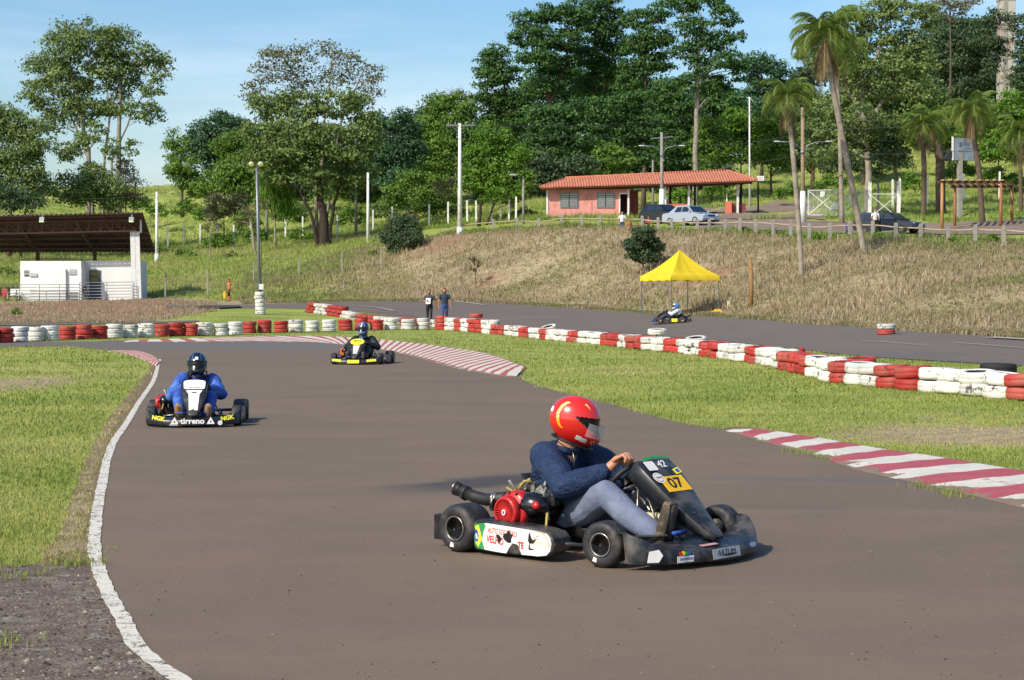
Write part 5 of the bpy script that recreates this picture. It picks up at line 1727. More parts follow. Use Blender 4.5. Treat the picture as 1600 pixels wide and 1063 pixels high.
def walker(name, base, face, H, label, parts, pose, group=None):
    """standing figure; face = direction it looks (angle), H height; parts gives materials by region"""
    root = empty(name, base, face, label, 'person', group)
    s = H / 1.75
    root.scale = (s, s, s)
    lean = pose.get('lean', 0.0)
    st = pose.get('stride', .12)
    hipz = .90
    mb = MB(); reg = []
    def L(pts, rs, m):
        limb(mb, pts, rs)
        for a, b in zip(pts, pts[1:]): reg.append((Vector(a), Vector(b), rs[0], m))
    def RT(secs, m):
        ring_tube(mb, secs, 18)
        for a, b in zip(secs, secs[1:]): reg.append((Vector(a[0]), Vector(b[0]), a[1] * .8, m))
    RT([((0, 0, .84), .155, .105), ((0, 0, .96), .165, .115)], 'bottom')
    RT([((0, 0, .98), .155, .11), ((.01, 0, 1.12), .15, .105), ((.01, 0, 1.28), .18, .115), ((0, 0, 1.40), .17, .09), ((0, 0, 1.46), .09, .065)], 'top')
    L([(0, 0, 1.44), (.01, 0, 1.54)], [.058, .054], 'skin')
    head_shape(mb, (.025, 0, 1.63)); reg.append((Vector((.02, 0, 1.58)), Vector((.02, 0, 1.66)), .09, 'skin'))
    for q in (-1, 1):
        f = st * q
        kn = Vector((f * .6 + .03, q * .10, .48)); an = Vector((f, q * .105, .085))
        L([(0, q * .09, .88), kn], [.088, .060], 'bottom')
        L([kn, an], [.058, .042], pose.get('shin', 'bottom'))
        L([an + Vector((-.03, 0, -.045)), an + Vector((.14, q * .015, -.055))], [.042, .034], 'shoe')
        el, wr = pose['arms'][0 if q < 0 else 1]
        sh = Vector((0, q * .195, 1.39)); el = Vector(el); wr = Vector(wr)
        m1 = sh.lerp(el, .55)
        L([sh, m1], [.062, .056], 'top'); L([m1, el], [.048, .042], pose.get('sleeve', 'skin')); L([el, wr], [.042, .028], 'skin')
        d = (wr - el).normalized(); side = Vector((d.z, 0, -d.x)) if abs(d.y) < .9 else Vector((1, 0, 0))
        mb.cone(wr, wr + d * .07, .026, .030, n=10); reg.append((wr, wr + d * .16, .03, 'skin'))
        for k_, ln in enumerate((.07, .08, .078, .062)):
            b = wr + d * .08 + side.normalized() * ((k_ - 1.5) * .018)
            mb.cone(b, b + d * ln * .6, .0095, .009, n=8); mb.cone(b + d * ln * .6, b + d * ln + Vector((.012, 0, 0)), .009, .008, n=8)
        mb.cone(wr + d * .03 + side.normalized() * .028, wr + d * .08 + side.normalized() * .05, .011, .009, n=8)
    me = solid(mb, .011, 4, .004, 14, 4)
    mats = []; idx = {}
    for k_, v in parts.items():
        if k_ in ('hair',): continue
        idx[k_] = len(mats); mats.append(v)
    out = []
    for f in me.polygons:
        c = f.center; best = 1e9; bm_ = 'skin'
        for a, b, r, m in reg:
            ab = b - a; u = max(0, min(1, (c - a).dot(ab) / max(1e-9, ab.length_squared)))
            d = (c - a - ab * u).length - r
            if d < best: best = d; bm_ = m
        out.append(idx.get(bm_, 0))
    o = link('body', me, mats, root)
    me.polygons.foreach_set('material_index', out)
    if parts.get('hair'):
        mb = MB(); mb.ball((.005, 0, 1.665), (.103, .084, .088), n=16, m=10)
        mb.v = [v if not (v[0] > .05 and v[2] < 1.69) else (.05, v[1], v[2]) for v in mb.v]
        mb.build('hair', parts['hair'], root)
    return root


GREYT = M('dark_grey_tshirt', '#3a3c40', .15, 20, .8); NAVYT = M('navy_polo', '#22303f', .15, 20, .8); JEAN = M('blue_jeans', '#2b4378', .2, 25, .8); BLKT = M('black_trousers', '#1b1b1e', .2, 25, .8)
SHOE = M('dark_shoe', '#26221f', .2, 25, .6); WHT = M('white_tshirt', '#cfcfcc', .06, 20, .8); PNK = M('pink_tshirt', '#b85a50', .1, 20, .8); BLUT = M('blue_tshirt', '#2d48a0', .1, 20, .8)
arms_down = (((.02, -.27, 1.12), (.06, -.29, .88)), ((.02, .27, 1.12), (.06, .29, .88)))
b = gy(671, 91.5); h1 = walker('person', b, math.radians(-95), 1.72, 'man in grey shirt on the straight holding a white sheet to his chest', dict(skin=SKIN2, top=GREYT, bottom=BLKT, shoe=SHOE, hair=HAIR), dict(stride=.14, arms=(((.04, -.26, 1.13), (.24, -.12, 1.18)), ((-.02, .29, 1.13), (-.04, .33, .88)))), 'two men walking on the straight')
mb = MB(); mb.box((.25, -.03, 1.16), (.02, .24, .30), 0, Matrix.Rotation(-.3, 3, 'Y')); o = mb.build('paper_sheet', WHITEV); o.matrix_world = h1.matrix_basis.copy(); tag(o, 'white sheet held against the chest of the man in grey', 'paper')
b = gy(695, 91); walker('person', b, math.radians(-85), 1.78, 'man in navy shirt and blue jeans walking on the straight', dict(skin=SKIN2, top=NAVYT, bottom=JEAN, shoe=SHOE, hair=HAIR), dict(stride=-.14, arms=arms_down), 'two men walking on the straight')
b = gp(358, 471); walker('person', b, math.radians(200), 1.50, 'bare-chested boy in dark shorts walking on the dirt by the floodlight mast', dict(skin=M('sunlit_tan_skin', '#b8683c', .08, 20, .6), top=SKIN2, bottom=BLKT, shoe=SHOE, hair=HAIR) | dict(top=M('bare_chest_skin', '#b8683c', .08, 20, .6)), dict(stride=.12, shin='skin', arms=arms_down), None)
d_ = Vector((math.cos(math.radians(200)), math.sin(math.radians(200)), 0)); q = b + Vector((-.30, -.12, .42))
mb = MB(); mb.poly([Vector(p) for p in ((-.07, 0, -.22), (.05, 0, -.26), (.09, 0, -.08), (.07, 0, .22), (-.02, 0, .27), (-.09, 0, .04))], .04, (0, 1, 0)); o = mb.build('body_board', YELV, None, .01); o.location = q; tag(o, 'yellow board carried at the side of the bare-chested boy', 'board')
# onlookers along the rail
b = gy(972, 127.5); walker('person', Vector((b.x, b.y, b.z - .35)), math.radians(-90), 1.6, 'onlooker in white shirt leaning at the rail before the pink house', dict(skin=SKIN2, top=WHT, bottom=JEAN, shoe=SHOE, hair=HAIR), dict(stride=.02, arms=arms_down), 'onlookers by the rail')
b = gy(983, 126.2); walker('person', Vector((b.x, b.y, b.z - .62)), math.radians(-60), 1.45, 'bare-armed onlooker crouching low on the verge left of the dark car', dict(skin=SKIN2, top=SKIN2, bottom=PNK, shoe=SHOE, hair=HAIR), dict(stride=.05, arms=arms_down), 'onlookers by the rail')
b = gy(1013, 127.5); walker('person', Vector((b.x, b.y, b.z - .3)), math.radians(-90), 1.15, 'child in pink shirt standing beside the dark hatchback', dict(skin=SKIN2, top=PNK, bottom=BLKT, shoe=SHOE, hair=HAIR), dict(stride=.03, arms=arms_down), 'onlookers by the rail')
b = gy(1324, 108); walker('person', Vector((b.x, b.y, b.z - .2)), math.radians(-90), 1.25, 'child in blue top at the rail beside the dark estate car', dict(skin=SKIN2, top=BLUT, bottom=M('dark_child_trousers', '#22202a', .2, 20, .8), shoe=SHOE, hair=HAIR), dict(stride=.03, arms=arms_down), 'onlookers by the rail')
# ---------------------------------------------------------------- covered stand on the left
WALLW = M('white_limewash', '#e0e0dc', 0.05, 1.2, 0.85, dirt='#bdb9b0', dirt_amt=0.2)
RUST = M('rusty_roof_steel', '#4c3a30', 0.4, 3.0, 0.8, dirt='#3a2a22', dirt_amt=0.5)
RUSTB = M('red_oxide_steel', '#5c443a', 0.25, 6, 0.7)
POSTC = M('white_steel_column', '#cfd0cd', 0.08, 3, 0.6)
GLASSD = M('dark_window_glass', '#20262a', 0.3, 3, 0.15)
GREYM = M('galvanised_rail', '#7d8286', 0.15, 10, 0.45, 0.5)
LOUV = M('grey_louvre', '#8e9294', 0.12, 10, 0.6)
CONC = M('raw_concrete', '#8f8b82', 0.16, 5, 0.9, dirt='#6e6a60', dirt_amt=0.3)
WPOST = M('whitewashed_concrete', '#dddcd5', 0.1, 6, 0.85, dirt='#8f8c82', dirt_amt=0.25)
Ys = 132.0
def sx_(px): return (px - 800) / FPX * Ys
def sz_(py): return at(800, py, Ys).z
zb = sz_(472)
st = empty('spectator_stand', (sx_(115), Ys, zb), 0, 'open stand with sloping rusty roof on white columns and white rooms below', 'grandstand')
inv = Vector(st.location)
def SP(px, py, dy=0.0): return Vector((sx_(px), Ys + dy, sz_(py))) - inv
mb = MB()
# corrugated lean-to roof: high edge towards the track, low edge behind
f0, f1 = SP(-260, 345.0, -1.5), SP(230, 334, -1.5)
r0, r1 = SP(-260, 391, 5.5), SP(220, 391, 5.5)
n = 260
rows = []
for k in range(n + 1):
    u = k / n
    a = f0.lerp(f1, u); b = r0.lerp(r1, u)
    w_ = .035 * math.sin(k * 1.6)
    rows.append((a + Vector((0, 0, w_)), b + Vector((0, 0, w_))))
for k in range(n):
    a, b = rows[k], rows[k + 1]
    mb.add([a[0], b[0], b[1], a[1], a[0] + Vector((0, 0, .03)), b[0] + Vector((0, 0, .03)), b[1] + Vector((0, 0, .03)), a[1] + Vector((0, 0, .03))], [(0, 1, 2, 3), (7, 6, 5, 4), (0, 4, 5, 1), (2, 6, 7, 3)], 0, False)
mb.bar(f0 + Vector((0, -.05, -.06)), f1 + Vector((0, -.05, -.06)), .12, .04)
mb.build('roof', RUST, st)
mb = MB()
A0, A1 = SP(-260, 354, -.6), SP(216, 345, -.6); B0, B1 = SP(-260, 371, -.6), SP(216, 361, -.6)
mb.bar(A0, A1, .09, .09); mb.bar(B0, B1, .10, .10)
nb_ = 26
for k in range(nb_):
    u, v = k / nb_, (k + .5) / nb_
    mb.bar(B0.lerp(B1, u), A0.lerp(A1, u), .045, .045)
    mb.bar(A0.lerp(A1, u), B0.lerp(B1, u + 1 / nb_), .035, .035)
for k in range(7):
    u = k / 6.5
    mb.bar(f0.lerp(r0, .05 + .14 * k) + Vector((0, 0, -.06)), f1.lerp(r1, .05 + .14 * k) + Vector((0, 0, -.06)), .06, .09)
mb.build('truss', RUSTB, st)
for px in (30, 122, -70, -170):
    mb = MB(); a = SP(px + 6, 472, 4.2); b = SP(px, 345, .2); b2 = SP(px + 6, 392, 4.2)
    mb.bar(a, b2, .30, .22); mb.bar(SP(px, 346, -.5), SP(px + 5, 388, 3.6), .22, .16)
    mb.build('column', M('brown_steel_column', '#4a3c34', .2, 4, .8) if 'brown_steel_column' not in bpy.data.materials else bpy.data.materials['brown_steel_column'], st)
mb = MB(); q0, q1 = SP(215.5, 472, -.3), SP(212.5, 362, -.3)
mb.bar(q0 + Vector((-.16, 0, 0)), q1 + Vector((-.16, 0, 0)), .08, .34); mb.bar(q0 + Vector((.16, 0, 0)), q1 + Vector((.16, 0, 0)), .08, .34)
for k in range(8): c = q0.lerp(q1, (k + .5) / 8); mb.box(c, (.24, .10, .07))
mb.build('column', POSTC, st)
mb = MB(); mb.bar(SP(222, 344, -.3), SP(222, 364, -.3), .12, .12); mb.build('gutter_pipe', POSTC, st)
# rooms
def room(px0, px1, pt, pb, d0, d1, name='wall'):
    a = SP(px0, pb, d0); b = SP(px1, pt, d0)
    mb = MB(); mb.box(((a.x + b.x) / 2, (d0 + d1) / 2, (a.z + b.z) / 2), (b.x - a.x, d1 - d0, b.z - a.z))
    return mb.build(name, WALLW, st)
room(32, 127, 408, 474, 0, 3.5)
room(126.9, 211, 407, 474, 1.4, 4.4)
room(48, 104, 420.5, 474, -.22, .002)
room(123.5, 128.5, 419, 474, -.20, 1.2)
def pane(px0, px1, py0, py1, d, m, name='window', fr=True):
    a = SP(px0, py1, d); b = SP(px1, py0, d)
    mb = MB(); mb.box(((a.x + b.x) / 2, d - .03, (a.z + b.z) / 2), (b.x - a.x, .06, b.z - a.z), 0)
    if fr:
        for k in range(1, 4): z = a.z + (b.z - a.z) * k / 4; mb.box(((a.x + b.x) / 2, d - .065, z), (b.x - a.x, .03, .03), 1)
    return mb.build(name, [m, WALLW], st)
pane(38.5, 47.5, 423, 431.5, 0, GLASSD); pane(49, 60, 427.5, 433, -.22, LOUV); pane(109, 120, 421, 429.5, 0, LOUV); pane(105, 125, 456, 471, 0, LOUV, 'vent_grille')
mb = MB()
a, b = SP(133, 468, 1.38), SP(151, 422, 1.38)
mb.box(((a.x + b.x) / 2, 1.37, (a.z + b.z) / 2), (b.x - a.x, .06, b.z - a.z), 0)
a2, b2 = SP(135, 440, 1.3), SP(148, 424, 1.3)
for z0, z1 in ((a2.z, (a2.z + b2.z) / 2 - .03), ((a2.z + b2.z) / 2 + .03, b2.z)): mb.box(((a2.x + b2.x) / 2, 1.31, (z0 + z1) / 2), (b2.x - a2.x, .06, z1 - z0), 1)
mb.build('door', [M('slate_door', '#4a525c', .1, 5, .6), M('olive_pane', '#6b6b38', .2, 4, .3)], st)
mb = MB()
for px0, px1, dy, y0, y1 in ((-250, 34, -.6, 445, 472), (34, 128, -.62, 445, 472), (128, 212, -.6, 442, 470)):
    for k in range(6):
        f = k / 6
        mb.tube([SP(px0, y0 + (y1 - y0) * f, dy), SP(px1, y0 - (1 if px1 > 200 else 0) + (y1 - y0) * f, dy)], .022, 6)
    mm = int((px1 - px0) / 45) + 1
    for k in range(mm + 1): x = px0 + (px1 - px0) * k / mm; mb.tube([SP(x, y0, dy), SP(x, y1 + 2, dy)], .028, 6)
mb.build('railing', GREYM, st)
# stair flight seen through the door bay
mb = MB(); mb.bar(SP(131, 446, .2), SP(142, 471, -.2), .08, .05); mb.bar(SP(127, 447, .2), SP(138, 471, -.2), .08, .05)
for k in range(5): mb.box(SP(130 + k * 2.2, 449 + k * 5, .2 - .08 * k), (.45, .2, .04))
mb.build('stair', M('dark_stair_steel', '#3a3330', .2, 6, .7), st)
LAMPW = M('floodlight_lens', '#e6e2a0', .05, 10, .3)
for px in (76, 214):
    fl = empty('floodlight', SP(px, 345, -1.7)); fl.parent = st
    mb = MB(); mb.box((0, 0, 0), (.36, .22, .34), 0, Matrix.Rotation(-.5, 3, 'X')); mb.build('lamp_housing', GREYM, fl, .03)
    mb = MB(); mb.box((0, -.13, -.06), (.30, .03, .28), 0, Matrix.Rotation(-.5, 3, 'X')); mb.build('lens', LAMPW, fl)
    mb = MB(); mb.bar((0, .05, .1), (0, .15, .35), .05, .05); mb.build('bracket', GREYM, fl)
# plastic chairs left of the rooms
def chair(px, col, label):
    p = SP(px, 470, -.1) + inv; p.z = zb + .02
    c_ = empty('plastic_chair', p, random.uniform(-.5, .5), label, 'chair', 'plastic chairs at the stand')
    m = M(col[0], col[1], .06, 8, .4)
    mb = MB(); mb.box((0, 0, .44), (.46, .46, .04)); mb.build('seat', m, c_, .015)
    mb = MB(); mb.box((0, .22, .68), (.46, .04, .46), rot=Matrix.Rotation(-.15, 3, 'X')); mb.build('backrest', m, c_, .015)
    for x in (-.2, .2):
        for y in (-.2, .2):
            mb = MB(); mb.bar((x * 1.1, y * 1.1, 0), (x, y, .44), .045, .045); mb.build('leg', m, c_)
        mb = MB(); mb.bar((x * 1.15, -.2, .64), (x * 1.15, .22, .66), .05, .03); mb.bar((x * 1.15, -.2, .44), (x * 1.15, -.2, .64), .04, .04); mb.build('armrest', m, c_)
chair(6, ('red_plastic', '#b0262a'), 'red plastic chair behind the railing beside the white rooms'); chair(19, ('white_plastic', '#d0d0cc'), 'white plastic chair between the red chair and another white one'); chair(28, ('white_plastic', '#d0d0cc'), 'white plastic chair right against the white room wall')

# ---------------------------------------------------------------- pink gatehouse
PINK = M('salmon_plaster', '#d6928a', 0.08, 1.5, 0.85, dirt='#b46a5c', dirt_amt=0.35)
ORNG = M('orange_plaster', '#cc7058', 0.08, 2, 0.85)
t = NT('clay_roof_tiles')
co = t.coords(); wv = t.n('ShaderNodeTexWave'); wv.wave_type = 'BANDS'; wv.bands_direction = 'X'; wv.inputs['Scale'].default_value = 1.35; wv.inputs['Distortion'].default_value = 0.3; t.l(co, wv.inputs[0])
nn = t.noise(3.5, 6, .7, co)
t.set(t.mix(t.math('MULTIPLY', wv.outputs['Fac'], .35), t.ramp(nn, [(.3, lin('#a8624c')), (.5, lin('#bd785e')), (.72, lin('#c8957a'))]), lin('#7a3a2a')), .85, spec=.15, bump=wv.outputs['Fac'], bump_dist=.06, bump_str=.8)
TILES = t.mat
Yh = 158.0
def H(px, py, d=0.0): return Vector(((px - 800) / FPX * (Yh + d), Yh + d, at(800, py, Yh).z))
hb = H(930, 343)
hs = empty('gatehouse', hb, 0, 'low salmon pink gatehouse with long clay tile roof and open columned end', 'building')
def HL(px, py, d=0.0): return Vector(((px - 800) / FPX * Yh, Yh + d, at(800, py, Yh).z)) - hb
D = 5.2
mb = MB()
def hbox(px0, px1, py0, py1, d0, d1, name, m, par=None, bev=0):
    a = HL(px0, py1, d0); b = HL(px1, py0, d1)
    mb = MB(); mb.box(((a.x + b.x) / 2, (d0 + d1) / 2, (a.z + b.z) / 2), (b.x - a.x, d1 - d0, b.z - a.z)); return mb.build(name, m, par or hs, bev)
hbox(855, 968.5, 296, 350, 0, D, 'wall', PINK)
hbox(980.5, 984, 296, 350, 0, D, 'wall', PINK)
hbox(968.5, 980.5, 296, 303, 0.01, D, 'wall', PINK)
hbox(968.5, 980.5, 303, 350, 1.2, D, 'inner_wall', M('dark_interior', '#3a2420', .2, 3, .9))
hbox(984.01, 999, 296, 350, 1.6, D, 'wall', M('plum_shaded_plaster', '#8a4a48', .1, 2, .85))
for px in (853.5, 980.2): hbox(px, px + 2.6, 297, 350, -.06, .1, 'corner_trim', WALLW)
hbox(967, 968.8, 303, 345, -.05, .05, 'door_frame', WALLW); hbox(967, 982, 301.5, 303.4, -.052, .05, 'door_frame', WALLW)
hbox(923, 925, 302, 343, -.03, .02, 'pilaster', M('pale_pink_plaster', '#c88078', .08, 2, .85))
for x0, x1 in ((875, 903.5), (932, 960)):
    w_ = hbox(x0, x1, 301.5, 325, -.07, .02, 'window', M('window_grey_frame', '#8f9496', .1, 4, .6) if not bpy.data.materials.get('window_grey_frame') else bpy.data.materials['window_grey_frame'])
    mb = MB()
    a, b = HL(x0 + 1, 324, -.1), HL(x1 - 1, 302.5, -.1)
    for k in range(7):
        z = a.z + (b.z - a.z) * (k + .5) / 7
        for u0, u1 in ((0.02, .47), (.53, .98)): mb.box((a.x + (b.x - a.x) * (u0 + u1) / 2, -.10, z), ((b.x - a.x) * (u1 - u0), .04, (b.z - a.z) * .085), 0, Matrix.Rotation(.5, 3, 'X'))
    mb.build('slat', GREYV, w_)
    mb = MB(); mb.box(((a.x + b.x) / 2, -.078, (a.z + b.z) / 2), (b.x - a.x, .012, b.z - a.z)); mb.build('pane', GLASSD, w_)
# hipped roof
e0, e1 = HL(843, 295, -.9), HL(1180, 283.5, -.9)
zl = HL(843, 295).z; zr = HL(1180, 284).z
bl_, br_ = Vector((e0.x + .6, D + .9, zl + .1)), Vector((e1.x - .4, D + .9, zr + .1))
rl, rr_ = HL(884, 277, D / 2), HL(1140, 264.5, D / 2)
mb = MB()
top = [e0, e1, br_, bl_, rl, rr_]
def slab(ps, mi=0):
    up = Vector((0, 0, .10)); n = len(ps)
    mb.add(list(ps) + [p + up for p in ps], [tuple(range(n - 1, -1, -1)), tuple(range(n, 2 * n))] + [(j, (j + 1) % n, n + (j + 1) % n, n + j) for j in range(n)], mi, False)
slab([e0, e1, rr_, rl]); slab([e1, br_, rr_]); slab([br_, bl_, rl, rr_]); slab([bl_, e0, rl])
mb.tube([rl + Vector((0, 0, .1)), rr_ + Vector((0, 0, .1))], .11, 8); mb.tube([rr_ + Vector((0, 0, .1)), e1 + Vector((0, 0, .1))], .09, 8); mb.tube([rl + Vector((0, 0, .1)), e0 + Vector((0, 0, .1))], .09, 8)
mb.build('roof', TILES, hs)
mb = MB(); mb.bar(e0 + Vector((.1, .12, -.08)), e1 + Vector((-.1, .12, -.08)), .14, .06); mb.bar(HL(984, 291, .1), HL(1175, 285.5, .1), .2, .2); mb.build('fascia', M('brown_fascia', '#5a3a2c', .2, 4, .8), hs)
for px, d, m in ((1039, .2, WALLW), (1076, .1, POSTC), (1090, 2.6, BLKM), (1055, D, BLKM), (1152.5, .2, POSTC), (1163, 2.6, BLKM), (1169, D, BLKM)):
    mb = MB(); a = HL(px, 346, d); b = HL(px, 286, d); mb.bar(a, b, .18, .18); mb.build('column', m, hs)
hbox(1040, 1078, 319, 348, .15, .5, 'low_wall', ORNG); hbox(1078, 1088, 327, 348, .15, 2.6, 'low_wall', ORNG)
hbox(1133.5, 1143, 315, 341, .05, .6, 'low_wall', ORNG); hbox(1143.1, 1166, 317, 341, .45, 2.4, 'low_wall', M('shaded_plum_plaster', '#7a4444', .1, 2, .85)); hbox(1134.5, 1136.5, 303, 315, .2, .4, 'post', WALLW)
# small sign and post by the gatehouse end
p = gy(1184, 160); sg = empty('road_sign', p, 0, 'small white sign board on a dark post at the gatehouse end', 'sign')
mb = MB(); mb.bar((0, 0, 0), (0, 0, 3.3), .14, .14); mb.build('post', BLKM, sg)
mb = MB(); mb.box((.18, -.1, 3.2), (.62, .05, .42)); mb.build('sign_panel', WHITEV, sg, .01)
mb = MB(); mb.box((.12, -.13, 3.27), (.34, .01, .05)); mb.box((.18, -.13, 3.13), (.40, .01, .04)); mb.build('faded_writing', PINKV, sg)

# ---------------------------------------------------------------- canopy tent
pt = gy(1062, 92); tz = pt.z
tent = empty('canopy_tent', (pt.x, pt.y, tz), math.radians(28), 'yellow pop-up canopy on thin metal legs at the foot of the bank', 'tent')
YT = NT('yellow_canopy_cloth'); co = YT.coords(); nn = YT.noise(1.6, 4, .6, co)
YT.set(YT.ramp(nn, [(.3, lin('#dcbf28')), (.7, lin('#e8d03a'))]), .75, spec=.15)
tr = YT.n('ShaderNodeBsdfTranslucent'); tr.inputs[0].default_value = (*lin('#e8d03a'), 1); mx = YT.n('ShaderNodeMixShader'); mx.inputs[0].default_value = .25
YT.l(YT.b.outputs[0], mx.inputs[1]); YT.l(tr.outputs[0], mx.inputs[2]); YT.l(mx.outputs[0], YT.out.inputs['Surface'])
hw = 1.42; ze = 1.98; zt = 3.28
mb = MB(); N = 14
for q in range(4):
    R = Matrix.Rotation(q * PI / 2, 3, 'Z')
    rows = []
    for i in range(N + 1):
        u = i / N                                   # apex to eave
        z = zt + (ze - zt) * (0.62 * u + 0.38 * (1 - (1 - u) ** 2) * 1.0) - .0 * u
        row = []
        for j in range(N + 1):
            v = -1 + 2 * j / N
            sag = -.10 * math.sin(PI * u) * (1 - v * v) - .03 * math.sin(v * 9 + q) * u * (1 - v * v)
            row.append(R @ Vector((hw * u * v, -hw * u, z + sag)))
        rows.append(row)
    row = [R @ Vector((hw * (-1 + 2 * j / N), -hw - .02 - .02 * math.sin(j * 2.1 + q), ze - .24 + .02 * math.sin(j * 1.7 + q * 2))) for j in range(N + 1)]
    rows.append(row)
    k = N + 1
    mb.add([p for r_ in rows for p in r_], [(i * k + j, (i + 1) * k + j, (i + 1) * k + j + 1, i * k + j + 1) for i in range(N + 1) for j in range(N)])
cn = mb.build('canopy', YT.mat, tent)
for s1 in (-1, 1):
    for s2 in (-1, 1):
        mb = MB(); mb.bar((s1 * hw * .97, s2 * hw * .97, gz(pt.x + hw * (s1 * .88 - s2 * .47), pt.y + hw * (s1 * .47 + s2 * .88)) - tz - .02), (s1 * hw * .97, s2 * hw * .97, ze - .1), .035, .035); mb.build('leg', GREYM, tent)
mb = MB()
for s1 in (-1, 1):
    mb.bar((s1 * hw * .96, -hw * .96, ze - .22), (s1 * hw * .96, hw * .96, ze - .05), .025, .025); mb.bar((-hw * .96, s1 * hw * .96, ze - .22), (hw * .96, s1 * hw * .96, ze - .05), .025, .025)
mb.build('scissor_frame', GREYM, tent)
for k, (u, w_) in enumerate(((-.5, .5), (.2, .6))):
    put_text('KART CLUBE' if False else '- - - -', .2, M('faded_print', '#b08a20', .1, 8, .8) if not bpy.data.materials.get('faded_print') else bpy.data.materials['faded_print'], cn, (u, -1.0, 2.38), (1, 0, 0), (0, .62, .78), name='faded_print', width=w_)
# odds and ends near the canopy
p = gy(1121, 91); mb = MB(); mb.poly([Vector(q) for q in ((-.32, -.2, 0), (.28, -.22, 0), (.36, .12, 0), (.05, .26, 0), (-.3, .14, 0))], .10, (0, 0, 1)); mb.ball((.02, 0, .1), (.22, .14, .08)); o = mb.build('folded_bag', YELV); o.location = p; tag(o, 'small yellow bag dropped on the dirt beside the canopy', 'bag')
p = gy(1138, 91.5); mb = MB(); mb.box((0, 0, .17), (.14, .12, .38)); mb.box((0, 0, .38), (.18, .15, .05)); o = mb.build('marker_post', M('cream_paint', '#c9bf98', .1, 8, .7), None, .015); o.location = p; tag(o, 'short cream marker post on the dirt right of the canopy', 'post')
p = gy(1175, 90); mb = MB(); mb.tube([(-.06, 0, -.2), (-.02, 0, 1.2), (-.09, 0, 2.3)], [.10, .095, .08], 12); mb.tube([(-.09, 0, 2.3), (-.10, 0, 2.36)], [.08, .03], 12); o = mb.build('wooden_post', M('weathered_timber', '#8f6a3a', .25, 6, .85)); o.location = p; tag(o, 'thick bare timber post standing on the dry bank', 'post')

# ---------------------------------------------------------------- vehicles
GLS = M('car_glass', '#1a2430', .2, 2, .06, coat=.5)
TRIM = M('car_black_trim', '#141416', .2, 10, .5)
LAMP = M('headlamp_glass', '#c8ccd0', .05, 10, .1)
CTYRE = M('car_tyre', '#19191a', .2, 10, .8)


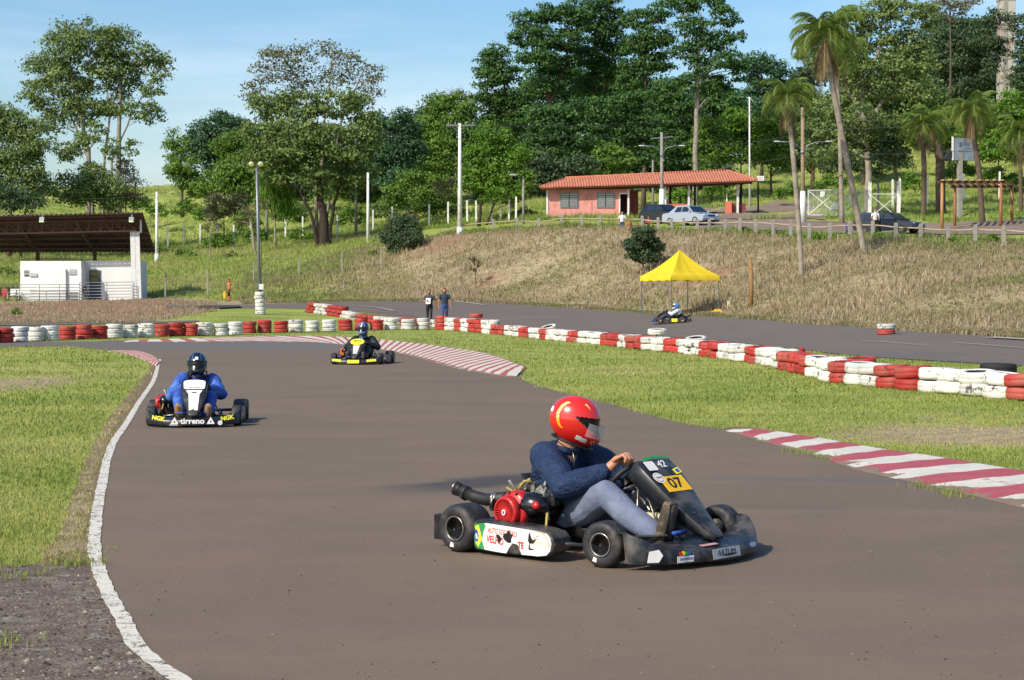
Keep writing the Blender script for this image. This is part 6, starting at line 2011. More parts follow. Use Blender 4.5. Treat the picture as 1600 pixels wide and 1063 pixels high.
def car(loc, rz, col, label, cat, prof, L, W, wheels, glassr, style):
    """prof: side outline (x, z) of body below the waist; cabin: list of (x, z) roof line"""
    root = empty(cat.replace(' ', '_'), loc, rz, label, 'car', 'cars parked behind the rail')
    paint_ = NT('car_paint'); paint_.set(lin(col), .28, .35, .5); paint_.b.inputs['Coat Weight'].default_value = .7; pm_ = paint_.mat
    body, cabin, waist = prof
    mb = MB()
    rings = []
    for k, (yy, sh, dz) in enumerate(((-W / 2, .985, .03), (-W / 2 * .97, 1.0, 0), (-W / 2 * .5, 1.004, 0), (0, 1.006, .0), (W / 2 * .5, 1.004, 0), (W / 2 * .97, 1.0, 0), (W / 2, .985, .03))):
        rings.append([Vector((x * sh, yy, z + (dz if z < .4 else -dz))) for x, z in body])
    mb.loft(rings, smooth=False)
    b = mb.build('body', pm_, root, .035, 3)
    mb = MB(); rings = []
    for yy in (-W / 2 * .92, W / 2 * .92):
        rings.append([Vector((x, yy * (1 - .20 * (z - waist) / .5), z)) for x, z in cabin])
    mb.loft(rings, smooth=False); mb.build('cabin', pm_, root, .03, 3)
    mb = MB()
    x0, x1 = cabin[0], cabin[1]                       # windscreen base, top
    xr, xb = cabin[2], cabin[3]
    def pt_(a, bq, u, y, o): p = Vector((a[0] + (bq[0] - a[0]) * u, 0, a[1] + (bq[1] - a[1]) * u)); p.y = y * (1 - .20 * (p.z - waist) / .5); return p + o
    hy = W / 2 * .92
    for (a, bq, o) in ((x0, x1, Vector((.012, 0, .01))), (xb, xr, Vector((-.012, 0, .01)))):
        mb.add([pt_(a, bq, .10, -hy * .90, o), pt_(a, bq, .10, hy * .90, o), pt_(a, bq, .90, hy * .86, o), pt_(a, bq, .90, -hy * .86, o)], [(0, 1, 2, 3)], 0, False)
        mb.build('windscreen' if a is x0 else 'rear_window', GLS, root); mb = MB()
    for s in (-1, 1):
        mb = MB()
        mids = glassr
        for xa, xb_ in mids:
            def roofx(x, zz):
                return x
            z0, z1 = waist + .05, x1[1] - .09
            yq = lambda z: s * (hy * (1 - .20 * (z - waist) / .5) + .012)
            fx0 = min(xb_, x0[0] - (x0[0] - x1[0]) * .12 - .10); fx1 = min(xb_, x1[0] - .03)
            bx0 = max(xa, xb[0] + .12); bx1 = max(xa, xr[0] + .08)
            mb.add([(bx0, yq(z0), z0), (fx0, yq(z0), z0), (fx1, yq(z1), z1), (bx1, yq(z1), z1)], [(0, 1, 2, 3)], 0, False)
        mb.build('side_window', GLS, root)
        mb = MB(); mb.ball((x0[0] - .18, s * (W / 2 + .08), waist + .08), (.08, .11, .07)); mb.build('mirror', pm_, root)
        fx = L / 2
        mb = MB(); mb.ball((fx - .14, s * W * .36, style['lz']), (.13, .17, .085)); mb.build('headlight', LAMP, root)
        mb = MB(); mb.box((-fx + .06, s * W * .38, style['lz'] + .12), (.08, .22, .16)); mb.build('tail_light', REDV, root, .01)
        for wx in wheels:
            w_ = empty('wheel', (wx, s * (W / 2 - .09), .30)); w_.parent = root
            mb = MB(); mb.lathe([(.19, -.09), (.27, -.10), (.30, -.06), (.30, .06), (.27, .10), (.19, .09)], (0, 1, 0), n=28, closed=True); mb.build('tyre', CTYRE, w_)
            mb = MB(); mb.lathe([(.19, s * .085), (.17, s * .07), (.05, s * .05), (.001, s * .06)], (0, 1, 0), n=20)
            for k in range(5): a = 2 * PI * k / 5; mb.bar((math.cos(a) * .04, s * .075, math.sin(a) * .04), (math.cos(a) * .175, s * .085, math.sin(a) * .175), .05, .02)
            mb.build('rim', ALU, w_)
    mb = MB(); mb.box((L / 2 + .006, 0, style['lz'] - .02), (.03, W * .42, .10)); mb.box((L / 2 + .0, 0, .27), (.05, W * .72, .12)); mb.build('grille', TRIM, root, .01)
    mb = MB(); mb.box((L / 2 + .035, 0, .40), (.015, .40, .12)); mb.build('number_plate', WHITEV, root, .004)
    return root


SED = ([(2.1, .30), (2.14, .45), (2.08, .66), (1.9, .74), (1.0, .90), (-1.35, .93), (-1.95, .90), (-2.12, .80), (-2.14, .45), (-2.05, .26), (1.98, .24)],
       [(1.05, .88), (.35, 1.40), (-.75, 1.42), (-1.55, .90)], .90)
HAT = ([(1.85, .30), (1.9, .45), (1.84, .66), (1.65, .76), (.95, .92), (-1.7, .95), (-1.82, .80), (-1.86, .45), (-1.8, .26), (1.75, .24)],
       [(1.0, .90), (.35, 1.42), (-1.25, 1.44), (-1.72, .93)], .92)
WAG = ([(2.1, .32), (2.15, .50), (2.1, .68), (1.95, .76), (1.05, .88), (-2.0, .92), (-2.12, .80), (-2.14, .45), (-2.05, .28), (1.98, .26)],
       [(1.1, .86), (.42, 1.38), (-1.55, 1.42), (-2.0, .91)], .90)
p = gy(1079, 133); car((p.x, p.y, p.z), math.radians(-52), '#aab4c2', 'silver blue sedan nosing up to the rail in front of the gatehouse', 'sedan car', SED, 4.28, 1.74, (1.32, -1.30), [(-.9, -.18), (-.10, .9)], dict(lz=.66))
p = gy(1036, 141); car((p.x, p.y, p.z), math.radians(-50), '#141a26', 'dark hatchback half hidden behind the silver blue sedan', 'hatchback car', HAT, 3.8, 1.66, (1.2, -1.15), [(-.95, -.15), (-.07, .85)], dict(lz=.66))
p = gy(1388, 119); WG = car((p.x, p.y, p.z - .05), math.radians(-40), '#1c2740', 'dark blue estate car with an open door by the rail, under the trees', 'estate car', WAG, 4.3, 1.70, (1.35, -1.28), [(-1.45, -1.0), (-.95, -.2), (-.12, .95)], dict(lz=.64))
# open near-side door of the estate
mb = MB(); R = Matrix.Rotation(math.radians(52), 3, 'Z')
c0 = Vector((.95, -.86, 0)); q = lambda x, z: c0 + Matrix.Rotation(math.radians(62), 3, 'Z') @ Vector((-x, 0, z))
mb.poly([q(0, .30), q(1.05, .32), q(1.08, .88), q(.02, .86)], .06, (.5, -.8, 0)); mb.build('door', bpy.data.objects[WG.children[0].name].data.materials[0], WG, .02)
mb = MB(); pts_ = [q(.05, .88), q(1.06, .90), q(.85, 1.34), q(.40, 1.30)]
for a, b in zip(pts_, pts_[1:] + pts_[:1]): mb.bar(a, b, .05, .05)
mb.build('door_frame', TRIM, WG)
w0 = Vector(WG.location) + Matrix.Rotation(math.radians(-40), 3, 'Z') @ Vector((-.35, -1.15, 0))
walker('person', Vector((w0.x, w0.y, gz(w0.x, w0.y) - .05)), math.radians(-80), 1.66, 'man in white shirt standing at the open door of the estate car', dict(skin=SKIN2, top=WHT, bottom=BLKT, shoe=SHOE, hair=HAIR), dict(stride=.05, arms=(((.04, -.27, 1.13), (.2, -.22, 1.0)), ((.04, .27, 1.13), (.2, .2, 1.02)))), 'onlookers by the rail')

# ---------------------------------------------------------------- guard rail on the crest
TIMB = M('sun_bleached_rail', '#a8957c', .18, 4, .85)
rail = empty('guard_rail', gy(1100, 120), 0, 'long low rail of grey concrete posts with pale pole running along the bank top', 'guard rail')
ro_ = Vector(rail.location)
RP = [(721, 365, 149), (771, 360, 146), (808, 358, 143), (842, 357.5, 139), (877, 358, 136.5), (909, 358, 134), (938, 359, 132), (973, 362, 129.5), (1003, 362, 127), (1028, 364, 125), (1049, 364, 123.5), (1068, 366, 121.5), (1089, 366, 120), (1108, 367, 118.5), (1133, 370, 116.5), (1156, 370, 115), (1180, 372, 113.5), (1207, 373, 112), (1235, 374, 110.5), (1264, 375, 109), (1296, 376, 107.5), (1327, 376, 106), (1363, 377, 104.5), (1399, 379, 103), (1438, 379.5, 101.5), (1481, 380, 100), (1523, 380, 98.5), (1567, 381, 97.2), (1615, 383, 96), (1665, 384, 95)]
tops = []
for px, py, Y in RP:
    b = gy(px, Y) - ro_
    h = .98 if px > 1150 else .88
    mb = MB(); mb.box(b + Vector((0, 0, h / 2 - .1)), (.20, .18, h + .2), taper=.94); mb.box(b + Vector((0, 0, h + .012)), (.17, .15, .03))
    mb.build('post', CONC, rail, .012)
    tops.append(b + Vector((0, .14, h - .22)))
for a, b in zip(tops, tops[1:]):
    mid = a.lerp(b, .5) + Vector((0, 0, random.uniform(-.05, .02)))
    mb = MB(); mb.tube([a + (a - b).normalized() * .08, mid, b], [.042, .038, .042], 8); mb.build('rail', TIMB, rail)
a = gy(688, 152) - ro_; mb = MB(); mb.tube([a + Vector((0, 0, .25)), tops[0]], [.05, .06], 8); mb.build('rail', TIMB, rail)

# ---------------------------------------------------------------- white fence posts on the hill
FP = [(262, 388, 200), (287, 386, 200), (313, 384, 200), (340, 379, 200), (365, 386, 196), (392, 377, 198), (446, 372, 196), (473, 373, 193), (527, 372, 188), (583, 362, 190), (612, 357, 189), (640, 352, 192), (670, 355, 186), (700, 351, 185), (730, 349, 180), (744, 351, 176), (768, 349, 174), (782, 347, 171), (795, 347, 169), (806, 346, 167),
      (20, 396, 185), (60, 394, 185), (83, 394, 184), (108, 391, 186), (131, 390, 188), (-20, 396, 185), (1448, 315, 165), (1505, 312, 168), (1560, 305, 172), (1405, 325, 158), (1394, 324, 160)]
for i, (px, py, Y) in enumerate(FP):
    b = gp(px, py) if px < 1300 else gy(px, Y)
    ph = (2.15 if px < 700 else 2.1) if px < 1300 else 2.5
    mb = MB(); lean = random.uniform(-.05, .05)
    mb.add([], [])
    mb.bar(Vector((0, 0, -.3)), Vector((lean, 0, ph)), .19, .16); mb.box((lean, 0, ph + .015), (.11, .10, .03))
    o = mb.build('fence_post', WPOST, None, .01); o.location = b
    where = 'at the grassy hillside' if 200 < px < 700 else 'seen beneath the stand roof' if px < 200 else 'below the bushy trees left of the gatehouse' if px < 900 else 'on the green slope by the gate'
    tag(o, f"whitewashed fence post {where}, {nth(i + 1)} of the post line", 'fence post', 'whitewashed fence posts')
for i, (px, py, h) in enumerate(((258, 466, 1.8), (325, 463, 1.9), (396, 444, 1.7), (467, 434, 1.5), (535, 427, 1.6), (595, 420, 1.5))):
    b = gp(px, py); mb = MB(); mb.bar((0, 0, -.2), (random.uniform(-.06, .06), 0, h), .11, .11); mb.box((0, 0, h * .5), (.15, .04, .04)); o = mb.build('wire_fence_post', CONC, None, .008); o.location = b
    tag(o, f"thin grey wire fence post at the slope foot, {nth(i + 1)} from the stand", 'fence post', 'grey wire fence posts')
w_ = [gp(px, py) for px, py in ((258, 466), (325, 463), (396, 444), (467, 434), (535, 427), (595, 420))]
mb = MB()
for k in range(4):
    for a, b in zip(w_, w_[1:]): mb.tube([a + Vector((0, 0, .35 + .4 * k)), b + Vector((0, 0, .35 + .4 * k))], .008, 4)
tag(mb.build('fence_wire', GREYM), 'strands of wire between the thin grey posts', 'fence wire')

# ---------------------------------------------------------------- poles, masts and wires
def pole(px, py0, py1, r0, r1, Y, label, mat=None, name='utility_pole', base=None, gpx=None):
    b = gp(px, py0) if Y is None else gy(px, Y)
    Y = b.y
    t_ = at(gpx or px, py1, Y)
    o = empty(name, b, 0, label, name.replace('_', ' '))
    mb = MB(); mb.tube([(0, 0, -.4), t_ - b], [r0, r1], 12); mb.build('shaft', mat or WPOST, o)
    if base:
        mb = MB(); d = (t_ - b); mb.tube([(0, 0, -.2), d * base], [r0 * 1.35, r0 * 1.2], 12); mb.build('painted_base', POSTC, o)
    return o, b, t_


wires = []
GP = M('grey_weathered_pole', '#86817a', .14, 4, .85); 
o1, b1, t1 = pole(245, 410, 300, .16, .10, None, 'white concrete pole rising beside the stand roof', base=.12)
o2, b2, t2 = pole(575, 381, 270, .15, .10, None, 'slim whitewashed pole between the willowy tree and the dark bush')
o3, b3, t3 = pole(718.5, 366, 193, .20, .11, None, 'tall concrete pole with a crossarm at the left end of the rail', base=.06)
mb = MB(); L_ = t3 - b3; mb.bar(L_ + Vector((-1.1, 0, -.15)), L_ + Vector((1.2, 0, -.15)), .10, .10); mb.bar(L_ + Vector((-.7, 0, -.15)), L_ + Vector((0, .05, -.8)), .05, .05); mb.build('crossarm', GREYM, o3)
for x in (-.9, -.35, .5, 1.05): mb = MB(); mb.lathe([(.001, .18), (.05, .16), (.06, .08), (.03, .02), (.02, 0)], (0, 0, 1), L_ + Vector((x, 0, -.1)), 10); mb.build('insulator', CONC, o3)
o4, b4, t4 = pole(417, 377, 276, .17, .12, None, 'concrete pole standing behind the floodlight mast', mat=GP)
o5, b5, t5 = pole(556, 371, 285, .15, .11, None, 'pole half hidden behind the willowy tree', mat=GP)
o6, b6, t6 = pole(1034, 332, 207, .16, .11, 150, 'street lamp pole with two curved arms and white base before the gatehouse', mat=GP, name='street_lamp')
o7, b7, t7 = pole(1254, 348, 168, .17, .12, 138, 'street lamp pole with two curved arms and white base by the white gate', mat=M('brown_stained_pole', '#8a7860', .15, 4, .85), name='street_lamp')
o8, b8, t8 = pole(1171, 300, 152, .10, .06, 172, 'thin plain mast rising behind the gatehouse roof', mat=WPOST, name='mast')
o9, b9, t9 = pole(1020, 330, 250, .12, .08, 175, 'slim pale pole among the trunks behind the gatehouse', mat=GP)
o10, b10, t10 = pole(1372, 330, 285, .10, .08, 150, 'short grey pole behind the white gate leaves', mat=GP)


def arms(o, b, t_, frac, reach, lift):
    H_ = (t_ - b)
    c = H_ * frac
    for s in (-1, 1):
        a = [c, c + Vector((s * reach * .25, -.1, lift * .75)), c + Vector((s * reach * .6, -.15, lift)), c + Vector((s * reach, -.2, lift * 1.02))]
        mb = MB(); mb.tube(a, .035, 8); ar = mb.build('lamp_arm', GREYM, o)
        mb = MB(); mb.ball(a[-1] + Vector((s * .16, 0, .02)), (.30, .11, .06)); mb.build('lamp_head', GREYV, ar)
    mb = MB(); mb.tube([c - Vector((0, 0, .15)), c + Vector((0, 0, .15))], .17, 12); mb.build('bracket', GREYM, o)


arms(o6, b6, t6, (332 - 238) / (332 - 207), 1.45, .65); arms(o7, b7, t7, (348 - 238) / (348 - 168), 1.75, .75)
for o, b, t_ in ((o6, b6, t6), (o7, b7, t7)):
    k = 2.6 if o is o6 else 2.35
    mb = MB(); mb.tube([(0, 0, -.2), ((t_ - b).x * k / (t_ - b).z, 0, k)], [.27, .20], 14); mb.build('painted_base', POSTC, o)
mb = MB(); L_ = t6 - b6; mb.box(L_ + Vector((0, -.12, -1.9)), (.16, .12, .16)); mb.ball(L_ + Vector((.12, -.2, -2.3)), .12, 0); mb.bar(L_ + Vector((-.9, 0, -.5)), L_ + Vector((.9, 0, -.35)), .08, .08); mb.build('fuse_gear', GREYM, o6)
# small lamp that reaches out of the foliage
p = at(800, 271, 150); g0 = gy(812, 152)
lm = empty('street_lamp', g0, 0, 'small street lamp poking out of the bright green tree', 'street lamp')
mb = MB(); mb.tube([(.3, .5, -.3), (.3, .5, p.z - g0.z - .3)], [.12, .09], 10); mb.build('shaft', GP, lm)
mb = MB(); mb.tube([(.3, .5, p.z - g0.z - .3), (-.3, 0, p.z - g0.z)], .04, 8); mb.build('lamp_arm', GREYM, lm)
mb = MB(); mb.ball((-.55, -.1, p.z - g0.z), (.32, .14, .09)); mb.build('lamp_head', WHITEV, lm)
# floodlight mast in its sleeve of tyres
fm_ = empty('floodlight_mast', MAST, 0, 'grey floodlight mast with two pale lamps rising out of a sleeve of white tyres', 'floodlight mast')
ft = at(401, 258, MAST.y) - MAST
mb = MB(); mb.tube([(0, 0, -.2), (ft.x * .5, 0, ft.z * .5), (ft.x, 0, ft.z)], [.095, .08, .06], 12); mb.build('shaft', GREYM, fm_)
mb = MB(); mb.bar((ft.x - .28, 0, ft.z), (ft.x + .28, 0, ft.z), .06, .06); mb.build('crossarm', GREYM, fm_)
for s in (-1, 1):
    mb = MB(); mb.lathe([(.001, .12), (.09, .10), (.165, -.02), (.15, -.06), (.001, -.05)], (0, .55, .4), (ft.x + s * .24, -.12, ft.z + .05), 18); l_ = mb.build('floodlight', GREYM, fm_)
    mb = MB(); mb.lathe([(.001, -.075), (.10, -.07), (.15, -.058)], (0, .55, .4), (ft.x + s * .24, -.12, ft.z + .05), 18); mb.build('lens', LAMPW, l_)
mb = MB(); mb.box((.10, -.14, 1.42), (.24, .16, .28)); mb.build('switch_box', POSTC, fm_, .01); mb = MB(); mb.box((.06, -.14, 1.2), (.14, .12, .18)); mb.build('cable_gland', TRIM, fm_, .01)
mb = MB(); mb.tube([(.08, -.1, 1.5), (.09, -.09, 3.5), (ft.x + .06, -.06, ft.z)], .012, 6); mb.build('cable', TRIM, fm_)


def wire(a, b, sag, r=.014):
    pts_ = [a.lerp(b, k / 14) + Vector((0, 0, -sag * 4 * (k / 14) * (1 - k / 14))) for k in range(15)]
    mb = MB(); mb.tube(pts_, r, 5); return mb.mesh('overhead_wire')


WIR = M('overhead_wire', '#3a3a3c', .1, 5, .6)
W_ = [(t3 + Vector((-.9, 0, .02)), t6 + Vector((-.8, 0, -.35)), .5, 'upper wire from the crossarm pole to the gatehouse lamp pole'), (t3 + Vector((.5, 0, .02)), at(1105, 178, 175), .6, 'wire from the crossarm pole into the tall dark trees'), (t3 + Vector((1.05, 0, .0)), at(1105, 181, 175), .7, 'lower wire from the crossarm pole into the tall dark trees'),
      (t2, t5, .4, 'wire from the slim whitewashed pole back to the half hidden pole'), (t5, t4, .6, 'wire between the half hidden pole and the pole behind the floodlight mast'), (t1, t4, .8, 'wire from the pole beside the stand to the one behind the mast'), (t1 + Vector((0, 0, -.3)), at(-200, 305, 190), .5, 'wire running off beyond the stand'),
      (t6 + Vector((0, 0, -2.0)), t7 + Vector((0, 0, -3.4)), .7, 'wire between the two double-armed lamp poles'), (t6 + Vector((0, 0, -.5)), t7 + Vector((0, 0, -1.8)), .7, 'upper wire between the two double-armed lamp poles'), (t7 + Vector((0, 0, -1.5)), at(1700, 150, 130), .8, 'wire from the gate lamp pole off past the grey board'), (t7 + Vector((0, 0, -3.2)), at(1700, 205, 130), .8, 'lower wire from the gate lamp pole off past the grey board'), (at(1300, 150, 150), at(1720, 75, 150), .5, 'high wire across the eucalyptus crown')]
for a, b, sg_, lb in W_: tag(link('overhead_wire', wire(a, b, sg_), WIR), lb, 'wire')

# ---------------------------------------------------------------- gate, pergola, board, tower
Yg = 150.0
gb = gy(1262, Yg); g1_ = gy(1354, Yg)
gt = empty('metal_gate', gb, 0, 'white double gate with crossed braces and two small notices', 'gate')
Lg = (g1_ - gb).x; hg = 1.98
gzo = lambda u: gz(gb.x + Lg * u, gb.y) - gb.z
for u0, u1 in ((0, .497), (.503, 1)):
    lf = empty('gate_leaf', (0, 0, 0)); lf.parent = gt
    x0, x1 = Lg * u0, Lg * u1; z0 = max(gzo(u0), gzo(u1)) + .12; z1 = z0 + hg
    mb = MB()
    for a, b in (((x0, 0, z0), (x1, 0, z0)), ((x0, 0, z1), (x1, 0, z1 + .06)), ((x0, 0, z0), (x0, 0, z1)), ((x1, 0, z0), (x1, 0, z1 + .06)), ((x0, -.03, z0), (x1, -.03, z1)), ((x0, .03, z1), (x1, .03, z0))): mb.bar(a, b, .09, .07)
    mb.build('frame', POSTC, lf)
    mb = MB()
    for k in range(1, 22): x = x0 + (x1 - x0) * k / 22; mb.bar((x, 0, z0), (x, 0, z1), .018, .018)
    mb.build('bar', POSTC, lf)
for u, py, w_, h_ in ((.24, .8, .38, .46), (.44, .36, .60, .52), (.76, .74, .70, .36)):
    mb = MB(); mb.box((Lg * u, -.09, gzo(u) + .2 + hg * py), (w_, .03, h_)); mb.build('notice', WHITEV, gt, .005)
g2 = gy(1358, Yg - 2); g3 = gy(1403, Yg - 3)
gt2 = empty('metal_gate', g2, 0, 'narrow grey and white wire gate beside the double gate', 'gate')
dv = g3 - g2
mb = MB()
for a, b in (((0, 0, .1), dv + Vector((0, 0, .1))), ((0, 0, 2.0), dv + Vector((0, 0, 2.0))), ((0, 0, .1), dv + Vector((0, 0, 2))), ((0, 0, 2), dv + Vector((0, 0, .1)))): mb.bar(a, b, .07, .06)
mb.build('frame', GREYV, gt2)
for q_ in (Vector((0, 0, 0)), dv): mb = MB(); mb.bar(q_ + Vector((0, 0, -.3)), q_ + Vector((0, 0, 3.0)), .30, .24); mb.build('gate_post', WPOST, gt2)
mb = MB()
for k in range(1, 16):
    mb.bar(dv * (k / 16) + Vector((0, .02, .1)), dv * (k / 16) + Vector((0, .02, 2.0)), .012, .012)
mb.build('wire_mesh', GREYM, gt2)
# pergola
pg = gy(1525, 128); pz = pg.z
pr_ = empty('pergola', pg, 0, 'open timber pergola of round posts and slatted top on the green', 'pergola')
PW = M('red_brown_timber', '#8c6040', .2, 5, .8); PW2 = M('tan_timber', '#a87a4c', .2, 5, .8)
pp = lambda px, Y: Vector(((px - 800) / FPX * Y - pg.x, Y - pg.y, 0))
cs = [(pp(1471, 124), PW2), (pp(1491, 129), PW), (pp(1563, 124), PW), (pp(1580, 129), PW)]
zt_ = at(800, 286, 124).z - pz
for c, m in cs:
    zz = gz(c.x + pg.x, c.y + pg.y) - pz
    mb = MB(); mb.tube([(c.x, c.y, zz - .3), (c.x, c.y, zt_)], [.11, .10], 12); mb.build('post', m, pr_)
mb = MB()
for a, b in ((0, 2), (1, 3)):
    A, B = cs[a][0] + Vector((-.3, 0, zt_ + .05)), cs[b][0] + Vector((.3, 0, zt_ + .05)); mb.bar(A, B, .12, .16)
mb.build('beam', M('dark_beam', '#4f3826', .2, 5, .8), pr_)
mb = MB()
for k in range(9):
    u = k / 8; A = cs[0][0].lerp(cs[2][0], u) + Vector((-.05, -.35, zt_ + .17)); B = cs[1][0].lerp(cs[3][0], u) + Vector((0, .35, zt_ + .17)); mb.bar(A, B, .22, .07)
mb.build('slat', M('pale_slat', '#b08c66', .15, 5, .8), pr_)
# board on a steel column
bb = gy(1499, 145); bo = empty('billboard', bb, math.radians(12), 'grey weathered billboard on a thick column behind the pergola', 'billboard')
top_ = at(800, 216, 145).z - bb.z; bot_ = at(800, 251, 145).z - bb.z
mb = MB(); mb.bar((0, .1, -.3), (0, .1, bot_ + .6), .42, .3); mb.build('column', CONC, bo)
mb = MB(); mb.box((.25, 0, (top_ + bot_) / 2), (1.75, .12, top_ - bot_)); mb.build('panel', M('weathered_board', '#74808c', .15, 2, .7, dirt='#8f9aa4', dirt_amt=.3), bo, .02)
mb = MB(); mb.box((-.66, -.02, (top_ + bot_) / 2 + .05), (.10, .18, top_ - bot_ + .1)); mb.build('frame_edge', WHITEV, bo)
mb = MB(); mb.box((-.95, .15, (top_ + bot_) / 2 - .5), (.35, .5, .8), rot=Matrix.Rotation(.5, 3, 'Y')); mb.build('bent_flap', M('dark_tin', '#2a2e34', .2, 5, .6), bo)
mb = MB(); mb.ball((.0, -.065, top_ - .5), (.16, .01, .2)); mb.box((.5, -.066, top_ - .45), (.5, .008, .3)); mb.box((.35, -.066, top_ - 1.05), (1.1, .008, .08)); mb.box((.55, -.066, top_ - .78), (.5, .008, .06)); mb.build('faded_print', M('faded_board_print', '#535e6a', .2, 6, .8), bo)
# pale tower above the trees
tb = gy(1569, 235); tw = empty('water_tower', tb, 0, 'tall pale streaked tower standing up behind the trees', 'tower')
tt_ = at(800, -30, 235).z - tb.z; wd = 26 / FPX * 235
mb = MB(); mb.box((0, 0, tt_ / 2 - 1), (wd * .9, wd * .9, tt_ + 2)); mb.build('shaft', M('streaked_concrete', '#b0aca4', .14, 1.2, .9, dirt='#8a6a52', dirt_amt=.35), tw, .05)
mb = MB()
for k in range(5): mb.box((0, 0, tt_ * (.2 + .17 * k)), (wd * .96, wd * .96, .25))
mb.box((-.3, -wd * .46, tt_ * .5), (.5, .06, tt_ * .8)); mb.build('band', CONC, tw)
# ---------------------------------------------------------------- trees
BARK = M('grey_brown_bark', '#5a4c3e', .3, 4, .95, bump=.03)
BARKP = M('pale_bark', '#8f8576', .25, 3, .9, bump=.02, dirt='#6a5f52', dirt_amt=.3)
BARKD = M('dark_bark', '#33291f', .3, 4, .95, bump=.03)
def srgb(c): return tuple(v / 255 / 12.92 if v <= 10 else ((v / 255 + 0.055) / 1.055) ** 2.4 for v in c)
def LM(name, a, b, c, d, tr=.3): return leafmat(name, [(0, srgb(a)), (.4, srgb(b)), (.75, srgb(c)), (1, srgb(d))], .55, tr, .3)
L_DARK = LM('dark_glossy_leaves', (44, 70, 34), (64, 97, 45), (85, 122, 57), (112, 145, 74), .25)
L_BLUE = LM('blue_green_leaves', (50, 78, 54), (67, 100, 64), (85, 120, 78), (106, 141, 94), .25)
L_MID = LM('mid_green_leaves', (66, 97, 36), (93, 125, 46), (121, 151, 58), (151, 173, 74), .3)
L_BRIGHT = LM('bright_green_leaves', (70, 106, 34), (94, 132, 42), (118, 152, 52), (140, 168, 70), .35)
L_EUC = LM('olive_eucalyptus_leaves', (86, 106, 58), (110, 130, 72), (138, 154, 88), (165, 174, 106), .3)
L_BRWN = LM('brownish_sparse_leaves', (86, 88, 56), (110, 110, 74), (134, 132, 92), (158, 152, 112), .3)
L_WILL = LM('willowy_olive_leaves', (78, 98, 52), (104, 124, 66), (132, 150, 82), (166, 180, 100), .3)
L_GREY = LM('grey_green_leaves', (52, 71, 44), (73, 93, 60), (93, 113, 77), (116, 134, 94), .28)
L_PALM = LM('palm_fronds', (74, 96, 40), (102, 124, 52), (136, 146, 68), (166, 164, 88), .35)
L_DEADP = LM('dead_palm_fronds', (90, 76, 56), (117, 100, 74), (143, 124, 92), (160, 142, 108), .2)
LEAF_TOTAL = 0


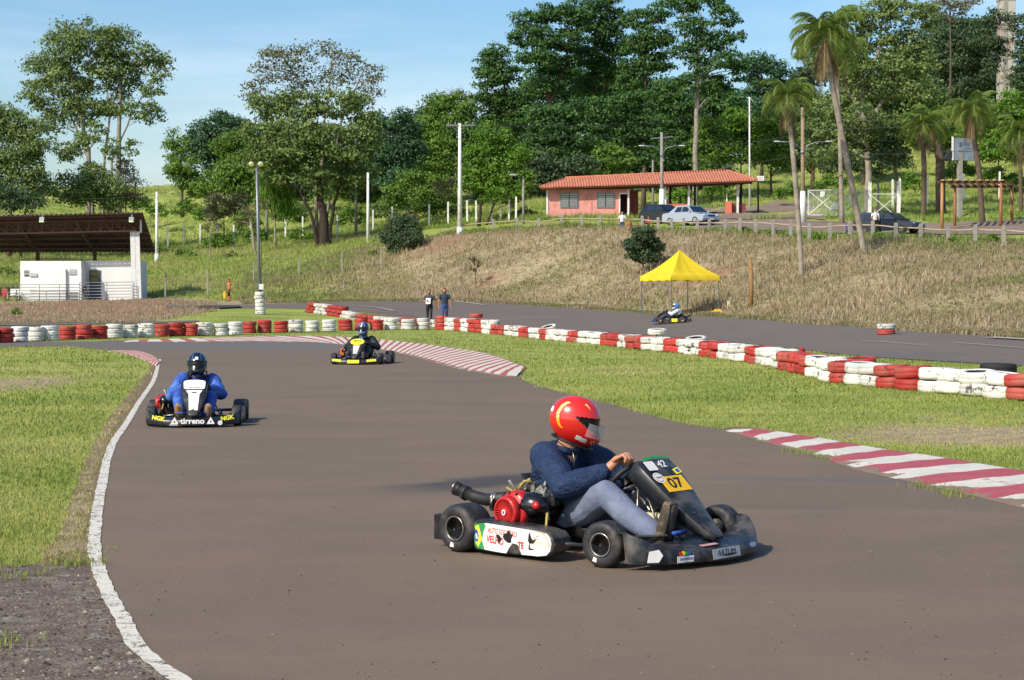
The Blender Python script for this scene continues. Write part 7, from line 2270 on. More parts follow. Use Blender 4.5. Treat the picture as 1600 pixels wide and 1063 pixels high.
def tree(name, base, blobs, leafm, label, Y, trunk=None, bark=None, size=.30, dens=1.0, clump=.36, fill=1.0, grow=1.12, group='trees around the circuit', seed=0, tr=.28, droop=0.0, limbs=6, cat='tree', flat=.75):
    """blobs: (px, py, rx, ry[, dY]) outline masses read in the photo; crown made of leaf clumps spread through them"""
    global LEAF_TOTAL
    r = np.random.default_rng(seed + 100)
    B = Vector(base)
    root = empty(name, B, 0, label, cat, group)
    px2m = Y / FPX; size = size * .74
    cl = []                                            # clumps: centre, radii
    for bq in blobs:
        px, py, rx, ry = bq[:4]; dY = bq[4] if len(bq) > 4 else r.uniform(-.5, .5) * rx * px2m
        c = np.array(at(px, py, Y + dY))
        R = np.array([rx * px2m, rx * px2m * .9, ry * px2m]) * grow
        nc = max(12, int(fill * 17 * (R[0] * R[2]) ** .35))
        for k in range(nc):
            d = r.normal(0, 1, 3); d /= np.linalg.norm(d)
            rad = r.uniform(.25, 1.0) ** .5
            q = c + d * R * rad * (1 - clump * .55)
            s = clump * r.uniform(.75, 1.55)
            m_ = min(R[0], R[2]) * .5 + .5 * np.mean(R)
            cl.append((q, np.array([m_ * s, m_ * s, m_ * s * flat])))
    P = []; Nn = []; tint = []
    for q, R in cl:
        area = 4 * PI * (R[0] * R[2]) * .9
        size_ = size
        n = int(dens * area / (size_ * size_) * .58)
        n = min(n, 1500)
        if n < 6: n = 6
        d = r.normal(0, 1, (n, 3)); d /= np.linalg.norm(d, axis=1)[:, None]
        low = d[:, 2] < -.35
        d[low, 2] *= -.6
        rad = r.uniform(.45, 1.12, n)[:, None]
        p = q + d * R * rad
        if droop: p[:, 2] -= droop * r.uniform(0, 1, n) ** 2 * R[2] * 2.2
        P.append(p); Nn.append(d * np.array([1, 1, 1.3]) + r.normal(0, .55, (n, 3)))
        tint.append(np.clip(.42 + r.normal(0, .09) + r.normal(0, .13, n), 0, 1))
    P = np.concatenate(P); Nn = np.concatenate(Nn); tint = np.concatenate(tint)
    Nn /= np.linalg.norm(Nn, axis=1)[:, None]
    n = len(P); LEAF_TOTAL += n
    a = np.cross(Nn, r.normal(0, 1, (n, 3))); a /= np.linalg.norm(a, axis=1)[:, None] + 1e-9
    if droop: a = a * (1 - .75) + np.array([0, 0, -1.0]) * .75; a /= np.linalg.norm(a, axis=1)[:, None]
    b = np.cross(Nn, a); b /= np.linalg.norm(b, axis=1)[:, None] + 1e-9
    sz = size * r.uniform(.6, 1.35, n)[:, None]
    le, wi = (sz * .62, sz * .36) if not droop else (sz * 1.0, sz * .22)
    v = np.stack([P - a * le, P + b * wi + Nn * sz * .06, P + a * le, P - b * wi + Nn * sz * .06], 1).reshape(-1, 3) - np.array(B)
    f = np.arange(n * 4).reshape(n, 4)
    me = np_mesh('crown', v, f)
    ca = me.attributes.new('tint', 'FLOAT', 'POINT'); ca.data.foreach_set('value', np.repeat(tint, 4).astype(np.float32))
    link('crown', me, leafm, root)
    # trunks and limbs
    mb = MB()
    stems = trunk or []
    tips = []
    for path in stems:
        pts = [Vector(p_) - B for p_ in [at(px, py, Y + (dy or 0)) for px, py, dy in path['p']]]
        pts[0] = pts[0] if path.get('air') else Vector((pts[0].x, pts[0].y, gz(pts[0].x + B.x, pts[0].y + B.y) - B.z - .3))
        r0, r1 = path['r']
        fine = []
        for i in range(len(pts) - 1):
            for k in range(4): fine.append(pts[i].lerp(pts[i + 1], k / 4) + Vector((r.normal(0, .3) * r0 * .5, r.normal(0, .3) * r0 * .5, 0)) * (1 if (i or k) else 0))
        fine.append(pts[-1])
        rs = [r0 + (r1 - r0) * (i / (len(fine) - 1)) ** .8 for i in range(len(fine))]
        if not path.get('air'): rs[0] = r0 * 1.35
        mb.tube(fine, rs, 9); tips.append((fine, rs))
    if tips:
        ctr = [Vector(q) - B for q, R in cl]
        r.shuffle(ctr)
        for c in ctr[:limbs * len(blobs)]:
            best = None
            for fine, rs in tips:
                for i in range(len(fine) // 3, len(fine)):
                    if fine[i].z < c.z - .2:
                        d = (fine[i] - c).length
                        if best is None or d < best[0]: best = (d, fine[i], rs[i])
            if best is None: continue
            _, s0, r_ = best
            m1 = s0.lerp(c, .45) + Vector((r.normal(0, .06), r.normal(0, .06), .05)) * best[0]
            mb.tube([s0, m1, c], [max(.03, r_ * .45), max(.025, r_ * .28), .015], 6)
    if mb.v: mb.build('trunk', bark or BARK, root)
    return root


def T(base_px, Y, off=0.0):
    p = gy(base_px, Y); return Vector((p.x, p.y, p.z + off))


def st_(r0, r1, *pts, air=False): return dict(p=[(p[0], p[1], p[2] if len(p) > 2 else 0) for p in pts], r=(r0, r1), air=air)


# left group
tree('eucalyptus_tree', T(160, 185), [(78, 118, 38, 38), (62, 150, 30, 30), (108, 72, 40, 36), (150, 62, 42, 34), (188, 74, 36, 36), (170, 108, 40, 34), (118, 120, 42, 38), (200, 128, 30, 36), (226, 92, 28, 26), (246, 106, 24, 30), (240, 140, 22, 18), (96, 172, 34, 32), (128, 172, 30, 30), (215, 176, 34, 22), (240, 182, 20, 18), (82, 200, 24, 22), (168, 160, 30, 34), (142, 210, 26, 20)], L_EUC,
     'tall open eucalyptus with several pale stems standing behind the stand', 185, [st_(.30, .10, (140, 335), (138, 235), (120, 160), (108, 100)), st_(.34, .10, (186, 335), (185, 230), (188, 150), (190, 90)), st_(.20, .06, (150, 330), (140, 250), (105, 170), (80, 130)), st_(.20, .06, (160, 335), (162, 260), (172, 180), (160, 80)), st_(.16, .05, (172, 330), (175, 250), (205, 180), (240, 120))], BARKP, .34, .60, .40, .95, seed=1, limbs=4)
tree('vine_covered_shrub', T(150, 176), [(120, 300, 34, 34), (150, 290, 26, 36), (175, 306, 26, 34), (140, 265, 16, 18), (104, 240, 20, 18), (176, 236, 18, 22), (128, 228, 16, 16), (206, 232, 14, 16)], L_EUC, 'vine covered thicket at the foot of the tall eucalyptus', 176, [st_(.12, .03, (145, 340), (145, 280))], BARKP, .30, .8, .45, seed=2, limbs=1, cat='shrub')
tree('bare_shrub', T(196, 178), [(196, 268, 16, 26), (206, 300, 18, 30), (188, 312, 16, 22)], L_BRWN, 'brown half bare creeper hanging on the eucalyptus stems', 178, [st_(.08, .02, (198, 340), (196, 270), (204, 240)), st_(.06, .02, (205, 340), (212, 285), (218, 262))], BARK, .22, .35, .6, seed=3, limbs=8, cat='shrub')
tree('olive_tree', T(20, 170), [(10, 190, 34, 28), (44, 204, 30, 28), (-30, 210, 40, 40), (22, 236, 44, 34), (58, 236, 24, 26), (-10, 270, 44, 40), (40, 272, 34, 30), (62, 290, 26, 26)], L_EUC, 'lower olive tree with sagging crown at the edge beside the stand roof', 170, [st_(.22, .06, (14, 335), (18, 270), (20, 210)), st_(.14, .04, (30, 335), (45, 280), (50, 230))], BARK, .32, .8, .42, seed=4)
tree('dark_shrub', T(20, 162), [(10, 312, 34, 24), (44, 318, 28, 20), (-30, 305, 40, 34)], L_GREY, 'dark rounded shrub just above the stand roof', 162, None, None, .28, .9, .45, seed=5, cat='shrub')
tree('bushy_tree', T(300, 235), [(276, 232, 20, 30), (286, 268, 26, 30), (272, 262, 14, 20), (306, 292, 28, 20)], L_MID, 'outermost rounded green tree of the dark clump behind the hill', 235, [st_(.25, .08, (285, 320), (282, 250))], BARK, .38, 1, .42, seed=6)
tree('dark_tree', T(340, 245), [(316, 222, 26, 30), (340, 198, 28, 22), (352, 186, 18, 14), (370, 206, 28, 24), (330, 250, 34, 34), (300, 220, 12, 20)], L_BLUE, 'tallest dark crown of the clump behind the hill', 245, [st_(.3, .08, (335, 310), (335, 230))], BARK, .40, 1, .42, seed=7)
tree('bushy_tree', T(365, 225), [(368, 236, 34, 34), (390, 262, 30, 36), (352, 278, 38, 32), (378, 298, 34, 24), (325, 292, 26, 22), (400, 225, 22, 30)], L_MID, 'broad green tree in front of the dark clump, left of the willowy tree', 225, [st_(.3, .08, (365, 330), (365, 260))], BARK, .38, 1, .42, seed=8)
tree('brown_tree', T(352, 200), [(346, 322, 26, 20), (372, 318, 20, 18), (330, 335, 18, 14)], L_BRWN, 'small brownish tree standing low among the hill fence posts', 200, [st_(.10, .03, (350, 372), (350, 330))], BARK, .28, .6, .45, seed=9)
# willowy tree
W = [(424, 176, 38, 32), (470, 168, 44, 32), (520, 166, 44, 32), (562, 186, 34, 36), (404, 212, 34, 30), (448, 222, 44, 36), (500, 222, 48, 40), (548, 232, 40, 38), (580, 214, 20, 34), (410, 258, 28, 30), (448, 274, 34, 34), (500, 280, 40, 32), (548, 282, 36, 30), (575, 262, 20, 26)]
tree('willowy_tree', T(507, 172), W, L_WILL, 'broad willowy olive tree with thick forked trunk at the slope top', 172, [st_(.50, .18, (508, 376), (506, 335), (498, 290), (490, 220)), st_(.22, .06, (498, 376), (484, 330), (455, 270), (420, 220)), st_(.22, .06, (512, 370), (522, 320), (540, 260), (556, 210)), st_(.16, .05, (490, 230), (440, 200), (400, 195), air=True)], BARKD, .36, .80, .38, .95, seed=10, limbs=3)
tree('bare_topped_tree', T(485, 178), [(432, 98, 34, 26), (408, 118, 26, 20), (470, 96, 34, 26), (512, 80, 30, 20), (545, 100, 34, 26), (580, 118, 22, 24), (450, 132, 40, 24), (520, 128, 46, 24), (575, 150, 26, 22), (400, 150, 24, 24)], L_BRWN, 'thin brown crown rising above the willowy tree', 180, [st_(.2, .05, (495, 330), (490, 200), (470, 130), (440, 85)), st_(.18, .04, (500, 330), (505, 200), (515, 130), (520, 75)), st_(.14, .03, (505, 320), (530, 200), (555, 140), (572, 100))], BARKP, .30, .24, .5, .75, seed=11, limbs=6)
tree('yellow_green_tree', T(425, 176), [(412, 252, 26, 20), (432, 285, 30, 34), (440, 322, 24, 24), (408, 300, 14, 30)], L_BRIGHT, 'yellow green hanging foliage beside the floodlight lamps', 176, [st_(.14, .04, (430, 372), (428, 300))], BARKP, .32, .55, .45, seed=12, droop=.5)
tree('leaning_tree', T(396, 172), [(388, 330, 18, 12), (412, 322, 14, 12), (378, 345, 12, 10)], L_BRWN, 'leaning pale dead trunk with few leaves by the floodlight mast', 172, [st_(.16, .06, (398, 388), (393, 350), (388, 325)), st_(.08, .03, (393, 345), (405, 325), (416, 312), air=True)], BARKP, .25, .3, .5, seed=13, limbs=4)
# behind and right of it
tree('blue_green_tree', T(600, 225), [(588, 206, 32, 28), (625, 194, 28, 22), (600, 242, 38, 34), (640, 236, 26, 34), (612, 276, 36, 30), (570, 262, 26, 34), (648, 205, 16, 18)], L_BLUE, 'blue green rounded tree right behind the willowy tree', 225, [st_(.3, .1, (605, 340), (605, 260))], BARK, .38, 1, .42, seed=14)
tree('light_green_tree', T(690, 235), [(690, 176, 30, 28), (722, 168, 26, 28), (672, 208, 32, 30), (712, 214, 34, 34), (740, 200, 22, 34), (690, 250, 38, 34), (700, 160, 14, 16)], L_MID, 'light green tree behind the crossarm pole', 235, [st_(.3, .1, (695, 340), (695, 230))], BARK, .38, .95, .42, seed=15)
tree('bare_tree', T(712, 245), [(708, 150, 24, 14), (732, 158, 16, 12)], L_BRWN, 'leafless twiggy top poking above the light green tree', 245, [st_(.12, .03, (712, 250), (712, 180), (705, 135)), st_(.1, .02, (716, 250), (722, 180), (735, 140))], BARKP, .25, .12, .5, seed=16, limbs=14)
tree('vine_thicket', T(650, 195), [(640, 290, 32, 26), (612, 312, 24, 22), (662, 316, 34, 26), (690, 290, 26, 30), (705, 320, 22, 22)], L_MID, 'mixed vine thicket above the hill fence posts', 195, [st_(.12, .04, (650, 350), (650, 300))], BARK, .32, .95, .42, seed=17, cat='thicket')
tree('brown_shrub', T(694, 190), [(690, 302, 16, 18), (704, 288, 10, 12), (640, 345, 18, 14)], L_BRWN, 'rusty brown shrub in the vine thicket', 190, None, None, .26, .7, .45, seed=18, cat='shrub')
tree('bright_tree', T(775, 162), [(765, 218, 34, 24), (742, 250, 28, 30), (790, 246, 38, 32), (760, 282, 38, 30), (806, 284, 28, 30), (780, 308, 34, 18), (730, 285, 18, 26)], L_BRIGHT, 'bright green bushy tree left of the gatehouse', 162, [st_(.16, .06, (748, 352), (752, 310), (760, 260)), st_(.12, .05, (758, 352), (775, 310))], BARKD, .30, 1.05, .40, seed=19)
# tall dark wood behind the gatehouse
TALL = [
    ('tall dark tree, outermost of the high wood behind the gatehouse', 790, 205, [(772, 92, 30, 24), (760, 122, 26, 26), (790, 118, 32, 26), (778, 158, 32, 26), (752, 160, 16, 18), (812, 168, 36, 26), (790, 200, 40, 26), (764, 200, 26, 24)], [st_(.26, .08, (800, 335), (798, 200), (785, 110))], L_DARK),
    ('broad dark crown with a flat top, second in the high wood', 850, 200, [(826, 32, 30, 18), (858, 22, 32, 20), (892, 26, 30, 20), (818, 60, 26, 20), (850, 62, 34, 24), (888, 66, 34, 24), (836, 98, 38, 24), (876, 108, 36, 24), (850, 140, 34, 22)], [st_(.32, .1, (858, 335), (860, 180), (855, 70)), st_(.16, .06, (860, 160), (885, 95), (892, 50), air=True), st_(.16, .06, (858, 160), (835, 95), (828, 50), air=True)], L_DARK),
    ('highest dark crown touching the sky in the high wood', 925, 205, [(912, 18, 32, 18), (940, 6, 30, 16), (958, 34, 32, 22), (926, 52, 38, 24), (960, 72, 32, 24), (916, 92, 36, 24), (950, 110, 40, 26), (920, 136, 32, 22)], [st_(.32, .1, (930, 335), (932, 180), (930, 60)), st_(.15, .05, (932, 170), (955, 110), (962, 60), air=True)], L_DARK),
    ('dark layered tree between the highest crown and the pale trunked one', 1005, 200, [(1000, 32, 28, 20), (1028, 22, 28, 18), (994, 70, 26, 24), (1024, 62, 32, 24), (1004, 104, 34, 24), (1036, 98, 22, 20), (985, 130, 26, 20)], [st_(.28, .09, (1005, 335), (1008, 180), (1010, 60))], L_DARK),
    ('tall tree with a long pale trunk and layered dark crown', 1088, 190, [(1070, 8, 36, 20), (1104, 4, 32, 16), (1130, 30, 28, 20), (1080, 44, 32, 20), (1150, 58, 20, 14), (1112, 66, 34, 20), (1068, 82, 28, 18), (1132, 96, 32, 20), (1096, 104, 28, 18), (1150, 112, 20, 20), (1120, 138, 32, 20), (1076, 130, 26, 20)], [st_(.34, .12, (1085, 330), (1088, 200), (1090, 100), (1098, 30)), st_(.14, .05, (1090, 140), (1120, 90), (1140, 50), air=True), st_(.12, .05, (1090, 110), (1075, 60), (1070, 20), air=True), st_(.10, .04, (1090, 100), (1112, 60), (1118, 25), air=True)], L_DARK),
    ('lower dark tree filling the wood above the roof ridge', 880, 185, [(850, 190, 38, 30), (890, 182, 38, 30), (868, 222, 44, 30), (912, 216, 40, 30), (840, 232, 34, 28), (880, 254, 44, 24)], [st_(.22, .08, (872, 335), (872, 230)), st_(.14, .06, (890, 335), (892, 240))], L_DARK),
    ('lower dark tree left of the lamp pole, behind the roof', 965, 188, [(950, 178, 38, 30), (990, 172, 36, 30), (966, 214, 44, 30), (1008, 206, 34, 30), (940, 226, 32, 26), (980, 246, 42, 24)], [st_(.2, .08, (960, 335), (962, 230)), st_(.14, .06, (985, 335), (985, 240))], L_DARK),
    ('dense dark tree around the pale trunk, right of the lamp pole', 1050, 198, [(1040, 150, 34, 26), (1066, 176, 34, 28), (1034, 196, 34, 28), (1072, 216, 32, 28), (1044, 236, 36, 26)], [st_(.16, .07, (1045, 335), (1046, 230)), st_(.16, .07, (1062, 335), (1062, 240))], L_DARK),
    ('low grey green understorey tree above the pink wall', 860, 172, [(836, 258, 30, 28), (868, 270, 34, 24), (905, 266, 34, 26), (844, 288, 26, 22)], [st_(.12, .05, (862, 335), (862, 280))], L_GREY),
    ('mid green understorey tree above the middle of the roof', 930, 174, [(936, 262, 30, 22), (966, 254, 30, 22), (950, 240, 26, 20)], [st_(.12, .05, (940, 335), (940, 270))], L_MID),
]
for i, (lb, bx, Y, bl, stems, m) in enumerate(TALL):
    tree('tall_dark_tree' if i < 8 else 'understorey_tree', T(bx, Y), bl, m, lb, Y, stems, BARKP if i == 4 else BARK, .36, 1.05, .42, 1.15, grow=1.10, group='high wood behind the gatehouse', seed=30 + i, limbs=3, flat=.62)
tree('far_tree', T(1190, 255), [(1182, 102, 24, 22), (1206, 112, 22, 26), (1228, 124, 16, 18), (1176, 138, 24, 22), (1206, 150, 28, 24), (1190, 175, 34, 20)], L_BLUE, 'bluish far tree between the high wood and the leaning palms', 255, [st_(.25, .08, (1190, 300), (1192, 170))], BARK, .42, .85, .42, seed=50)
tree('round_tree', T(1110, 195), [(1112, 206, 30, 24), (1098, 232, 26, 24), (1130, 236, 30, 26), (1112, 258, 34, 20)], L_MID, 'rounded green tree above the roof hip', 195, [st_(.16, .06, (1112, 320), (1112, 250))], BARK, .34, 1.05, .4, seed=51)
tree('round_tree', T(1158, 205), [(1148, 192, 28, 24), (1176, 204, 26, 28), (1150, 226, 30, 26), (1172, 244, 30, 22)], L_BRIGHT, 'lighter rounded tree behind the thin mast', 205, [st_(.18, .06, (1158, 315), (1158, 240))], BARK, .34, 1.05, .4, seed=52)
tree('round_tree', T(1205, 200), [(1200, 196, 26, 30), (1222, 220, 24, 30), (1204, 242, 30, 26), (1226, 256, 18, 18)], L_MID, 'rounded tree tucked behind the shorter leaning palm', 200, [st_(.18, .06, (1205, 310), (1205, 240))], BARK, .34, 1.05, .4, seed=53)
# eucalyptus by the gate
E_ = [(1268, 88, 30, 24), (1298, 60, 30, 22), (1332, 34, 36, 24), (1372, 18, 38, 24), (1410, 24, 36, 24), (1448, 30, 28, 22), (1320, 84, 40, 26), (1368, 66, 42, 26), (1416, 72, 40, 28), (1440, 104, 30, 26), (1396, 104, 38, 26), (1346, 112, 36, 24), (1300, 112, 30, 22), (1376, 142, 34, 22), (1420, 140, 30, 22), (1330, 146, 30, 20)]
tree('gate_eucalyptus', T(1358, 150), E_, L_EUC, 'big olive eucalyptus over the white gate, upper crown', 156, [st_(.36, .16, (1357, 345), (1356, 260), (1350, 180), (1345, 90)), st_(.20, .06, (1352, 200), (1390, 140), (1410, 70), air=True), st_(.18, .06, (1350, 190), (1315, 120), (1300, 70), air=True), st_(.16, .05, (1348, 150), (1372, 80), (1380, 20), air=True)], BARKP, .32, .9, .40, 1.0, seed=60, limbs=3)
tree('gate_eucalyptus', T(1300, 146), [(1286, 178, 30, 24), (1270, 208, 26, 24), (1308, 206, 32, 24), (1344, 186, 34, 26), (1380, 196, 26, 26), (1350, 218, 34, 22), (1282, 240, 34, 22), (1318, 240, 30, 18), (1262, 250, 14, 18)], L_EUC, 'lower drooping olive boughs to the left of the gate trunk', 147, [st_(.18, .06, (1357, 230), (1320, 185), (1280, 170), air=True), st_(.12, .04, (1357, 250), (1310, 225), (1280, 215), air=True)], BARKP, .30, .95, .40, seed=61, limbs=3)
tree('gate_eucalyptus', T(1400, 148), [(1394, 214, 24, 20), (1400, 240, 22, 20), (1376, 236, 22, 20)], L_GREY, 'small dark tree with slim trunk between the gate leaves', 148, [st_(.15, .06, (1402, 332), (1401, 280), (1398, 240))], BARK, .28, .95, .42, seed=62)
tree('far_tree', T(1500, 225), [(1478, 66, 28, 26), (1508, 76, 32, 28), (1545, 82, 30, 28), (1484, 106, 34, 26), (1530, 116, 36, 26), (1460, 96, 24, 26), (1500, 140, 38, 24)], L_GREY, 'grey green far trees left of the pale tower', 225, [st_(.3, .1, (1500, 300), (1500, 130))], BARK, .40, .95, .42, seed=63)
tree('far_tree', T(1600, 215), [(1594, 40, 20, 26), (1604, 80, 24, 30), (1625, 60, 30, 40), (1600, 124, 26, 26), (1560, 28, 24, 16), (1540, 40, 16, 16)], L_GREY, 'grey green tree leaning over the pale tower', 220, [st_(.3, .1, (1605, 280), (1604, 130)), st_(.12, .05, (1604, 120), (1590, 50), (1560, 25), air=True)], BARK, .38, .7, .42, seed=64)
tree('thin_tree', T(1488, 205), [(1474, 8, 26, 12), (1500, 14, 22, 12), (1520, 2, 18, 10), (1462, 22, 18, 10)], L_BRWN, 'thin high branches against the sky left of the tower', 210, [st_(.2, .06, (1484, 300), (1486, 120), (1484, 10))], BARK, .3, .45, .5, seed=65, limbs=7)
tree('light_shrub', T(1555, 175), [(1540, 176, 34, 24), (1580, 170, 34, 26), (1612, 176, 30, 30), (1560, 204, 40, 26), (1600, 212, 34, 28), (1525, 204, 26, 22), (1590, 240, 34, 24), (1545, 236, 30, 22)], L_BRIGHT, 'bright green thicket on the hill behind the pergola', 175, [st_(.1, .04, (1560, 280), (1560, 220))], BARK, .32, 1.0, .42, seed=66, cat='thicket')
tree('green_shrub', T(1462, 185), [(1440, 200, 26, 24), (1470, 190, 28, 22), (1490, 210, 24, 24), (1452, 228, 34, 22), (1490, 238, 26, 18)], L_MID, 'green thicket between the trunks right of the gate', 185, [st_(.1, .04, (1465, 280), (1465, 220))], BARK, .32, 1.0, .42, seed=67, cat='thicket')
tree('green_shrub', T(1375, 190), [(1340, 256, 30, 20), (1372, 262, 30, 20), (1400, 258, 26, 18), (1300, 262, 30, 16)], L_GREY, 'dim thicket in the shade behind the gate trunk', 190, None, None, .3, .9, .45, seed=68, cat='thicket')
# bushes on the slopes
tree('round_bush', T(630, 150), [(628, 352, 22, 16), (612, 372, 18, 18), (640, 374, 22, 18), (625, 390, 22, 10), (646, 358, 12, 12)], L_GREY, 'dark rounded bush at the top edge of the dry bank', 150, [st_(.08, .03, (627, 398), (627, 370))], BARK, .20, 1.4, .5, 2.0, seed=70, cat='bush', group='bushes on the slopes')
tree('round_bush', T(1005, 114), [(1003, 368, 20, 14), (990, 384, 18, 14), (1020, 386, 18, 15), (1004, 402, 22, 13), (1022, 402, 12, 10), (984, 402, 10, 8)], L_GREY, 'grey green bush on the bank just behind the yellow canopy', 112, [st_(.06, .03, (1005, 418), (1005, 390))], BARK, .16, 1.5, .5, 2.0, seed=71, cat='bush', group='bushes on the slopes')
tree('low_bush', T(342, 182), [(330, 378, 18, 12), (352, 372, 20, 12), (346, 388, 24, 10), (325, 392, 12, 8)], L_MID, 'leafy green bush among the hill fence posts', 182, None, None, .24, 1.1, .45, seed=72, cat='bush', group='bushes on the slopes')
tree('low_bush', T(245, 178), [(232, 390, 16, 12), (252, 396, 12, 10), (262, 398, 14, 8)], L_MID, 'low green bush between the stand roof and the white pole', 178, None, None, .24, 1.1, .45, seed=73, cat='bush', group='bushes on the slopes')
tree('low_bush', T(588, 160), [(586, 398, 14, 8), (575, 404, 10, 6)], L_BRIGHT, 'pale green bush below the dark rounded bush', 152, None, None, .2, 1, .45, seed=74, cat='bush', group='bushes on the slopes')
tree('low_bush', T(12, 152), [(-10, 432, 20, 18), (14, 436, 16, 16), (26, 430, 8, 12)], L_MID, 'dark green bush behind the railing at the stand', 150, None, None, .22, 1.1, .45, seed=75, cat='bush', group='bushes on the slopes')
p = gp(26, 492); tree('low_bush', p, [(22, 488, 6, 4), (30, 489, 6, 4), (26, 484, 4, 4)], L_BRIGHT, 'tiny green tuft on the bare earth before the stand', p.y, None, None, .12, 1.0, .5, seed=76, cat='bush', group='bushes on the slopes')
tree('sapling', T(332, 165), [(330, 346, 12, 10), (342, 352, 10, 8), (322, 356, 8, 8)], L_BRWN, 'thin sapling with few leaves before the hill posts', 166, [st_(.06, .02, (329, 412), (328, 370), (324, 345)), st_(.03, .01, (328, 370), (338, 350), air=True)], BARKP, .2, .5, .5, seed=77, limbs=5)
tree('dry_shrub', T(742, 128), [(738, 405, 7, 6), (746, 412, 6, 8), (738, 420, 6, 10)], L_BRWN, 'dead twiggy shrub on the dry bank', 128, [st_(.04, .01, (744, 436), (742, 415), (738, 396)), st_(.03, .01, (742, 430), (748, 410), air=True)], BARK, .14, .5, .5, seed=78, limbs=8, cat='shrub', group='bushes on the slopes')
for i, (px, py, s) in enumerate(((1490, 362, 9), (1372, 372, 8), (1205, 365, 9), (1162, 366, 8), (1550, 374, 10), (1275, 366, 8), (1420, 372, 7))):
    p = gy(px, [99.5, 104, 112.5, 115, 98, 108.5, 102][i]); q = proj(p)
    tree('verge_plant', p, [(px, q[1] - s * .7, s, s * .7), (px + s * .8, q[1] - s * .4, s * .6, s * .5)], L_BRIGHT if i % 2 else L_MID, f"leafy green plant growing at the rail, {nth(i + 1)} of its row", p.y, None, None, .14, 1.0, .5, seed=80 + i, cat='plant', group='plants along the rail')
tree('olive_tree', T(-120, 172), [(-130, 200, 40, 36), (-90, 215, 34, 30), (-170, 225, 40, 36), (-120, 250, 50, 34), (-160, 275, 44, 30), (-90, 280, 36, 28)], L_EUC, 'olive tree rising behind the far left part of the stand roof', 172, [st_(.22, .06, (-125, 335), (-125, 230))], BARK, .32, .8, .42, seed=401)
tree('dark_tree', T(-290, 190), [(-300, 170, 50, 44), (-250, 210, 44, 40), (-340, 220, 46, 40), (-290, 260, 56, 36)], L_BLUE, 'dark rounded tree beyond the outer end of the stand', 190, [st_(.26, .07, (-290, 330), (-290, 200))], BARK, .36, .9, .42, seed=402)
# hillside scrub
for i, (px, py, rx, ry, Y, m, lb) in enumerate(((222, 318, 20, 14, 225, L_MID, 'green scrub on the skyline left of the dark clump'), (248, 330, 18, 12, 215, L_BRIGHT, 'light scrub below the skyline behind the white pole'), (292, 326, 24, 14, 215, L_MID, 'scrub under the outermost rounded tree'),
      (325, 335, 24, 14, 208, L_BRIGHT, 'light green scrub on the hillside beside the brownish tree'), (385, 345, 24, 16, 205, L_MID, 'scrub at the hill posts right of the brownish tree'), (455, 335, 26, 18, 200, L_MID, 'scrub in the shade left of the willowy trunk'), (548, 338, 28, 20, 200, L_MID, 'scrub in the shade right of the willowy trunk'), (600, 330, 26, 18, 205, L_WILL, 'olive scrub behind the slim white pole'),
      (470, 366, 20, 10, 182, L_BRIGHT, 'low light scrub at the foot of the willowy trunk'), (400, 366, 22, 12, 186, L_BRIGHT, 'low light scrub behind the floodlight mast'), (290, 398, 22, 9, 172, L_MID, 'weedy scrub right of the stand roof'), (362, 402, 22, 8, 168, L_WILL, 'olive weeds above the wire fence'),
      (1235, 300, 26, 14, 178, L_BRIGHT, 'light scrub on the slope left of the gate'), (1300, 285, 30, 14, 185, L_MID, 'scrub on the slope behind the gate leaves'), (1425, 285, 22, 16, 182, L_BRIGHT, 'light scrub on the slope between gate and palms'), (1500, 268, 28, 16, 190, L_MID, 'scrub on the slope behind the billboard'),
      (1560, 276, 30, 16, 178, L_BRIGHT, 'light scrub on the slope behind the pergola'), (1600, 290, 26, 18, 168, L_MID, 'scrub at the edge of the slope right of the pergola'), (820, 335, 20, 12, 168, L_GREY, 'dim scrub against the left end of the pink house'), (1120, 300, 26, 14, 185, L_MID, 'scrub seen through the open end of the gatehouse'), (1065, 305, 24, 14, 185, L_BRIGHT, 'light scrub seen between the gatehouse columns'))):
    tree('hill_scrub', T(px, Y), [(px - rx * .5, py + 2, rx * .6, ry * .8), (px + rx * .45, py + 3, rx * .6, ry * .75), (px, py - ry * .35, rx * .5, ry * .7)], m, lb, Y, None, None, .28, 1.0, .45, seed=300 + i, cat='shrub', group='scrub on the hillsides')
# deep background wood
for i, (px0, Y, bl, lb) in enumerate(((790, 232, [(800, 170, 30, 30), (775, 210, 40, 34), (800, 240, 44, 30), (760, 255, 34, 26)], 'shaded far tree behind the outermost of the high wood'),
      (860, 236, [(850, 140, 40, 28), (892, 136, 40, 28), (868, 180, 50, 34), (850, 230, 44, 30)], 'shaded far tree behind the broad flat topped crown'),
      (945, 238, [(936, 140, 40, 28), (980, 144, 40, 28), (950, 180, 50, 36), (930, 236, 46, 30), (985, 230, 40, 30)], 'shaded far tree behind the highest dark crown'),
      (1040, 236, [(1030, 150, 36, 26), (1030, 190, 44, 34), (1070, 200, 38, 34), (1050, 246, 46, 30)], 'shaded far tree filling behind the pale trunk'),
      (1115, 240, [(1110, 160, 36, 30), (1140, 170, 30, 30), (1120, 205, 40, 30)], 'shaded far tree right of the pale trunk'))):
    tree('background_tree', T(px0, Y), bl, L_BLUE if i % 2 else L_DARK, lb, Y, [st_(.3, .1, (px0, 300), (px0, 150))], BARK, .52, .9, .5, seed=190 + i, group='far background trees')
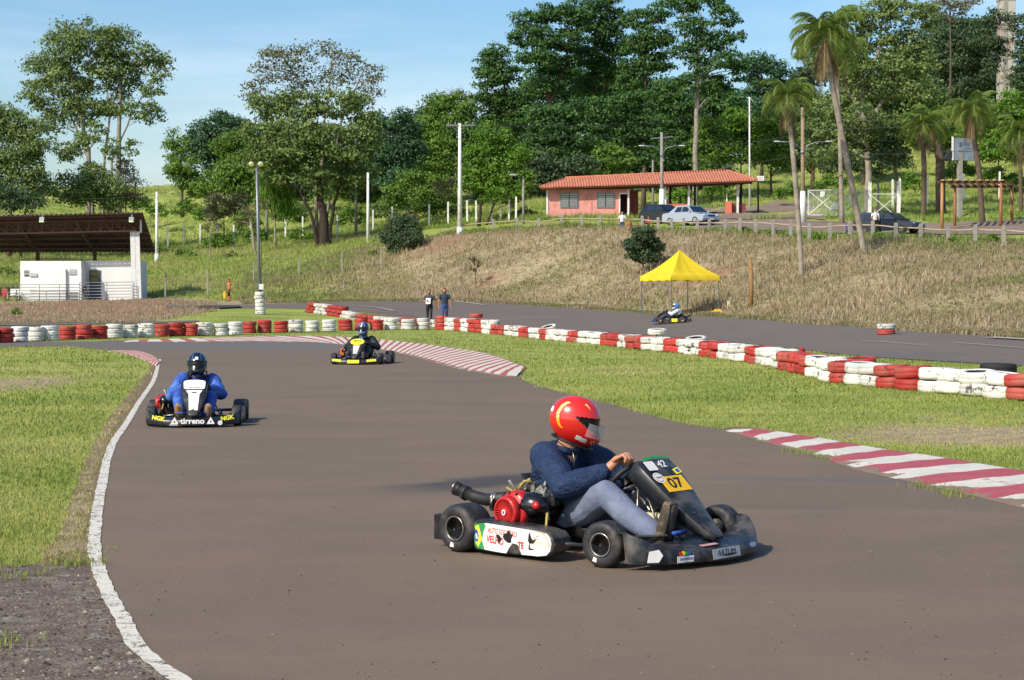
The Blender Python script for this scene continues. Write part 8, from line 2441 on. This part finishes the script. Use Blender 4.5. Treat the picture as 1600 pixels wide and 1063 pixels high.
for i, (px0, Y, bl, m, lb) in enumerate(((1350, 205, [(1320, 110, 40, 28), (1410, 100, 40, 28), (1300, 170, 40, 30), (1360, 150, 48, 36), (1420, 150, 46, 36), (1340, 205, 50, 30), (1410, 200, 44, 30)], L_EUC, 'second olive tree filling in behind the gate eucalyptus'),
      (1270, 215, [(1258, 140, 26, 34), (1262, 190, 30, 34), (1250, 240, 34, 30), (1285, 225, 34, 30)], L_GREY, 'grey green tree filling in behind the leaning palms'),
      (1540, 240, [(1480, 60, 40, 36), (1520, 60, 40, 36), (1500, 120, 46, 36), (1545, 130, 40, 36), (1590, 140, 40, 36), (1450, 150, 40, 34)], L_GREY, 'dim tree filling in behind the pale tower'),
      (450, 240, [(440, 240, 40, 36), (480, 230, 40, 36), (530, 250, 44, 36), (420, 290, 40, 30), (470, 290, 44, 30), (560, 290, 40, 30)], L_GREY, 'dim tree filling in behind the willowy tree'),
      (660, 250, [(640, 220, 36, 30), (668, 196, 30, 30), (650, 262, 40, 30), (716, 262, 40, 34), (600, 290, 36, 26)], L_BLUE, 'bluish tree filling in behind the light green tree'))):
    tree('background_tree', T(px0, Y), bl, m, lb, Y, [st_(.3, .1, (px0, 300), (px0, 180))], BARK, .48, .9, .5, seed=220 + i, group='far background trees')
for i, (px0, py, Y, m, lb) in enumerate(((450, 300, 270, L_GREY, 'far dim trees glimpsed below the willowy crown'), (560, 315, 265, L_MID, 'far green trees low behind the slim white pole'), (800, 290, 245, L_GREY, 'dim far trees behind the bright bushy tree'), (900, 285, 240, L_GREY, 'dim far trees behind the left roof half'), (1000, 280, 240, L_BLUE, 'dim far trees behind the lamp pole'), (1080, 282, 238, L_GREY, 'dim far trees behind the roof hip'), (1330, 200, 260, L_GREY, 'far dim trees glimpsed between the gate boughs'), (1440, 170, 255, L_GREY, 'far dim trees right of the gate eucalyptus'), (1240, 200, 262, L_BLUE, 'far bluish trees behind the leaning palms'))):
    tree('background_tree', T(px0, Y), [(px0 - 40, py, 34, 34), (px0, py - 18, 40, 38), (px0 + 42, py + 2, 36, 34), (px0 - 16, py + 30, 44, 26), (px0 + 30, py + 32, 44, 26)], m, lb, Y, [st_(.25, .1, (px0, py + 50), (px0, py))], BARK, .48, .8, .5, seed=90 + i, group='far background trees')


# ---------------------------------------------------------------- palms
def palm(label, path, Y, crown, reach, nf, r0, r1, seed, dead=8, thick=1.0):
    rr = random.Random(seed)
    base = T(path[0][0], Y)
    root = empty('palm_tree', base, 0, label, 'palm tree', 'palm trees')
    pts = [at(px, py, Y) - base for px, py in path]
    pts[0] = Vector((pts[0].x, pts[0].y, gz(pts[0].x + base.x, base.y) - base.z - .3))
    mb = MB(); fine = []
    for i in range(len(pts) - 1):
        for k in range(6): fine.append(pts[i].lerp(pts[i + 1], k / 6))
    fine.append(pts[-1])
    n = len(fine); rs = [(r0 + (r1 - r0) * i / (n - 1)) * (1 + .05 * (i % 2)) for i in range(n)]; rs[0] *= 1.3
    mb.tube(fine, rs, 12); mb.build('trunk', BARKP if thick < 1.5 else BARK, root)
    c = at(crown[0], crown[1], Y) - base
    R = reach * Y / FPX
    vs = []; fs = []; tint = []
    def frond(vs, fs, tint, az, el, length, droopk, tv_):
        d = Vector((math.cos(az), math.sin(az), 0)); side = Vector((-d.y, d.x, 0))
        prev = None; P_ = []
        x, z, a = 0.0, 0.0, el
        S = 16
        for k in range(S + 1):
            P_.append(c + d * x + Vector((0, 0, z)))
            a -= droopk * (0.35 + 1.4 * k / S) / S
            x += math.cos(a) * length / S; z += math.sin(a) * length / S
        for k in range(1, S):
            t_ = (P_[k + 1] - P_[k - 1]).normalized()
            ll = length * .34 * (math.sin(PI * min(1, .12 + k / S * .9)) ** .7) * rr.uniform(.85, 1.1)
            for q in range(2):
                o = P_[k].lerp(P_[k + 1], q * .5)
                for s in (-1, 1):
                    tip = o + side * s * ll * .62 + t_ * ll * .45 + Vector((0, 0, -ll * rr.uniform(.35, .75)))
                    w_ = t_ * length * .009
                    i0 = len(vs); vs.extend([o - w_, o + w_, o.lerp(tip, .55) + w_ * .8 + Vector((0, 0, ll * .08)), tip]); fs.append((i0, i0 + 1, i0 + 2, i0 + 3)); tint.extend([tv_ + rr.uniform(-.1, .1)] * 4)
        for k in range(S):
            i0 = len(vs); w_ = side * length * .008
            vs.extend([P_[k] - w_, P_[k] + w_, P_[k + 1] + w_, P_[k + 1] - w_]); fs.append((i0, i0 + 1, i0 + 2, i0 + 3)); tint.extend([.75] * 4)
    for k in range(nf):
        az = k * 2.399 + rr.uniform(-.2, .2); u = k / nf
        frond(vs, fs, tint, az, 1.3 - 1.5 * u + rr.uniform(-.12, .12), R * rr.uniform(1.0, 1.35), 1.9 + .9 * u, .35 + .35 * u * rr.random())
    me = np_mesh('crown', np.array([tuple(v) for v in vs]), np.array(fs)); ca = me.attributes.new('tint', 'FLOAT', 'POINT'); ca.data.foreach_set('value', np.clip(np.array(tint), 0, 1).astype(np.float32))
    link('crown', me, L_PALM, root)
    if dead:
        vs, fs, tint = [], [], []
        for k in range(dead):
            frond(vs, fs, tint, k * 2.1 + rr.uniform(-.3, .3), -.55 + rr.uniform(-.3, .2), R * rr.uniform(1.0, 1.55), 1.0, .55)
        vs = [Vector((c.x + (v.x - c.x) * .40, c.y + (v.y - c.y) * .40, v.z - .15)) for v in vs]
        me = np_mesh('dead_frond_skirt', np.array([tuple(v) for v in vs]), np.array(fs)); ca = me.attributes.new('tint', 'FLOAT', 'POINT'); ca.data.foreach_set('value', np.clip(np.array(tint), 0, 1).astype(np.float32))
        link('dead_frond_skirt', me, L_DEADP, root)
    return root


palm('tallest leaning palm with its dead fronds hanging, rooted on the bank', [(1352, 400), (1335, 310), (1316, 215), (1302, 140), (1290, 70)], 98, (1290, 52), 64, 28, .16, .15, 1, 14)
palm('shorter slim palm leaning on the bank in front of the gate lamp pole', [(1254, 415), (1246, 320), (1238, 230), (1231, 160)], 95, (1231, 148), 50, 24, .135, .12, 2, 9)
palm('palm with bushy crown left of the thick dark palm trunk', [(1443, 318), (1444, 260), (1441, 205)], 146, (1441, 196), 42, 26, .22, .18, 3, 6, 2)
palm('thick dark trunked palm with ragged crown beside the billboard', [(1470, 302), (1469, 250), (1460, 200)], 150, (1458, 188), 44, 24, .42, .30, 4, 9, 2)
palm('yellow green palm rising behind the pergola', [(1536, 318), (1530, 270), (1521, 210), (1518, 185)], 132, (1519, 172), 46, 28, .20, .17, 5, 9, 2)
palm('young palm at the far edge of the green hillside', [(1596, 250), (1594, 215)], 150, (1594, 205), 46, 22, .18, .16, 6, 5, 2)
palm('hazy palm crown half behind the tallest leaning palm', [(1316, 330), (1312, 200), (1308, 120)], 140, (1310, 85), 48, 26, .17, .15, 7, 7)
print('leaves', LEAF_TOTAL)
# ---------------------------------------------------------------- sky and sun
SUN_EL = math.radians(40)
sdir = Vector((-0.70, -0.71, 0)).normalized()          # towards the sun, on the ground plane
w = bpy.data.worlds.new('World'); scene.world = w
w.use_nodes = True
nt_ = w.node_tree
bg = nt_.nodes['Background']
sk = nt_.nodes.new('ShaderNodeTexSky')
sk.sky_type = 'NISHITA'; sk.sun_disc = False
sk.sun_elevation = SUN_EL
sk.sun_rotation = math.atan2(sdir.x, sdir.y)
sk.air_density = 1.0; sk.dust_density = 1.6; sk.ozone_density = 1.6
hs_ = nt_.nodes.new('ShaderNodeHueSaturation'); hs_.inputs['Saturation'].default_value = 1.34
nt_.links.new(sk.outputs[0], hs_.inputs['Color'])
# thin veils of cirrus
tc_ = nt_.nodes.new('ShaderNodeTexCoord'); mp_ = nt_.nodes.new('ShaderNodeMapping'); mp_.inputs['Scale'].default_value = (2.2, 2.2, 9.0); mp_.inputs['Rotation'].default_value = (0, .25, 0)
ns_ = nt_.nodes.new('ShaderNodeTexNoise'); ns_.inputs['Scale'].default_value = 1.6; ns_.inputs['Detail'].default_value = 7; ns_.inputs['Roughness'].default_value = .55; ns_.inputs['Distortion'].default_value = .6
mr_ = nt_.nodes.new('ShaderNodeMapRange'); mr_.interpolation_type = 'SMOOTHSTEP'; mr_.inputs[1].default_value = .44; mr_.inputs[2].default_value = .78; mr_.inputs[4].default_value = .38
mi_ = nt_.nodes.new('ShaderNodeMix'); mi_.data_type = 'RGBA'; mi_.inputs[7].default_value = (6.0, 6.6, 7.4, 1)
nt_.links.new(tc_.outputs['Generated'], mp_.inputs[0]); nt_.links.new(mp_.outputs[0], ns_.inputs['Vector']); nt_.links.new(ns_.outputs['Fac'], mr_.inputs[0])
nt_.links.new(mr_.outputs[0], mi_.inputs[0]); nt_.links.new(hs_.outputs[0], mi_.inputs[6]); nt_.links.new(mi_.outputs[2], bg.inputs[0])
bg.inputs[1].default_value = 0.14
sl = bpy.data.lights.new('sun', 'SUN')
sl.energy = 4.3; sl.angle = math.radians(0.5); sl.color = (1.0, 0.93, 0.82)
so = bpy.data.objects.new('sun', sl); COL.objects.link(so)
ld = -(sdir * math.cos(SUN_EL) + Vector((0, 0, math.sin(SUN_EL))))
so.rotation_euler = ld.to_track_quat('-Z', 'Y').to_euler()
so.location = (-20, -20, 40)
scene.view_settings.view_transform = 'Standard'
scene.view_settings.look = 'None'
scene.view_settings.exposure = 0.25
scene.view_settings.gamma = 1.0
scene.render.film_transparent = False
scene.cycles.max_bounces = 6
scene.cycles.transparent_max_bounces = 12
